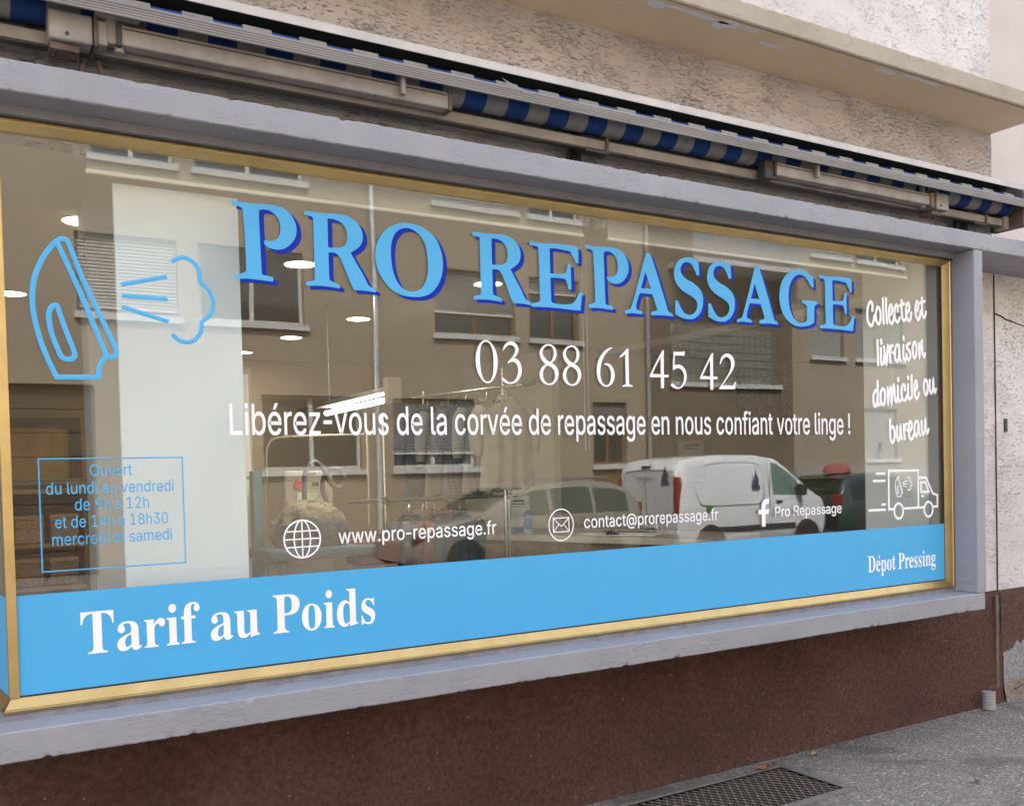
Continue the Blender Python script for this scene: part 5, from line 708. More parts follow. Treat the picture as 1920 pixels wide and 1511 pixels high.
# shop name: thirteen cut letters, each with a royal-blue drop shade behind it
NAME = [('P', .951, 1, 0), ('R', 1.217, 1, 0), ('O', 1.498, 1, 0), ('R', 1.927, 1, 0), ('E', 2.205, 1, 0), ('P', 2.496, 1, 0), ('A', 2.705, 1, 0),
        ('S', 3.000, 1.0, 0), ('S', 3.206, 1.0, .001), ('A', 3.395, 1, .003), ('G', 3.690, 1, .001), ('E', 3.981, 1.01, .009)]
for ch, x, k, dz in NAME:
    w, cs = GLYPHS[ch]
    b = 2.252 + dz + {'A': .002, 'G': .006}.get(ch, 0)
    out = [[(x + px * k, b + pz) for px, pz in unflat(c, 1e-4)] for c in cs]
    lt = put('letter', fill_mesh('letter', out, Y_LETTER), 'letter_blue', win)
    sh = [[(px + .0185, pz - .0125) for px, pz in c] for c in out]
    put('letter_shade', fill_mesh('letter_shade', sh, Y_SHADOW), 'letter_royal', lt)
# telephone number
PHONE = [('0', 1.929), ('3', 2.050), ('8', 2.239), ('8', 2.359), ('6', 2.541), ('1', 2.669), ('4', 2.841), ('5', 2.967), ('4', 3.147), ('2', 3.267)]
for ch, x in PHONE:
    w, cs = GLYPHS[ch]
    put('digit', fill_mesh('digit', [[(x + px, 1.924 + pz) for px, pz in unflat(c, 1e-4)] for c in cs], Y_LETTER), 'letter_white', win)

def fatten(c, k):
    """Push an outline outwards by k units (holes, which run the other way, close in)."""
    if not k:
        return c
    c = [p for i, p in enumerate(c) if abs(p[0] - c[i - 1][0]) + abs(p[1] - c[i - 1][1]) > 6]
    n, out = len(c), []
    for i in range(n):
        (ax, az), (bx, bz), (ex, ez) = c[i - 1], c[i], c[(i + 1) % n]
        d1, d2 = Vector((bx - ax, bz - az)), Vector((ex - bx, ez - bz))
        d1 = d1.normalized() if d1.length else d2.normalized()
        d2 = d2.normalized() if d2.length else d1
        nx, nz = -(d1.y + d2.y), d1.x + d2.x
        l = math.hypot(nx, nz) or 1
        m = min(1.3, 2 / l) if l > .3 else 1
        out.append((bx + nx / l * k * m, bz + nz / l * k * m))
    return out

def area(c):
    return sum(c[i - 1][0] * c[i][1] - c[i][0] * c[i - 1][1] for i in range(len(c))) / 2

CAP = 509
def set_line(font, text, x0, x1, zb, cap, y, mat, name, capu, bold=6., parent=None, flip=False, plane=None):
    """Set a line of type between x0 and x1 on the baseline zb with the given capital height."""
    adv, run = 0, []
    for ch in text:
        if ch == ' ' and ' ' not in font:
            adv += 250
            continue
        a, cs = font.get(ch, font.get('e'))
        if ch == 'é' and 'é' not in font:
            a, cs = font['e']
            cs = cs + [[250, 520, 330, 690, 410, 690, 300, 520]]
        if ch == '-' and font is SANS:
            run.append((adv - 60, cs)); adv += a - 120
            continue
        run.append((adv, cs)); adv += a
    xs = [px + a for a, cs in run for c in cs for px in c[0::2]]
    lo, hi = min(xs), max(xs)
    sx, sz = (x1 - x0) / (hi - lo), cap / capu
    layers = {}
    for gi, (a, cs) in enumerate(run):
        if not cs:
            continue
        outs, holes = [], []
        big = max((area(unflat(c, 1)) for c in cs), key=abs)
        for c in cs:
            (outs if area(unflat(c, 1)) * big > 0 else holes).append(c)
        for i, c in enumerate(outs):
            layers.setdefault(2 * i + gi % 2, []).append((a, c))
        for c in holes:
            layers[gi % 2].append((a, c))
    me = None
    bm = bmesh.new()
    for i, lst in layers.items():
        conts = [[(x0 + (a + px - lo) * sx, zb + pz * sz) for px, pz in fatten(unflat(c, 1), bold)] for a, c in lst]
        m = fill_mesh(name, conts, y - i * .00012)
        bm.from_mesh(m)
        bpy.data.meshes.remove(m)
    me = bpy.data.meshes.new(name)
    bm.to_mesh(me)
    bm.free()
    return put(name, me, mat, parent or win)

set_line(SANS, "Libérez-vous de la corvée de repassage en nous confiant votre linge !", .921, 4.203, 1.711, .109, Y_LETTER, 'letter_white', 'slogan_lettering', CAP)
set_line(SANS, "www.pro-repassage.fr", 1.316, 2.006, 1.299, .054, Y_LETTER, 'letter_white', 'web_address_lettering', CAP)
set_line(SANS, "contact@prorepassage.fr", 2.455, 3.247, 1.299, .054, Y_LETTER, 'letter_white', 'mail_address_lettering', CAP)
set_line(SANS, "Pro Repassage", 3.634, 4.126, 1.2955, .051, Y_LETTER, 'letter_white', 'page_name_lettering', CAP)
set_line(SERIF, "Dépot Pressing", 4.331, 4.915, .9625, .088, Y_LETTER - .0006, 'letter_white', 'service_lettering', 678, 0)
set_line(SERIF, "Tarif au Poids", .41, 1.455, .985, .140, Y_LETTER - .0006, 'letter_white', 'price_lettering', 678, 0)
for tx, x0, x1, zb in (("Ouvert", .455, .587, 1.5745), ("du lundi au vendredi", .322, .721, 1.517), ("de 9h à 12h", .406, .638, 1.4625), ("et de 14h à 18h30", .345, .699, 1.4065), ("mercredi et samedi", .335, .710, 1.350)):
    set_line(SANS, tx, x0, x1, zb, .0385, Y_LETTER, 'letter_blue', 'opening_hours_lettering', CAP, 3.)

def stroke(mb, pts, closed, w, y=-.0048, h=.0012, cap=True):
    n = len(pts)
    L = []
    for i, (x, z) in enumerate(pts):
        a = pts[(i - 1) % n] if (closed or i) else pts[i]
        b = pts[(i + 1) % n] if (closed or i < n - 1) else pts[i]
        dx, dz = b[0] - a[0], b[1] - a[1]
        # mitre at corners
        if (closed or 0 < i < n - 1):
            d1 = Vector((x - a[0], z - a[1])); d2 = Vector((b[0] - x, b[1] - z))
            if d1.length > 1e-7 and d2.length > 1e-7:
                d1.normalize(); d2.normalize()
                t = (d1 + d2)
                if t.length > 1e-3:
                    t.normalize()
                    k = 1 / max(.5, t.dot(d2))
                else:
                    t, k = d2, 1
            else:
                t, k = Vector((dx, dz)).normalized(), 1
        else:
            t, k = Vector((dx, dz)).normalized(), 1
        nx, nz = -t.y * k * w / 2, t.x * k * w / 2
        L.append(((x + nx, y, z + nz), (x, y - h, z), (x - nx, y, z - nz)))
    o = len(mb.v)
    for r in L:
        mb.v += list(r)
    m = n if closed else n - 1
    for i in range(m):
        a, b = o + 3 * i, o + 3 * ((i + 1) % n)
        mb.f += [(a, a + 1, b + 1, b), (a + 1, a + 2, b + 2, b + 1)]
    if not closed and cap:
        for i, s in ((0, -1), (n - 1, 1)):
            x, z = pts[i]
            l, c, r = L[i]
            t = Vector((pts[min(1, n - 1)][0] - pts[0][0], pts[min(1, n - 1)][1] - pts[0][1])) if i == 0 else Vector((pts[-1][0] - pts[-2][0], pts[-1][1] - pts[-2][1]))
            t.normalize()
            nn = Vector((-t.y, t.x))
            fan = []
            for q in range(7):
                a = q * math.pi / 6
                v = nn * math.cos(a) * w / 2 + t * s * math.sin(a) * w / 2
                fan.append((x + v.x, y, z + v.y))
            o2 = len(mb.v)
            mb.v += [c] + fan
            mb.f += [(o2, o2 + 1 + q, o2 + 2 + q) for q in range(6)]
    return mb

def strokes(key, w, cap=True):
    mb = MB()
    for flat, closed in STROKES[key]:
        stroke(mb, unflat(flat, 1e-4), closed, w, cap=cap)
    return mb
for wd in ('collecte', 'et', 'livraison', 'domicile', 'ou', 'bureau'):
    strokes(wd, .0175).build('script_word', 'letter_white', win)
strokes('iron', .0165).build('iron_emblem', 'letter_blue', win)
strokes('steam', .0145, False).build('steam_emblem', 'letter_blue', win)
vb = strokes('vanbody', .0135, False).build('van_emblem', 'letter_white', win)
strokes('vanwheel', .0135).build('wheel', 'letter_white', vb)
strokes('speed', .0135, False).build('speed_lines', 'letter_white', vb)
strokes('smalliron', .0055).build('iron', 'letter_white', vb)
# frame round the opening hours
stroke(MB(), [(.303, 1.267), (.303, 1.6325), (.753, 1.6325), (.753, 1.267)], True, .0045).build('hours_box', 'letter_blue', win)
# globe, envelope and page marks
def ring(cx, cz, rx, rz, n=40):
    return [(cx + rx * math.cos(i * 2 * math.pi / n), cz + rz * math.sin(i * 2 * math.pi / n)) for i in range(n)]
gl = MB()
gx, gz, gr = 1.1745, 1.3245, .0695
stroke(gl, ring(gx, gz, gr, gr), True, .0062)
stroke(gl, ring(gx, gz, gr * .45, gr), True, .0052)
stroke(gl, [(gx, gz - gr), (gx, gz + gr)], False, .0052, cap=False)
for k in (-.42, 0, .42):
    h = math.sqrt(1 - k * k) * gr
    stroke(gl, [(gx - h, gz + k * gr), (gx + h, gz + k * gr)], False, .0052, cap=False)
gl.build('globe_mark', 'letter_white', win)
en = MB()
ex, ez = 2.3335, 1.3195
stroke(en, ring(ex, ez, .064, .068), True, .0055)
stroke(en, [(ex - .041, ez - .030), (ex - .041, ez + .030), (ex + .041, ez + .030), (ex + .041, ez - .030)], True, .0045)
stroke(en, [(ex - .040, ez + .029), (ex, ez - .008), (ex + .040, ez + .029)], False, .0042, cap=False)
stroke(en, [(ex - .040, ez - .029), (ex - .012, ez + .003)], False, .0042, cap=False)
stroke(en, [(ex + .040, ez - .029), (ex + .012, ez + .003)], False, .0042, cap=False)
en.build('envelope_mark', 'letter_white', win)
fx, fz = 3.513, 1.251
put('page_mark', fill_mesh('page_mark', [[(fx + a * .078, fz + b * .137) for a, b in
    ((.33, 0), (.66, 0), (.66, .455), (.94, .455), (.985, .62), (.66, .62), (.66, .74), (.70, .80), (.80, .83), (1.0, .83), (1.0, .995), (.72, 1.0), (.52, .965), (.39, .89), (.33, .77), (.33, .62), (.04, .62), (.04, .455), (.33, .455))]], Y_LETTER), 'letter_white', win)

# ------------------------------------------------------------------ awning, wound in above the window
aw = thing('awning', 'folded-in awning with blue and grey striped cloth above the shop window', 'awning', (2.6, .1, 3.0))
AX0, AX1 = -1.4, 5.93
# hood: a folded sheet from the wall, white lip at the front, dark sheets inside standing in for its shade
MB().add([(AX0, WALL + .01, 3.30), (AX1, WALL + .01, 3.30), (AX1, .005, 3.252), (AX0, .005, 3.252), (AX0, .003, 3.218), (AX1, .003, 3.218), (AX1, .008, 3.218), (AX0, .008, 3.218),
          (AX0, .008, 3.248), (AX1, .008, 3.248), (AX1, WALL + .01, 3.294), (AX0, WALL + .01, 3.294)],
         [(0, 1, 2, 3), (3, 2, 5, 4), (4, 5, 6, 7), (7, 6, 9, 8), (8, 9, 10, 11), (0, 3, 4, 7, 8, 11), (1, 2, 5, 6, 9, 10)]).build('hood', 'hood_white', aw)
MB().box(AX0, AX1, .012, WALL + .012, 3.236, 3.243).build('hood_shade', 'hood_dark', aw)
MB().box(AX0, AX1, .17, .2155, 3.11, 3.236).build('hood_shade_back', 'hood_dark', aw)
# front bar with ribs
fb = []
y, z0, z1 = -.06, 3.086, 3.136
prof = [(-.045, 3.136), (-.060, 3.134)]
for i in range(5):
    z = 3.130 - i * .009
    prof += [(-.0615, z), (-.0615, z - .006), (-.0590, z - .0068), (-.0590, z - .0082)]
prof += [(-.058, 3.090), (-.046, 3.090), (-.044, 3.130)]
n = len(prof)
MB().add([(AX0, a, b) for a, b in prof] + [(AX1 - .03, a, b) for a, b in prof],
         [(k, (k + 1) % n, n + (k + 1) % n, n + k) for k in range(n)] + [tuple(range(n)), tuple(range(n, 2 * n))]).build('front_bar', 'fascia', aw)
# cloth edge standing over the bar, stepping stripe by stripe
x = -10.02 + 82 * .104
i = 0
mb = MB()
while x < AX1 - .05:
    top = 3.155 if i % 2 else 3.162
    x1 = min(x + .104, AX1 - .04)
    mb.add([(x, -.040, 3.13), (x1, -.040, 3.13), (x1, -.030, top), (x, -.030, top), (x, .02, top + .012), (x1, .02, top + .012)], [(0, 1, 2, 3), (3, 2, 5, 4)])
    x += .104
    i += 1
mb.build('valance', 'cloth', aw)
# roll of cloth
rows = []
for k in range(25):
    a = k * 2 * math.pi / 24
    rows.append([(AX0 + (AX1 - .06 - AX0) * j / 140, .095 + (.056 + .0015 * noise.noise(Vector((j * .6, 0, 0)))) * math.cos(a), 3.128 + (.056 + .0015 * noise.noise(Vector((j * .6, 0, 0)))) * math.sin(a)) for j in range(141)])
MB().grid(rows).build('cloth_roll', 'cloth', aw, True)
# square bar carrying the arms
MB().box(AX0, 5.74, .078, .118, 3.004, 3.046).build('support_bar', 'arm_cream', aw, bevel=.003)
MB().box(AX0, 5.73, .0795, .1165, 2.996, 3.0035).build('support_bar_shade', 'iron_dark', aw)  # dark strip painting the shade on the bar's underside
# arms
def arm(x0, x1, z0=3.018, z1=3.086):
    a = MB().box(x0, x1, .0, .056, z0, z1).build('folding_arm', 'arm_cream', aw, bevel=.006)
    MB().box(x0 - .012, x0 + .004, -.005, .061, z0 - .006, z1 + .006).build('end_cap', 'iron_dark', a, bevel=.003)
    MB().box(x1 - .004, x1 + .014, -.005, .061, z0 - .006, z1 + .006).build('end_cap', 'rust', a, bevel=.003)
    MB().box(x0 + .01, x1 - .01, -.0035, -.001, z1 - .016, z1 - .013).build('groove', 'iron_dark', a)
    return a
a1 = arm(.60, 1.84)
a2 = arm(3.69, 4.92, 3.012, 3.076)
for x in (1.62, 3.96):
    MB().box(x, x + .018, -.03, -.006, 3.03, 3.10).build('arm_strut', 'arm_cream', aw, bevel=.004)
# shoulder and elbow joints
def joint(x, s, nm):
    j = MB().box(x - .075, x + .06, .0, .085, 2.998, 3.094).build(nm, 'arm_cream', aw, bevel=.008)
    MB().box(x + s * .062, x + s * .072, -.006, .092, 2.994, 3.10).build('flange', 'rust', j, bevel=.002)
    MB().box(x + s * .072, x + s * .105, .004, .08, 3.006, 3.088).build('knuckle', 'arm_cream', j, bevel=.006)
    MB().tube([(x - .02, -.004, 3.02), (x - .02, -.001, 3.02)], .006, 10).build('bolt', 'iron_dark', j)
    MB().tube([(x + s * .145, .03, 3.0), (x + s * .145, .03, 3.12)], .016, 12).build('pin', 'arm_cream', j, True)
    MB().box(x - .07, x + .02, .02, .11, 2.972, 2.997).build('bracket_foot', 'rust', j, bevel=.004)
    for q in (-.055, 0):
        MB().tube([(x + q, .06, 2.960), (x + q, .06, 2.973)], .009, 6).build('bolt', 'iron_dark', j)
    return j
joint(.455, 1, 'shoulder')
joint(5.035, -1, 'shoulder')
MB().box(.555, .60, .01, .05, 3.02, 3.10).build('arm_hinge', 'arm_cream', aw, bevel=.006)
MB().box(.52, .66, -.02, .03, 3.098, 3.106).build('hinge_plate', 'arm_cream', aw)
MB().box(3.62, 3.69, .005, .06, 2.99, 3.085).build('arm_hinge', 'iron_dark', aw, bevel=.008)
# wall brackets
for x in (-.3, 2.62, 5.50):
    b = MB().box(x - .045, x + .045, .12, WALL + .01, 2.86, 3.10).build('wall_bracket', 'iron_dark', aw, bevel=.004)
    MB().box(x - .06, x + .075, .068, .128, 2.984, 2.9955).build('clamp', 'iron_dark', b)
    MB().box(x + .06, x + .075, .07, .126, 2.99, 3.055).build('clamp', 'rust', b)
    MB().beam((x - .09, .15, 3.0), (x - .12, .20, 2.85), .02, .012).build('stay', 'iron_dark', b)
MB().box(5.74, 5.785, .06, .135, 2.985, 3.06).build('bar_end', 'arm_cream', aw, bevel=.004)
MB().box(5.80, 5.86, -.02, .20, 2.99, 3.21).build('end_plate', 'rust', aw, bevel=.006)
for pts in ([(.50, .12, 3.0), (.485, .10, 2.93), (.465, .06, 2.85)], [(.545, .12, 3.0), (.555, .10, 2.93), (.575, .06, 2.845)]):
    MB().tube(pts, .009, 8).build('loop_strap', 'rust', aw, True)
# a wisp of torn cloth
MB().add([(2.08, -.058, 3.150), (2.19, -.062, 3.128), (2.17, -.064, 3.118), (2.09, -.060, 3.138), (2.06, -.050, 3.168), (2.12, -.056, 3.145)], [(0, 1, 2, 3), (4, 5, 0)]).build('torn_thread', 'fascia', aw)

# ------------------------------------------------------------------ things on the pavement
gr = thing('cellar_grate', 'rusty metal mesh grate set in the pavement against the plinth', 'grate', (2.8, -.15, 0))
fw = .045
for nm, bx in (('frame_bar', (GX0 - fw, GX1 + fw, GY0 - fw, GY0)), ('frame_bar', (GX0 - fw, GX1 + fw, GY1, GY1 + .02)), ('frame_bar', (GX1, GX1 + fw, GY0, GY1)), ('frame_bar', (GX0 - fw, GX0, GY0, GY1))):
    MB().box(bx[0], bx[1], bx[2], bx[3], -.02, .008).build(nm, plain('grate_frame', (.17, .155, .14), .8, .1, .25, 20, .4), gr, bevel=.003)
# pressed mesh: rows of upright wavy strips that meet at every other crest
mb = MB()
pitch, rowd, th, hh = .044, .030, .0035, .003
ny = int((GY1 - GY0) / rowd)
for j in range(ny + 1):
    yb = GY0 + (GY1 - GY0) * j / ny
    nx = int((GX1 - GX0) / (pitch / 4))
    top, bot = [], []
    for i in range(nx + 1):
        x = GX0 + (GX1 - GX0) * i / nx
        ph = (i % 4)
        o = {0: -1, 1: -1, 2: 1, 3: 1}[ph] * (1 if j % 2 else -1) * rowd * .42
        top.append((x, yb + o, -.003))
        bot.append((x, yb + o, -.003 - hh))
    mb.grid([top, bot])
    mb.grid([[(a, b + th, c) for a, b, c in top], [(a, b + th, c) for a, b, c in bot]])
    mb.grid([top, [(a, b + th, c) for a, b, c in top]])
mb.build('mesh_infill', plain('mesh_steel', (.25, .205, .175), .7, .2, .3, 24, .2), gr, kind='stuff')
MB().add([(a, b, z) for z in (-.012, -.47) for a, b in ((GX0 + .003, GY0 + .003), (GX1 - .003, GY0 + .003), (GX1 - .003, GY1 - .003), (GX0 + .003, GY1 - .003))],
         [(0, 1, 5, 4), (1, 2, 6, 5), (2, 3, 7, 6), (3, 0, 4, 7)]).build('pit_shade_wall', plain('pit_shade_wall', (.045, .04, .036), .95, 0, .3, 12), gr)  # dark lining that puts the pit's shade into its colour
MB().box(GX0 + .01, GX1 - .01, GY0 + .01, GY1 - .01, -.49, -.47).build('pit_floor', plain('pit_shade', (.03, .027, .024), .95), gr)  # near-black floor, coloured for the shade down in the pit

# ribbed conduit stub by the wall
prof = []
for i in range(11):
    z = .002 + i * .0118
    prof += [(.034, z), (.040, z + .003), (.040, z + .0075), (.034, z + .0105)]
prof += [(.036, .134), (.041, .136), (.041, .142), (.031, .142), (.031, .02), (.001, .02)]
st = MB().lathe((0, 0, 0), prof, 24)
tl = Matrix.Rotation(R(4), 4, 'Y') @ Matrix.Rotation(R(-3), 4, 'X')
st.v = [tuple(Vector((5.60, .115, 0)) + tl @ Vector((p[0] * .98, p[1] * .98, p[2] * .80))) for p in st.v]
tag(st.build('conduit_stub', plain('conduit_grey', (.40, .385, .37), .55, 0, .08, 20), smooth=True), 'short grey ribbed conduit stub standing at the foot of the brown plinth', 'pipe')

def leaf(x, y, z, ang, L, W, col, lab, curl=.4, tilt=0):
    mb = MB()
    rows = []
    for i in range(9):
        t = i / 8
        w = W * math.sin(math.pi * min(1, t * .96 + .02)) ** .8 * (1 + .25 * math.sin(t * 17))
        row = []
        for k in range(-2, 3):
            s = k / 2
            row.append((t * L - L / 2, s * w, .004 + curl * w * s * s + .18 * L * (t - .5) ** 2 + .15 * w * abs(s) * math.sin(t * 9)))
        rows.append(row)
    mb.grid(rows)
    mb.grid([[(p[0], p[1], p[2] + .0006) for p in r] for r in rows])
    m = Matrix.Translation((x, y, z)) @ Matrix.Rotation(ang, 4, 'Z') @ Matrix.Rotation(tilt, 4, 'X')
    mb.v = [tuple(m @ Vector(p)) for p in mb.v]
    o = mb.build('dry_leaf', plain('leaf_' + str(len(bpy.data.materials)), col, .8, 0, .3, 60, .1), smooth=True)
    tag(o, lab, 'leaf', 'dry leaves blown along the foot of the wall')
leaf(3.615, .075, .009, .7, .065, .018, (.30, .135, .04), 'orange-brown leaf at the back corner of the grate', .9, .3)
leaf(3.575, .058, .009, 2.4, .055, .016, (.26, .12, .045), 'curled brown leaf left of the orange one on the grate edge', .9, -.4)
leaf(3.69, .09, .006, 1.4, .04, .012, (.25, .13, .05), 'tiny brown leaf scrap against the plinth right of the grate corner', .8, .3)
leaf(3.985, .085, .004, .2, .06, .014, (.27, .21, .14), 'pale dry leaf against the plinth between grate and conduit', .9, .2)
leaf(4.27, -.66, .002, .5, .055, .012, (.13, .075, .045), 'dark dry leaf alone on the open pavement', 1.0, .2)
rp = random.Random(11)
mb = MB()
for i in range(520):
    x, y = rp.uniform(2.2, 6.4), (rp.uniform(-.9, .15) if i % 2 else .175 - abs(rp.gauss(0, .035)))
    if GX0 - .05 < x < GX1 + .05 and GY0 - .06 < y < GY1 + .03:
        continue
    s = rp.uniform(.0015, .0045)
    mb.add([(x + s * math.cos(a + i), y + s * math.sin(a + i), .0005) for a in (0, 1.7, 3.1, 4.6)] + [(x, y, s * .9)], [(0, 1, 4), (1, 2, 4), (2, 3, 4), (3, 0, 4)])
g = mb.build('loose_grit', plain('grit', (.42, .39, .35), .9))
g['kind'] = 'stuff'; g['label'] = 'pale grit scattered over the pavement'; g['category'] = 'grit'

# ------------------------------------------------------------------ the shop room
M['room_wall'] = plain('room_wall', (.41, .345, .26), .85, 0, .04, 2)
M['room_white'] = plain('room_white', (.78, .78, .76), .7, 0, .03, 2)
M['room_grey'] = plain('room_grey', (.42, .405, .385), .8, 0, .05, 2)
M['floor_tile'] = plain('floor_tile', (.30, .25, .20), .4, 0, .15, 3)
M['dark_wood'] = plain('dark_wood', (.055, .04, .03), .5, 0, .3, 12)
M['mid_wood'] = plain('mid_wood', (.22, .14, .08), .5, 0, .3, 10)
M['chrome'] = plain('chrome', (.62, .60, .57), .22, 1, .08, 9)
M['machine'] = plain('machine_white', (.36, .325, .27), .45, 0, .06, 5)
CEIL = 2.75
struct(MB().box(-2.4, 11, .26, 7.05, -.02, .01).build('shop_floor', 'floor_tile'))
struct(MB().box(-2.4, 11, .045, 7.05, CEIL, CEIL + .1).build('shop_ceiling', plain('ceiling', (.46, .40, .32), .9, 0, .03, 2)))
struct(MB().box(-2.4, 5.3, 6.2, 6.35, 0, CEIL).build('shop_wall_back', 'room_wall'))
struct(MB().box(5.3, 10.8, 4.42, 4.56, 0, CEIL).build('shop_partition', 'room_wall'))
struct(MB().box(5.22, 5.30, 4.36, 6.3, 0, CEIL).build('shop_partition_end', 'room_white'))
struct(MB().box(10.8, 10.95, .3, 7.05, 0, CEIL).build('shop_wall_right', 'room_wall'))
struct(MB().box(-2.4, -2.25, .3, 7.05, 0, CEIL).build('shop_wall_left', 'room_wall'))
struct(MB().box(5.012, 5.11, .012, .10, .80, CEIL).build('window_return_edge', 'room_grey'))
struct(MB().box(5.03, 5.11, .10, .56, .80, CEIL).build('window_return', 'room_white'))
struct(MB().box(5.11, 11, .24, .30, 0, CEIL).build('shop_wall_front_right', 'room_wall'))
struct(MB().box(-2.4, .05, .95, 1.05, 0, CEIL).build('doorway_wall', 'room_wall'))
struct(MB().box(.2, 5.11, .24, .32, 0, .80).build('shop_wall_under_window', 'room_white'))
struct(MB().box(.2, 5.11, .012, .32, .78, .803).build('inner_sill', 'room_white'))

# white display board and the grey pier behind it
tag(MB().box(.584, 1.021, .16, .18, .805, 2.60).build('display_board', plain('board_white', (.66, .73, .775), .7, 0, .02, 2), bevel=.003), 'tall white display board behind the opening hours', 'board')
struct(MB().box(.595, .98, .95, 1.15, 0, CEIL).build('pier', 'room_grey'))

# roller blinds, almost fully wound up
def blind(x0, x1, zb, lab, chain_x, chain_z):
    b = thing('roller_blind', lab, 'blind', (x0, .1, zb), 'roller blinds inside the shop window')
    cl = plain('blind_cloth_%d' % int(x0 * 100), (.46, .45, .43), .9, 0, .03, 9)
    MB().box(x0, x1, .099, .101, zb, 2.73).build('cloth', cl, b)
    MB().box(x0 - .004, x1 + .004, .092, .108, zb - .007, zb + .006).build('bottom_bar', 'room_white', b, bevel=.003)
    MB().tube([(x0 - .02, .13, 2.70), (x1 + .02, .13, 2.70)], .024, 14).build('roller', 'room_grey', b, True)
    for x in (x0 - .035, x1 + .02):
        MB().box(x, x + .014, .09, .17, 2.655, 2.745).build('bracket', 'room_grey', b, bevel=.002)
    ch = MB()
    for dx in (0, .022):
        z = 2.68
        while z > chain_z:
            ch.lathe((chain_x + dx, .11, z), [(.0002, -.0022), (.0022, 0), (.0002, .0022)], 5)
            z -= .0062
        ch.tube([(chain_x + dx, .11, 2.68), (chain_x + dx, .11, chain_z)], .0006, 4)
    ch.build('bead_chain', plain('bead', (.6, .6, .58), .4), b)
    return b
blind(.494, 2.557, 2.612, 'wide grey roller blind over the letters P R O', 2.556, 1.645)
blind(2.70, 4.83, 2.612, 'grey roller blind over the right-hand half of the window', 4.70, 1.64)

# lamps in the ceiling
LAMPS = [(1.816, 1.770, 'recessed ceiling downlight shining between the first P and R'), (2.826, 3.397, 'recessed ceiling downlight left of the letter O foot'),
         (2.672, 4.517, 'recessed ceiling downlight below the first R'), (3.058, 1.824, 'recessed ceiling downlight behind the second R'),
         (2.564, 5.610, 'farthest ceiling downlight at the edge of the white board'), (.474, 3.305, 'recessed ceiling downlight at the far left by the corner post'),
         (.640, 1.32, 'recessed ceiling downlight above the iron emblem')]
for x, y, lab in LAMPS:
    lp = thing('ceiling_downlight', lab, 'lamp', (x, y, CEIL), 'round downlights in the shop ceiling')
    MB().lathe((x, y, CEIL), [(.094, .001), (.098, -.006), (.088, -.008), (.086, -.002)], 28).build('trim_ring', 'room_white', lp, True)
    MB().lathe((x, y, CEIL - .004), [(.0005, -.002), (.086, -.001)], 28).build('diffuser', 'lamp_glow', lp)
    ld = bpy.data.lights.new('downlight', 'AREA')
    ld.shape = 'DISK'; ld.size = .17; ld.energy = .52; ld.color = (1, .84, .62)
    lo = bpy.data.objects.new('downlight_glow', ld)
    COL.objects.link(lo)
    lo.location = (x, y, CEIL - .012)
    lo.parent = lp
    lo.matrix_parent_inverse = Matrix.Translation(-Vector((x, y, CEIL)))

# fluorescent fitting over the ironing table
fl = thing('tube_lamp', 'lit fluorescent tube lamp on a slanting bracket behind the slogan', 'lamp', (2.36, 2.3, 2.0))
A, B = Vector((2.328, 1.733, 2.0)), Vector((2.402, 3.003, 2.0))
MB().tube([A + Vector((0, .04, 0)), B], .016, 12).build('tube', 'tube_glow', fl, True)
MB().beam(A + Vector((0, 0, .055)), B + Vector((0, .5, .055)), .09, .03).build('housing', 'machine', fl, bevel=.004)
MB().beam(A + Vector((0, .1, .034)), B + Vector((0, -.1, .034)), .012, .006).build('reflector_strip', 'tube_glow', fl)
MB().box(A.x - .045, A.x + .045, A.y - .06, A.y, 1.97, 2.12).build('end_box', 'machine', fl, bevel=.004)
MB().tube([A + Vector((.0, -.02, 0)), A + Vector((.03, -.05, .01)), A + Vector((.045, -.06, .04))], .007, 8).build('end_wire', 'machine', fl, True)
MB().tube([(2.35, 2.0, 2.06), (2.35, 2.0, CEIL)], .006, 6).build('suspension', 'chrome', fl)
MB().tube([(2.39, 2.9, 2.06), (2.39, 2.9, CEIL)], .006, 6).build('suspension', 'chrome', fl)
ld = bpy.data.lights.new('tube_light', 'AREA'); ld.shape = 'RECTANGLE'; ld.size = .03; ld.size_y = 1.2; ld.energy = .52; ld.color = (1, .92, .78)
lo = bpy.data.objects.new('tube_light', ld); COL.objects.link(lo); lo.location = (2.365, 2.37, 1.975); lo.parent = fl
lo.matrix_parent_inverse = Matrix.Translation(-Vector((2.36, 2.3, 2.0)))

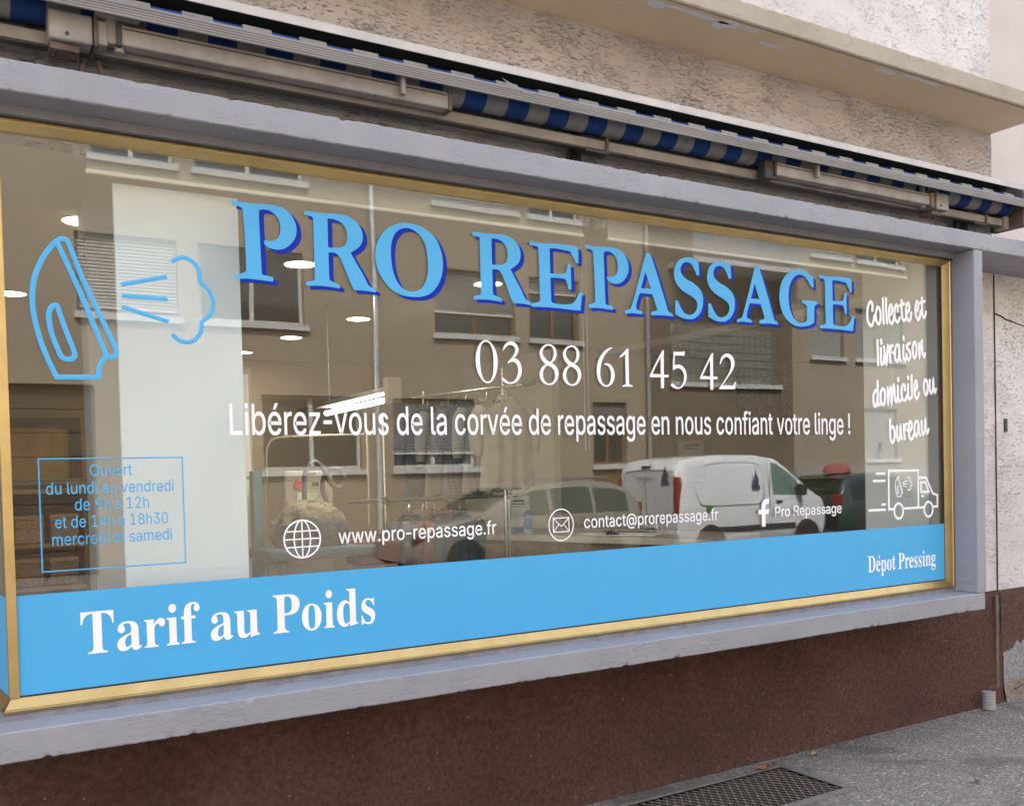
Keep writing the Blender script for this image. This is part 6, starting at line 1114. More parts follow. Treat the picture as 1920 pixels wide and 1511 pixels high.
def garment(x, y, ztop, yaw, w, h, col, lab, cat, sleeves=.5, group=None, check=None, collar=True, name='shirt'):
    """A shirt or jacket on a hanger: shoulders falling from the neck, folded body, two hanging sleeves."""
    g = thing(name, lab, cat, (x, y, ztop), group)
    T = Matrix.Translation((x, y, ztop)) @ Matrix.Rotation(yaw, 4, 'Z')
    if check:
        t = NT('check_%d' % len(bpy.data.materials))
        sx = t.n("SeparateXYZ"); t.pos(); t.l(t.geo.outputs["Position"], sx.inputs[0])
        ax = t.math('GREATER_THAN', t.math('FRACT', t.math('MULTIPLY', t.math('ADD', sx.outputs[0], sx.outputs[1]), 42), 0), .6)
        az = t.math('GREATER_THAN', t.math('FRACT', t.math('MULTIPLY', sx.outputs[2], 42), 0), .6)
        t.col(t.mix(t.math('MULTIPLY', t.math('ADD', ax, az), .5), col, check))
        m = t.set(.9)
    else:
        m = plain('cloth_%d' % len(bpy.data.materials), col, .9, 0, .14, 9)
    nu, nv = 22, 16
    for face in (-1, 1):
        rows = []
        for j in range(nv + 1):
            v = j / nv
            row = []
            for i in range(nu + 1):
                u = i / nu * 2 - 1
                drop = .11 * w * 2 * abs(u) ** 1.4 * (1 - v * .3)
                zz = -drop * (1 - v) - v * h + .012 * math.sin(u * 9) * v
                ww = w / 2 * (.96 + .10 * v + .03 * math.sin(v * 7))
                th = (.045 + .02 * v) * (1 - u * u) ** .5 + .012 * v * math.sin(u * 13 + v * 3) * (1 - u * u)
                row.append(tuple(T @ Vector((u * ww, face * th, zz))))
            rows.append(row)
        MB().grid(rows).build('body_front' if face < 0 else 'body_back', m, g, True)
    if sleeves:
        for s in (-1, 1):
            pts = [(s * w * .46, 0, -.07 * w * 2), (s * w * .54, 0, -.20 * h), (s * w * .56, .01, -.42 * h), (s * w * .55, .02, -sleeves * h)]
            MB().tube([T @ Vector(p) for p in pts], [.045, .055, .05, .042], 10).build('sleeve', m, g, True)
    if collar:
        MB().tube([T @ Vector((.055 * math.cos(a), .03 * math.sin(a), .012 + .01 * math.sin(a))) for a in [k * math.pi / 5 for k in range(11)]], .014, 6).build('collar', m, g, True)
    hk = [(0, 0, 0), (0, 0, .05), (.012, 0, .075), (0, 0, .092), (-.014, 0, .08)]
    MB().tube([T @ Vector(p) for p in hk], .0025, 6).build('hanger_hook', 'chrome', g)
    return g

# tall rail running into the room, with finished shirts
rack = thing('garment_rail', 'tall chrome clothes rail behind the phone number', 'clothes rail', (3.5, 2.6, 0))
MB().tube([(3.481, 2.083, 2.15), (3.255, 3.372, 2.15)], .014, 10).build('rail', 'chrome', rack, True)
MB().tube([(3.44, 2.32, .05), (3.44, 2.32, 2.28)], .012, 10).build('upright', 'chrome', rack, True)
MB().tube([(3.28, 3.25, .05), (3.28, 3.25, 2.2)], .012, 10).build('upright', 'chrome', rack, True)
MB().tube([(3.47, 2.083, 2.15), (3.50, 2.0, 2.155)], .022, 10).build('end_knob', 'iron_dark', rack, True)
MB().box(3.40, 3.48, 2.0, 3.4, .02, .05).build('foot', 'iron_dark', rack)
def on_rail(t):
    return 3.481 + (3.255 - 3.481) * t, 2.083 + (3.372 - 2.083) * t
gg = 'pressed garments on the tall rail'
for t, w, h, col, chk, lab, nm, cat in (
        (.16, .44, .62, (.22, .215, .20), None, 'cream white shirt nearest the glass on the tall rail', 'shirt', 'shirt'),
        (.32, .42, .64, (.17, .165, .165), (.13, .13, .13), 'pale checked shirt second on the tall rail', 'shirt', 'shirt'),
        (.50, .42, .68, (.085, .085, .10), (.05, .05, .06), 'dark grey checked shirt in the middle of the tall rail', 'shirt', 'shirt'),
        (.66, .42, .66, (.15, .14, .125), None, 'beige shirt behind the checked shirt on the tall rail', 'shirt', 'shirt'),
        (.86, .44, .70, (.05, .056, .07), None, 'slate blue jacket at the far end of the tall rail', 'jacket', 'jacket')):
    x, y = on_rail(t)
    garment(x, y, 2.06, R(4), w, h, col, lab, cat, .62, gg, chk, name=nm)

# low rail with clothes waiting
low = thing('low_clothes_rail', 'low black clothes rail across the middle of the shop', 'clothes rail', (3.0, 2.5, 0))
MB().tube([(2.38, 2.55, 1.385), (3.62, 2.45, 1.385)], .013, 10).build('rail', 'iron_dark', low, True)
for x, y in ((2.62, 2.53), (3.55, 2.455)):
    MB().tube([(x, y, .03), (x, y, 1.95 if x < 3 else 2.0)], .013, 10).build('upright', 'chrome', low, True)
    MB().box(x - .02, x + .02, y - .25, y + .25, .01, .04).build('foot', 'iron_dark', low)
    MB().lathe((x, y, 1.385), [(.001, -.03), (.024, -.02), (.024, .02), (.001, .03)], 10).build('clamp', 'iron_dark', low, True)
gg = 'clothes waiting on the low rail'
for i, (x, col, lab) in enumerate(((2.78, (.04, .05, .075), 'navy shirt at the left end of the low rail'), (2.88, (.09, .10, .125), 'grey-blue shirt next to the navy one on the low rail'), (2.97, (.10, .016, .022), 'dark red top on the low rail'),
                            (3.06, (.17, .05, .042), 'coral red top beside the dark red one on the low rail'), (3.16, (.035, .06, .07), 'dark teal sweater on the low rail'))):
    garment(x, 2.51 - (x - 2.5) * .05, 1.28, R(38 - i * 4), .40, .55, col, lab, 'shirt', .7, gg, name='shirt')

# steam cabinet with its hoses
mc = thing('steam_cabinet', 'cream steam generator cabinet with red button and dark hoses', 'machine', (2.17, 2.85, 0))
MB().box(2.02, 2.36, 2.8, 3.15, .05, 1.60).build('cabinet', 'machine', mc, bevel=.012)
bt = MB().lathe((0, 0, 0), [(.0005, .014), (.028, .013), (.032, 0)], 16)
bt.v = [(2.112 + x, 2.797 - z, 1.505 + y) for x, y, z in bt.v]
bt.build('stop_button', plain('button_red', (.45, .06, .05), .4), mc, True)
for i, x in enumerate((2.21, 2.236)):
    MB().box(x, x + .018, 2.794, 2.799, 1.495, 1.522).build('display', 'iron_dark', mc)
MB().box(2.16, 2.235, 2.795, 2.799, 1.575, 1.583).build('vent_slot', 'iron_dark', mc)
MB().box(2.10, 2.24, 2.79, 2.799, 1.36, 1.45).build('notice', plain('notice', (.55, .62, .55), .7), mc)
hz = [(2.09, 2.62, 1.20), (2.085, 2.6, 1.42), (2.09, 2.6, 1.56), (2.115, 2.6, 1.63), (2.15, 2.6, 1.655), (2.19, 2.6, 1.64), (2.225, 2.6, 1.60), (2.25, 2.6, 1.54), (2.28, 2.6, 1.50), (2.32, 2.6, 1.48), (2.355, 2.6, 1.50), (2.365, 2.6, 1.54),
      (2.35, 2.6, 1.585), (2.31, 2.6, 1.605), (2.27, 2.62, 1.595), (2.235, 2.64, 1.55), (2.225, 2.64, 1.47), (2.24, 2.62, 1.40), (2.25, 2.6, 1.30)]
def smooth_pts(ps, n=4):
    ps = [Vector(p) for p in ps]
    out = []
    for i in range(len(ps) - 1):
        p0, p1, p2, p3 = ps[max(i - 1, 0)], ps[i], ps[i + 1], ps[min(i + 2, len(ps) - 1)]
        for k in range(n):
            t = k / n
            out.append(.5 * ((2 * p1) + (p2 - p0) * t + (2 * p0 - 5 * p1 + 4 * p2 - p3) * t * t + (3 * p1 - p0 - 3 * p2 + p3) * t ** 3))
    return out + [ps[-1]]
MB().tube(smooth_pts(hz), .0165, 10).build('steam_hose', plain('hose_grey', (.10, .095, .10), .6), mc, True)
tag(MB().tube(smooth_pts([(1.96, 3.0, 1.15), (1.96, 3.0, 1.68), (1.98, 3.0, 1.78), (2.05, 3.0, 1.83), (2.35, 3.0, 1.845), (2.66, 3.0, 1.85), (2.70, 3.0, 1.84), (2.70, 3.0, 1.2)]), .009, 10).build('hose_gantry', 'machine', smooth=True),
    'cream bent-tube gantry over the ironing table', 'stand')

tbl = thing('ironing_table', 'blue-covered ironing table under the heap of clothes', 'ironing table', (2.05, 2.4, 0))
MB().box(1.72, 2.42, 2.2, 2.65, 1.05, 1.12).build('board', plain('board_blue', (.05, .11, .19), .8), tbl, bevel=.02)
for x in (1.80, 2.34):
    MB().beam((x, 2.42, 0.01), (x, 2.42, 1.05), .05, .05, (0, 1, 0)).build('leg', 'machine', tbl)
MB().box(1.74, 1.80, 2.56, 2.64, .05, 1.60).build('blue_panel', plain('panel_blue', (.07, .19, .27), .6), tbl)
def heap(name, cx, cy, z, rx, ry, h, col, lab, seed):
    mb = MB()
    rows = []
    for j in range(25):
        v = j / 24
        row = []
        for i in range(81):
            a = i * 2 * math.pi / 80
            q = Vector((math.cos(a) * 1.6 + seed, math.sin(a) * 1.6, v * 2))
            k = 1 + .22 * noise.noise(q) + .07 * math.sin(a * 7 + v * 5 + seed) + .09 * noise.noise(q * 3.5) + .05 * noise.noise(q * 8)
            rr = math.cos(v * math.pi / 2) ** .55
            row.append((cx + rx * k * rr * math.cos(a), cy + ry * k * rr * math.sin(a), z + h * math.sin(v * math.pi / 2) * (1 + .15 * noise.noise(q * 1.7) + .12 * noise.noise(q * 4.5))))
        rows.append(row)
    mb.grid(rows)
    return tag(mb.build(name, plain('heap_%s' % seed, col, .92, 0, .2, 14), smooth=True), lab, 'clothes')
heap('clothes_heap', 2.05, 2.42, 1.12, .24, .18, .20, (.045, .055, .09), 'heap of dark blue jeans on the ironing table', 3)
heap('linen_heap', 2.05, 2.44, 1.26, .20, .15, .14, (.24, .215, .17), 'beige linen draped over the top of the heap', 8)
tag(MB().box(2.30, 2.60, 2.25, 2.45, .98, 1.14).build('red_basket', plain('basket_red', (.10, .012, .016), .6), bevel=.02), 'red laundry basket to the right of the clothes heap', 'basket')
cab = thing('tall_cabinet', 'tall cream cabinet beside the white display board', 'cabinet', (1.9, 3.3, 0))
MB().box(1.62, 1.93, 3.2, 3.6, .02, 2.32).build('carcass', 'machine', cab, bevel=.006)
MB().box(1.64, 1.91, 3.185, 3.199, .05, 1.55).build('door', 'room_white', cab, bevel=.004)
MB().box(1.64, 1.91, 3.185, 3.199, 1.57, 2.28).build('door', 'room_white', cab, bevel=.004)

# counter with papers
ct = thing('counter', 'pale-topped shop counter with a wooden front', 'counter', (4.2, 2.3, 0))
F1, F2 = Vector((4.04, 3.49, 0)), Vector((4.84, 1.31, 0))
d = (F2 - F1).normalized()
nrm = Vector((d.y, -d.x, 0))
cc = (F1 + F2) / 2 + nrm * .36
MB().obox(cc + Vector((0, 0, 1.078)), d * 1.18, nrm * .37, Vector((0, 0, .022))).build('counter_top', plain('counter_top', (.50, .45, .38), .5, 0, .05, 4), ct, bevel=.004)
MB().obox(cc + Vector((0, 0, .53)), d * 1.12, nrm * .33, Vector((0, 0, .525))).build('counter_front', 'mid_wood', ct)
def on_counter(s, t, z=1.1):
    return cc + d * s + nrm * t + Vector((0, 0, z))
# sloping price stand
sg = thing('price_stand', 'white leaflet on a slanting stand with blue foot, on the counter', 'sign', tuple(on_counter(-.55, .1)))
o = on_counter(-.55, .1)
rx, ry = Vector((.86, -.5, 0)).normalized(), Vector((.5, .86, 0)).normalized()
MB().obox(o + Vector((0, 0, .155)) + ry * .02, rx * .085, ry * .004 + Vector((0, 0, -.001)), Vector((0, 0, .125)) + ry * .03).build('leaflet', 'letter_white', sg)
MB().obox(o + Vector((0, 0, .02)), rx * .088, ry * .05, Vector((0, 0, .02))).build('foot', plain('stand_blue', (.03, .16, .42), .5), sg, bevel=.004)
for k in range(7):
    MB().obox(o + Vector((0, 0, .235 - k * .024)) + ry * (.016 + .019 * (1 - k / 6) - .0005 - .004), rx * (.055 if k else .045), ry * .0006, Vector((0, 0, .0035 if k else .007))).build('print_line', 'iron_dark', sg)
bo = on_counter(-.40, .18)
bt = thing('sanitizer_bottle', 'clear-blue pump bottle of hand gel beside the leaflet stand', 'bottle', tuple(bo))
MB().lathe(bo, [(.001, 0), (.034, 0), (.036, .006), (.036, .13), (.030, .15), (.012, .162), (.012, .175)], 18).build('bottle', plain('gel_blue', (.36, .50, .62), .25), bt, True)
MB().lathe(bo, [(.0365, .03), (.0365, .115)], 18).build('bottle_label', plain('gel_label', (.12, .28, .55), .5), bt, True)
MB().lathe(bo, [(.014, .172), (.014, .185), (.005, .187), (.005, .215), (.012, .217), (.012, .226), (.001, .227)], 14).build('pump', 'letter_white', bt, True)
MB().beam(bo + Vector((0, 0, .222)), bo + Vector((-.032, -.01, .220)), .008, .007).build('spout', 'letter_white', bt)
def paper(s, t, w, l, rot, lab, mat='letter_white', nm='paper_sheet', z=1.1015, th=.0018):
    c0 = on_counter(s, t, z)
    q = Matrix.Rotation(rot, 3, 'Z')
    tag(MB().obox(c0, q @ d * l, q @ nrm * w, Vector((0, 0, th))).build(nm, mat), lab, 'paper' if nm == 'paper_sheet' else 'folder')
paper(.45, .05, .12, .17, .25, 'white sheet of paper on the counter near the glass')
paper(.22, .12, .11, .16, -.3, 'white sheet of paper in the middle of the counter')
paper(.30, -.12, .16, .22, .1, 'black desk pad under the sheets on the counter', 'iron_dark', 'desk_pad', 1.1006, .0007)
pn = on_counter(.32, .15)
ps = thing('pen_stand', 'small black pen stand on the counter', 'pen stand', tuple(pn))
MB().lathe(pn, [(.05, 0), (.05, .008), (.015, .03), (.008, .05)], 16).build('base', 'iron_dark', ps, True)
MB().beam(pn + Vector((0, 0, .04)), pn + Vector((.03, .0, .16)), .008, .008).build('pen', 'iron_dark', ps)

# things on the walls
pt = thing('painting', 'unframed dark green abstract painting on the far wall', 'painting', (8.3, 4.4, 2.1))
def mk_paint():
    t = NT('paint_abstract')
    p = t.pos()
    a = t.noise(p, 5.5, 5, .7, 2.2)
    b = t.noise(p, 9, 4, .7, 3.0)
    c = t.mix(t.ramp(a, .42, .55), (.008, .028, .020), (.06, .095, .075))
    c = t.mix(t.ramp(b, .56, .62), c, (.26, .26, .21))
    c = t.mix(t.ramp(t.noise(p, 14, 3, .6, 2), .62, .66), c, (.20, .12, .05))
    t.col(c)
    return t.set(.5)
MB().box(7.72, 8.56, 4.385, 4.415, 2.06, 2.66).build('canvas', mk_paint(), pt)
po = thing('notice_sheet', 'plain white notice sheet on the far wall above the reflected van', 'notice', (7.0, 4.4, 1.5))
MB().box(6.86, 7.22, 4.408, 4.417, 1.40, 1.85).build('sheet', 'letter_white', po)
for k in range(2):
    MB().box(6.93, 7.15, 4.404, 4.4075, 1.79 - k * .035, 1.805 - k * .035).build('print_line', 'iron_dark', po)
hf = thing('hatch_frame', 'black-framed hatch in the back wall at the far left', 'hatch', (.9, 6.15, 1.6))
for nm, bx in (('head', (.50, 1.20, 2.06, 2.15)), ('post', (1.10, 1.20, 1.60, 2.06)), ('post', (.30, .50, 1.60, 2.15))):
    MB().box(bx[0], bx[1], 6.12, 6.198, bx[2], bx[3]).build(nm, 'dark_wood', hf)
MB().box(.50, 1.10, 6.15, 6.195, 1.60, 2.06).build('glow_panel', plain('hatch_glow', (.55, .40, .18), .8), hf)  # yellow light of the room behind, put into a plain panel's colour
MB().box(.45, 1.15, 5.95, 6.19, 1.55, 1.60).build('shelf', 'room_grey', hf)
sh = thing('shelf_unit', 'dark wooden shelf unit with baskets at the lower left', 'shelf', (.55, 2.6, 0))
for x in (.34, .74):
    MB().box(x, x + .025, 2.45, 2.85, .02, 1.52).build('side_panel', 'dark_wood', sh)
for z in (.35, .68, .96, 1.20, 1.50):
    MB().box(.365, .74, 2.45, 2.85, z, z + .022).build('shelf_board', 'mid_wood', sh)
MB().box(.365, .74, 2.83, 2.85, .02, 1.5).build('back_panel', 'dark_wood', sh)
for i, (x, z, c, lab) in enumerate(((.38, .985, (.16, .11, .07), 'left wicker basket on the shelf unit'), (.56, .985, (.12, .09, .06), 'right wicker basket on the shelf unit'), (.39, 1.225, (.28, .20, .12), 'tan box on the upper shelf'), (.57, 1.225, (.20, .17, .14), 'grey-brown box on the upper shelf'), (.42, .705, (.33, .27, .18), 'pale box on the shelf below the baskets'))):
    k = thing('storage_box', lab, 'box', (x, 2.5, z), 'boxes on the left shelf unit')
    MB().box(x, x + .145, 2.47, 2.75, z, z + .15).build('body', plain('basket_%d' % i, c, .8, 0, .35, 60, .5), k, bevel=.008)
    MB().box(x - .003, x + .148, 2.465, 2.755, z + .13, z + .155).build('rim', 'mid_wood', k, bevel=.004)

# ------------------------------------------------------------------ across the street: what the glass reflects
FY = -14.0
M['far_render'] = plain('far_render', (.295, .243, .178), .9, 0, .05, 1.2, .3)
M['far_grey'] = plain('far_grey', (.30, .275, .25), .9, 0, .06, 1.2, .3)
M['far_white'] = plain('far_white', (.50, .495, .485), .6, 0, .05, 3)
M['far_wood'] = plain('far_wood', (.17, .095, .045), .6, 0, .2, 8)
M['far_pipe'] = plain('far_zinc', (.58, .59, .60), .4, .3, .06, 5)
M['shutter'] = plain('shutter_grey', (.20, .19, .185), .6, 0, .05, 5)
M['shutter_pale'] = plain('shutter_pale', (.34, .33, .31), .6, 0, .05, 5)

far = thing('opposite_building', 'beige rendered apartment house across the street, mirrored in the shop glass', 'building', (12, FY, 0))
# openings: x0, x1, z0, z1, kind, sill overhang
OPEN = []
def row(zs, zt, items):
    for (x0, x1, k) in items:
        OPEN.append((x0, x1, zs, zt, k))
row(1.70, 3.08, [(-9, -7.6, 's'), (-5, -3.6, 'p'), (5.26, 7.20, 'd'), (7.86, 9.74, 's'), (12.73, 13.7, 'g'), (21.9, 23.3, 'p'), (25.2, 26.6, 'p'), (29, 30.4, 's')])
row(4.42, 5.76, [(-9, -7.6, 'p'), (-5, -3.6, 's'), (-.6, .8, 'p'), (2.20, 3.84, 'w'), (4.20, 6.14, 'd'), (8.86, 10.78, 'h'), (11.15, 12.44, 'o'), (19.86, 21.10, 'p'), (21.55, 23.6, 'p'), (25.2, 26.6, 's'), (29, 30.4, 'p')])
row(7.06, 8.40, [(-9, -7.6, 's'), (-5, -3.6, 'p'), (-.6, .8, 's'), (2.48, 3.82, 's'), (4.16, 6.20, 's'), (8.84, 10.82, 'p'), (11.15, 12.50, 's'), (19.86, 21.30, 'p'), (21.6, 23.6, 's'), (25.2, 26.6, 'p'), (29, 30.4, 's')])
BAY = (14.4, 19.15, .0, 9.0)
GATE = (.30, 2.42, .0, 3.2)
holes = [(a, b, c, e) for a, b, c, e, _ in OPEN] + [BAY, GATE]
def holed_wall(x0, x1, z0, z1, holes, y, depth):
    xs = sorted({x0, x1} | {h[0] for h in holes} | {h[1] for h in holes})
    zs = sorted({z0, z1} | {h[2] for h in holes} | {h[3] for h in holes})
    mb = MB()
    for i in range(len(xs) - 1):
        for j in range(len(zs) - 1):
            cx, cz = (xs[i] + xs[i + 1]) / 2, (zs[j] + zs[j + 1]) / 2
            if any(h[0] < cx < h[1] and h[2] < cz < h[3] for h in holes):
                continue
            mb.add([(xs[i], y, zs[j]), (xs[i + 1], y, zs[j]), (xs[i + 1], y, zs[j + 1]), (xs[i], y, zs[j + 1])], [(0, 1, 2, 3)])
    for h in holes:
        a, b, c, e = h
        depth = .44 if h == BAY else .22
        mb.add([(a, y, c), (b, y, c), (b, y, e), (a, y, e), (a, y - depth, c), (b, y - depth, c), (b, y - depth, e), (a, y - depth, e)],
               [(0, 1, 5, 4), (1, 2, 6, 5), (2, 3, 7, 6), (3, 0, 4, 7)])
    return mb
holed_wall(-14, 40, 0, 9.6, holes, FY, .22).build('wall', 'far_render', far)
MB().box(19.2, 40, FY + .002, FY + .03, -.01, 1.55).build('dado', 'far_grey', far)
MB().box(-14.4, 40.4, FY - 6, FY + .5, 9.6, 9.85).build('eaves', 'far_white', far)
MB().add([(-14.6, FY + .7, 9.85), (40.6, FY + .7, 9.85), (40.6, FY - 4, 12.6), (-14.6, FY - 4, 12.6)], [(0, 1, 2, 3)]).build('roof', plain('far_tiles', (.24, .10, .06), .8, 0, .2, 6), far)
MB().box(-14, 40, FY - 7, FY - 1.6, 0, 9.6).build('wall', 'far_grey', far)
for (a, b, c, e, k) in OPEN:
    w = MB()
    y = FY - .14
    fr = .06
    for bx in ((a, b, c, c + fr), (a, b, e - fr, e), (a, a + fr, c + fr, e - fr), (b - fr, b, c + fr, e - fr), ((a + b) / 2 - .04, (a + b) / 2 + .04, c + fr, e - fr)):
        w.box(bx[0], bx[1], y - .05, y + .012, bx[2], bx[3])
    wd = w.build('window', 'far_wood' if k in 'hog' else 'far_white', far)
    MB().box(a + fr, b - fr, y - .03, y - .02, c + fr, e - fr).build('pane', 'window_glass', wd)
    s = MB().box(a - .06, b + .06, FY - .2, FY + .09, c - .11, c - .005)
    s.box(a - .06, b + .06, FY - .0, FY + .092, c - .004, c + .006)
    s.build('sill', 'far_white', wd)
    cover = {'s': .78, 'p': 1.0, 'h': .64, 'd': .0, 'o': .22, 'w': .9, 'g': .35}[k]
    if cover:
        zb = e - (e - c) * cover
        mb = MB()
        nsl = max(2, int((e - zb) / .055))
        for i in range(nsl):
            z1 = e - (e - zb) * i / nsl
            z0 = e - (e - zb) * (i + 1) / nsl
            mb.add([(a + .02, FY - .10, z0 + .006), (b - .02, FY - .10, z0 + .006), (b - .02, FY - .085, (z0 + z1) / 2), (a + .02, FY - .085, (z0 + z1) / 2), (b - .02, FY - .10, z1), (a + .02, FY - .10, z1)],
                   [(0, 1, 2, 3), (3, 2, 4, 5)])
        mb.build('roller_shutter', 'shutter_pale' if k in 'pw' else 'shutter', wd)
        MB().box(a + .02, b - .02, FY - .105, FY - .08, zb - .04, zb + .004).build('shutter_bar', 'far_white', wd)
gt = MB().box(.30, 2.42, FY - .2, FY - .16, 0, 3.2).build('garage_door', plain('garage_brown', (.075, .05, .03), .6, 0, .15, 4), far)
for k in range(8):
    MB().box(.32, 2.40, FY - .16, FY - .145, .03 + k * .395, .40 + k * .395).build('door_panel', plain('garage_panel', (.09, .06, .035), .55, 0, .15, 4), gt, bevel=.01)
# stair bay: recessed back wall, glass-brick screen, balcony
b0, b1 = BAY[0], BAY[1]
MB().box(b0, b1, FY - .5, FY - .42, 0, 9.0).build('wall', plain('bay_shade_brown', (.15, .12, .085), .9, 0, .08, 1.5, .3), far)  # shade of the recess put into a darker wall colour
gb = MB().box(0, .185, FY - .42, FY - .40, 0, .185).mesh('glass_brick')
gb.materials.append(plain('glass_brick', (.20, .19, .16), .3, 0, .2, 6))
for i in range(int((b1 - b0 - 1.2) / .2)):
    for j in range(7):
        o = bpy.data.objects.new('glass_brick', gb)
        COL.objects.link(o)
        o.parent = far
        o.location = (b0 + 1.0 + i * .2, 0, 3.66 + j * .2)
        o.matrix_parent_inverse = Matrix.Translation(-ROOT[far.name])
MB().box(b0 + .95, b1, FY - .42, FY - .33, 3.54, 3.65).build('ledge', 'far_white', far)
bal = MB().box(b0 + 1.0, b1, FY - .42, FY + .5, 6.36, 6.48).build('balcony', 'far_white', far)
MB().tube([(b0 + 1.0, FY + .47, 7.35), (b1, FY + .47, 7.35)], .025, 6).build('handrail', 'far_pipe', bal)
mb = MB()
x = b0 + 1.0
while x < b1:
    mb.box(x, x + .02, FY + .46, FY + .48, 6.48, 7.35)
    x += .11
mb.build('balusters', 'far_pipe', bal, kind='stuff')
MB().box(b0 + 1.0, b1, FY + .43, FY + .44, 6.62, 7.28).build('privacy_screen', plain('screen_grey', (.20, .20, .20), .8, 0, .3, 9), bal)
MB().box(12.73, 14.5, FY - .15, FY + .004, .0, 1.5).build('door', 'far_wood', far)
for x, m in ((7.50, 'far_pipe'), (14.30, 'far_grey')):
    dp = MB().tube([(x, FY + .09, 0), (x, FY + .09, 9.6)], .055, 10).build('downpipe', m, far, True)
    for z in (1.5, 3.6, 5.7, 7.8):
        MB().lathe((x, FY + .09, z), [(.058, -.02), (.066, -.02), (.066, .02), (.058, .02)], 10).build('pipe_clip', m, dp)
tag(MB().box(22.4, 22.5, FY + .035, FY + .10, 1.9, 2.15).build('meter_box', 'iron_dark', bevel=.01), 'small dark meter box on the opposite facade', 'meter box')

# ------------------------------------------------------------------ parked vehicles
def lerp_tab(tab, x):
    if x <= tab[0][0]: return tab[0][1]
    for (a, b), (c, e) in zip(tab, tab[1:]):
        if x <= c:
            t = (x - a) / (c - a)
            t = t * t * (3 - 2 * t) * .5 + t * .5
            return b + (e - b) * t
    return tab[-1][1]

class Car:
    """A car body lofted from its side profile, plan width and belt line; nose towards +x (dirn=1) or -x."""
    def __init__(s, name, label, cat, x0, ynear, dirn, L, W, top, belt, low, plan, paint, tumble=.14, group='vehicles parked across the street'):
        s.x0, s.dirn, s.L, s.W = x0, dirn, L, W
        s.yc = ynear - W / 2
        s.top, s.belt, s.low, s.plan, s.tumble = top, belt, low, plan, tumble
        s.root = thing(name, label, cat, (x0 + dirn * L / 2, s.yc, -.12), group)
        us = []
        u = 0.
        while u <= L + 1e-6:
            us.append(u); u += .06
        rows = [s.ring(u) for u in us]
        mb = MB().grid(rows)
        for r in (rows[0], rows[-1]):
            k = len(r)
            mb.add(r, [tuple(range(k))])
        s.body = mb.build('body', paint, s.root, True)
    def P(s, u, y, z):
        return (s.x0 + s.dirn * u, s.yc + y, z - .12)
    def half(s, u):
        zt = lerp_tab(s.top, u)
        zb = min(lerp_tab(s.belt, u), zt - .10)
        zl = lerp_tab(s.low, u)
        w = lerp_tab(s.plan, u) * s.W / 2
        f = max(0, min(1, (zt - zb - .1) / .45))
        wr = w - s.tumble * f
        return zt, zb, zl, w, wr
    def side(s, u, t):
        """t 0..1 from belt to roof edge on the +y (near) side"""
        zt, zb, zl, w, wr = s.half(u)
        zu = zt - .07
        return w - .012 + (wr - w + .012) * t ** 1.15, zb + (zu - zb) * t
    def ring(s, u):
        zt, zb, zl, w, wr = s.half(u)
        h = [(w * .90, zl), (w * .97, zl + .06), (w * .995, zl + (zb - zl) * .4), (w, zl + (zb - zl) * .72), (w - .012, zb)]
        for t in (.25, .5, .75, 1.):
            h.append(s.side(u, t))
        h += [(wr - .03, zt - .03), (wr * .8, zt - .006), (wr * .4, zt + .004), (0, zt + .006)]
        right = [s.P(u, y, z) for y, z in h]
        left = [s.P(u, -y, z) for y, z in reversed(h[:-1])]
        return right + left
    def side_glass(s, ua, ub, ta, tb, name='side_window', n=12, both=True, mat='car_glass', off=.006):
        for sg in ((1, -1) if both else (1,)):
            rows = []
            for j in range(7):
                row = []
                for i in range(n + 1):
                    u = ua + (ub - ua) * i / n
                    y, z = s.side(u, ta + (tb - ta) * j / 6)
                    row.append(s.P(u, sg * (y + off), z))
                rows.append(row)
            MB().grid(rows).build(name, mat, s.root, True)
    def top_glass(s, ua, ub, name, k=.86, mat='car_glass', off=.008):
        rows = []
        for i in range(13):
            u = ua + (ub - ua) * i / 12
            zt, zb, zl, w, wr = s.half(u)
            rows.append([s.P(u, wr * k * q / 6, zt + off - .012 * (abs(q) / 6) ** 3) for q in range(-6, 7)])
        MB().grid(rows).build(name, mat, s.root, True)
    def wheel(s, u, r=.31):
        for sg in (1, -1):
            w = lerp_tab(s.plan, u) * s.W / 2
            zc = r
            ar = MB()
            n = 24
            ins = []
            for k in range(n):
                a = k * 2 * math.pi / n
                ins.append(s.P(u + (r + .05) * math.cos(a), sg * (w + .002), zc + (r + .05) * math.sin(a)))
            ins = [(p[0], p[1], max(p[2], .05 - .12)) for p in ins]
            ar.add(ins, [tuple(range(n))])
            ar.build('wheel_arch', 'iron_dark', s.root)
            wh = MB()
            prof = [(r * .62, -.10), (r * .94, -.10), (r, -.07), (r, .05), (r * .94, .08), (r * .64, .085)]
            rows = []
            for rr, dd in prof:
                rows.append([s.P(u + rr * math.cos(k * 2 * math.pi / n), sg * (w - .07 + dd), zc + rr * math.sin(k * 2 * math.pi / n)) for k in range(n + 1)])
            t = wh.grid(rows).build('wheel', plain('tyre', (.02, .02, .02), .8), s.root, True)
            rm = MB()
            rows = []
            for rr, dd in ((r * .64, .078), (r * .60, .06), (r * .35, .05), (r * .12, .06), (.001, .062)):
                rows.append([s.P(u + rr * math.cos(k * 2 * math.pi / n), sg * (w - .07 + dd), zc + rr * math.sin(k * 2 * math.pi / n)) for k in range(n + 1)])
            rm.grid(rows).build('rim', 'chrome', t, True)
    def box(s, name, ua, ub, ya, yb, za, zb, mat, bevel=.01):
        p, q = s.P(ua, ya, za), s.P(ub, yb, zb)
        return MB().box(p[0], q[0], p[1], q[1], p[2], q[2]).build(name, mat, s.root, bevel=bevel)

def paint(name, c, metal=.0):
    return plain(name, c, .28, metal, .02, 2, 0, .5, .8)

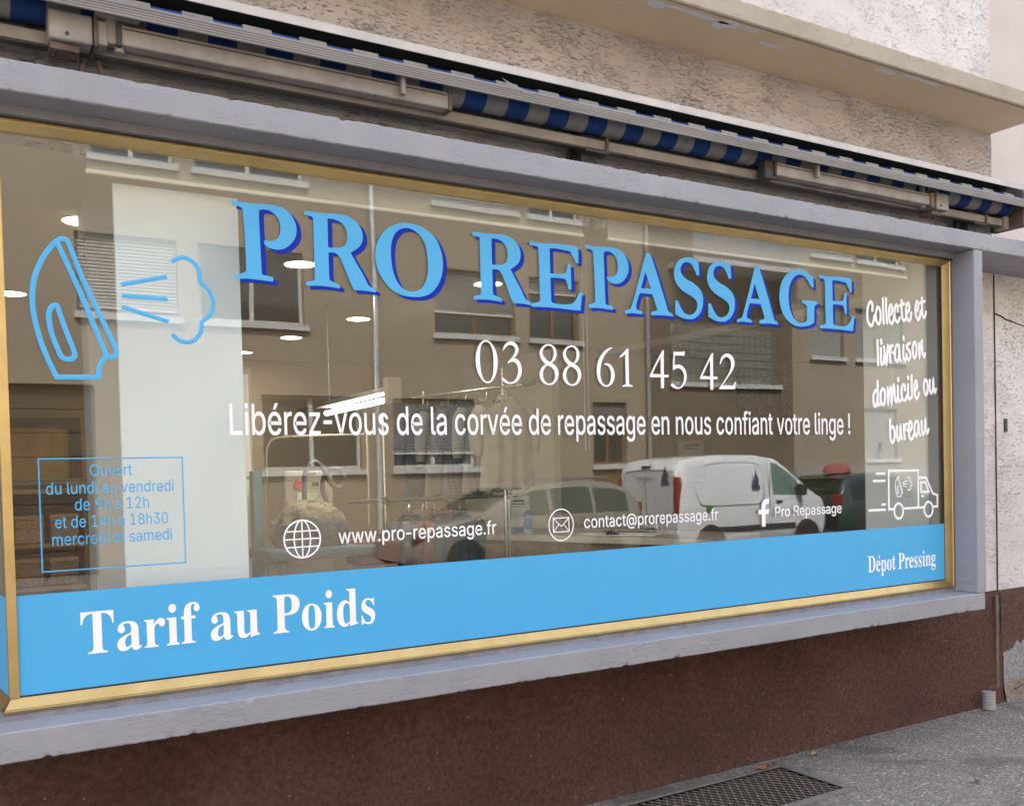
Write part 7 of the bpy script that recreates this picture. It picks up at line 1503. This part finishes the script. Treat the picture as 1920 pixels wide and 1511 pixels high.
# white delivery van, nose to the right in the reflection
van = Car('delivery_van', 'small white delivery van with a spire emblem, mirrored in the glass', 'van', 11.31, -9.5, 1, 4.05, 1.80,
          [(0, 1.66), (.05, 1.76), (.16, 1.84), (.5, 1.885), (1.2, 1.91), (2.0, 1.90), (2.45, 1.84), (2.75, 1.70), (3.10, 1.43), (3.36, 1.22), (3.7, 1.10), (3.95, .96), (4.05, .74)],
          [(0, 1.12), (2, 1.12), (3.2, 1.08), (4.05, .70)], [(0, .34), (.3, .26), (3.7, .26), (4.05, .36)],
          [(0, .93), (.08, .985), (.3, 1.0), (3.3, 1.0), (3.75, .93), (4.05, .72)], paint('van_white', (.72, .73, .76)), .10)
van.side_glass(2.32, 3.02, .04, .93, 'side_window', 14)
van.top_glass(2.74, 3.32, 'windscreen')
van.wheel(.72, .30); van.wheel(3.22, .30)
for ys in (.72, -.85):
    van.box('rear_light', -.012, .09, ys, ys + .13, .78, 1.52, plain('lens_red_%d' % (ys > 0), (.30, .03, .02), .25), .02)
van.box('rear_bumper', -.07, .12, -.84, .84, .32, .52, plain('van_bumper', (.11, .11, .115), .6), .03)
van.box('side_strip', .95, 2.9, .895, .915, .50, .60, 'iron_dark')
van.box('mirror', 2.92, 3.06, .90, 1.08, 1.10, 1.32, 'iron_dark', .03)
van.box('door_handle', 2.40, 2.55, .90, .92, .98, 1.02, 'iron_dark')
van.box('brake_light', -.012, .02, -.12, .12, 1.70, 1.735, 'iron_dark', .004)
van.box('filler_flap', .62, .80, .898, .91, .86, 1.0, plain('flap_green', (.06, .22, .07), .5), .02)
for u in (2.22, 3.06):
    van.box('door_gap', u, u + .008, .893, .904, .45, 1.60, 'iron_dark', 0)
van.box('door_gap', -.006, .0, -.004, .004, .5, 1.65, 'iron_dark', 0)
def groove(pts, nm='panel_groove', r=.006):
    out = []
    for u, t in pts:
        y, z = van.side(u, t) if t >= 0 else (lerp_tab(van.plan, u) * .9 - .004, 1.12 + t)
        out.append(van.P(u, y + .002, z))
    MB().tube(smooth_pts(out, 3), r, 6).build(nm, plain('groove_grey', (.30, .30, .31), .5), van.root, True)
groove([(.42, .10), (.36, .35), (.42, .68), (.62, .84), (1.2, .88), (1.85, .87), (2.05, .70), (2.10, .3), (2.08, .02)])
groove([(.42, .10), (.50, -.10), (.8, -.14), (1.5, -.14), (1.95, -.13), (2.06, -.05), (2.08, .02)], 'panel_groove', .012)
groove([(2.24, .95), (2.22, .5), (2.22, 0), (2.22, -.3), (2.22, -.6)], 'door_seam', .005)
pts = [(-.62, 1.18), (-.66, 1.45), (-.58, 1.62), (-.2, 1.66), (.2, 1.66), (.58, 1.62), (.66, 1.45), (.62, 1.18)]
MB().tube(smooth_pts([van.P(-.004, y, z) for y, z in pts], 3), .006, 6).build('rear_panel_groove', plain('groove_rear', (.30, .30, .31), .5), van.root, True)
van.box('number_plate', -.02, .0, -.26, .26, .60, .71, 'letter_white', .004)
# emblem and telephone number on the van
def spire(u0, z0, side, sc=1.):
    pts = [(-.5, 0), (-.5, .25), (-.28, .25), (-.28, .45), (-.45, .45), (-.1, .9), (0, 1.25), (.1, .9), (.45, .45), (.28, .45), (.28, .25), (.5, .25), (.5, 0)]
    mb = MB()
    if side:
        vs = [van.P(u0 + a * .15 * sc, .905, z0 + b * .24 * sc) for a, b in pts]
    else:
        vs = [van.P(-.012, u0 + a * .16 * sc, z0 + b * .24 * sc) for a, b in pts]
    mb.add(vs, [tuple(range(len(vs)))])
    mb.build('spire_emblem', plain('emblem_blue_%d' % side, (.06, .06, .14), .5), van.root)
spire(1.86, 1.24, True, 1.35); spire(.52, 1.38, False, 1.2)
adv, conts = 0, []
for ch in "03 88 25 95 52":
    a, cs = SANS[ch]
    conts += [[((adv + px) * 1e-3, pz * 1e-3) for px, pz in unflat(c, 1)] for c in cs]
    adv += a
me = fill_mesh('phone_lettering', conts, 0)
for v in me.vertices:
    v.co = van.P(-.016, .30 - v.co.x * .115, 1.47 + v.co.z * .115)
put('phone_lettering', me, 'iron_dark', van.root)

# grey-beige estate car in front of it in the row
est = Car('estate_car', 'grey-beige estate car with roof rails, mirrored behind the white van', 'car', 10.55, -9.5, -1, 4.45, 1.78,
          [(0, .95), (.05, 1.12), (.30, 1.40), (.62, 1.50), (1.4, 1.54), (2.1, 1.51), (2.5, 1.43), (2.9, 1.22), (3.25, 1.02), (3.9, .94), (4.3, .80), (4.45, .60)],
          [(0, .94), (2, .96), (3.2, .93), (4.45, .62)], [(0, .34), (.3, .22), (4.1, .22), (4.45, .34)],
          [(0, .90), (.12, .97), (.4, 1.0), (3.6, 1.0), (4.1, .93), (4.45, .74)], paint('estate_beige', (.30, .275, .235), .25), .17)
est.side_glass(.35, 1.05, .06, .9); est.side_glass(1.12, 1.9, .06, .92); est.side_glass(1.97, 2.75, .06, .92)
est.top_glass(2.42, 3.15, 'windscreen'); est.top_glass(.06, .36, 'rear_window')
est.wheel(.85); est.wheel(3.55)
for ys in (-.62, .58):
    est.box('roof_rail', .6, 2.1, ys, ys + .04, 1.545, 1.585, 'chrome', .01)
est.box('headlight', 4.18, 4.40, .45, .78, .66, .78, 'chrome', .03); est.box('headlight', 4.18, 4.40, -.78, -.45, .66, .78, 'chrome', .03)
est.box('rear_light', -.005, .10, .58, .80, .86, 1.12, plain('lens_red_b', (.25, .02, .02), .3), .02); est.box('rear_light', -.005, .10, -.80, -.58, .86, 1.12, plain('lens_red_c', (.25, .02, .02), .3), .02)
est.box('mirror', 2.62, 2.74, .86, 1.02, .96, 1.10, 'iron_dark', .03)

# dark green hatchback to the right
hat = Car('hatchback', 'dark green hatchback to the right of the van, mirrored in the glass', 'car', 15.55, -9.5, 1, 3.9, 1.70,
          [(0, .95), (.04, 1.10), (.25, 1.38), (.55, 1.47), (1.2, 1.50), (1.7, 1.47), (2.1, 1.36), (2.5, 1.13), (2.8, .98), (3.4, .90), (3.8, .76), (3.9, .58)],
          [(0, .92), (2, .93), (2.8, .9), (3.9, .60)], [(0, .34), (.3, .22), (3.6, .22), (3.9, .34)],
          [(0, .88), (.12, .96), (.4, 1.0), (3.1, 1.0), (3.6, .93), (3.9, .72)], paint('hatch_green', (.035, .055, .052), .2), .16)
hat.side_glass(.32, .98, .06, .9); hat.side_glass(1.05, 2.2, .06, .92)
hat.top_glass(2.0, 2.7, 'windscreen'); hat.top_glass(.04, .30, 'rear_window')
hat.wheel(.70, .29); hat.wheel(3.10, .29)
hat.box('rear_light', -.005, .10, .55, .78, .86, 1.08, plain('lens_red_d', (.25, .02, .02), .3), .02); hat.box('rear_light', -.005, .10, -.78, -.55, .86, 1.08, plain('lens_red_e', (.25, .02, .02), .3), .02)
hat.box('headlight', 3.66, 3.86, .42, .74, .62, .76, 'chrome', .03); hat.box('headlight', 3.66, 3.86, -.74, -.42, .62, .76, 'chrome', .03)
hat.box('mirror', 2.0, 2.12, .83, .98, .94, 1.07, 'iron_dark', .03)
rows = []
for j in range(9):
    v = j / 8
    rows.append([(16.35 + .34 * math.cos(a) * math.cos(v * math.pi / 2) ** .6, -10.3 + .22 * math.sin(a) * math.cos(v * math.pi / 2) ** .6, 1.385 + .20 * math.sin(v * math.pi / 2) + .01 * math.sin(a * 6)) for a in [k * math.pi / 12 for k in range(25)]])
tag(MB().grid(rows).build('red_bag', plain('bag_red', (.30, .085, .08), .7, 0, .15, 8), smooth=True), 'red bag lying on the roof of the dark green hatchback', 'bag')
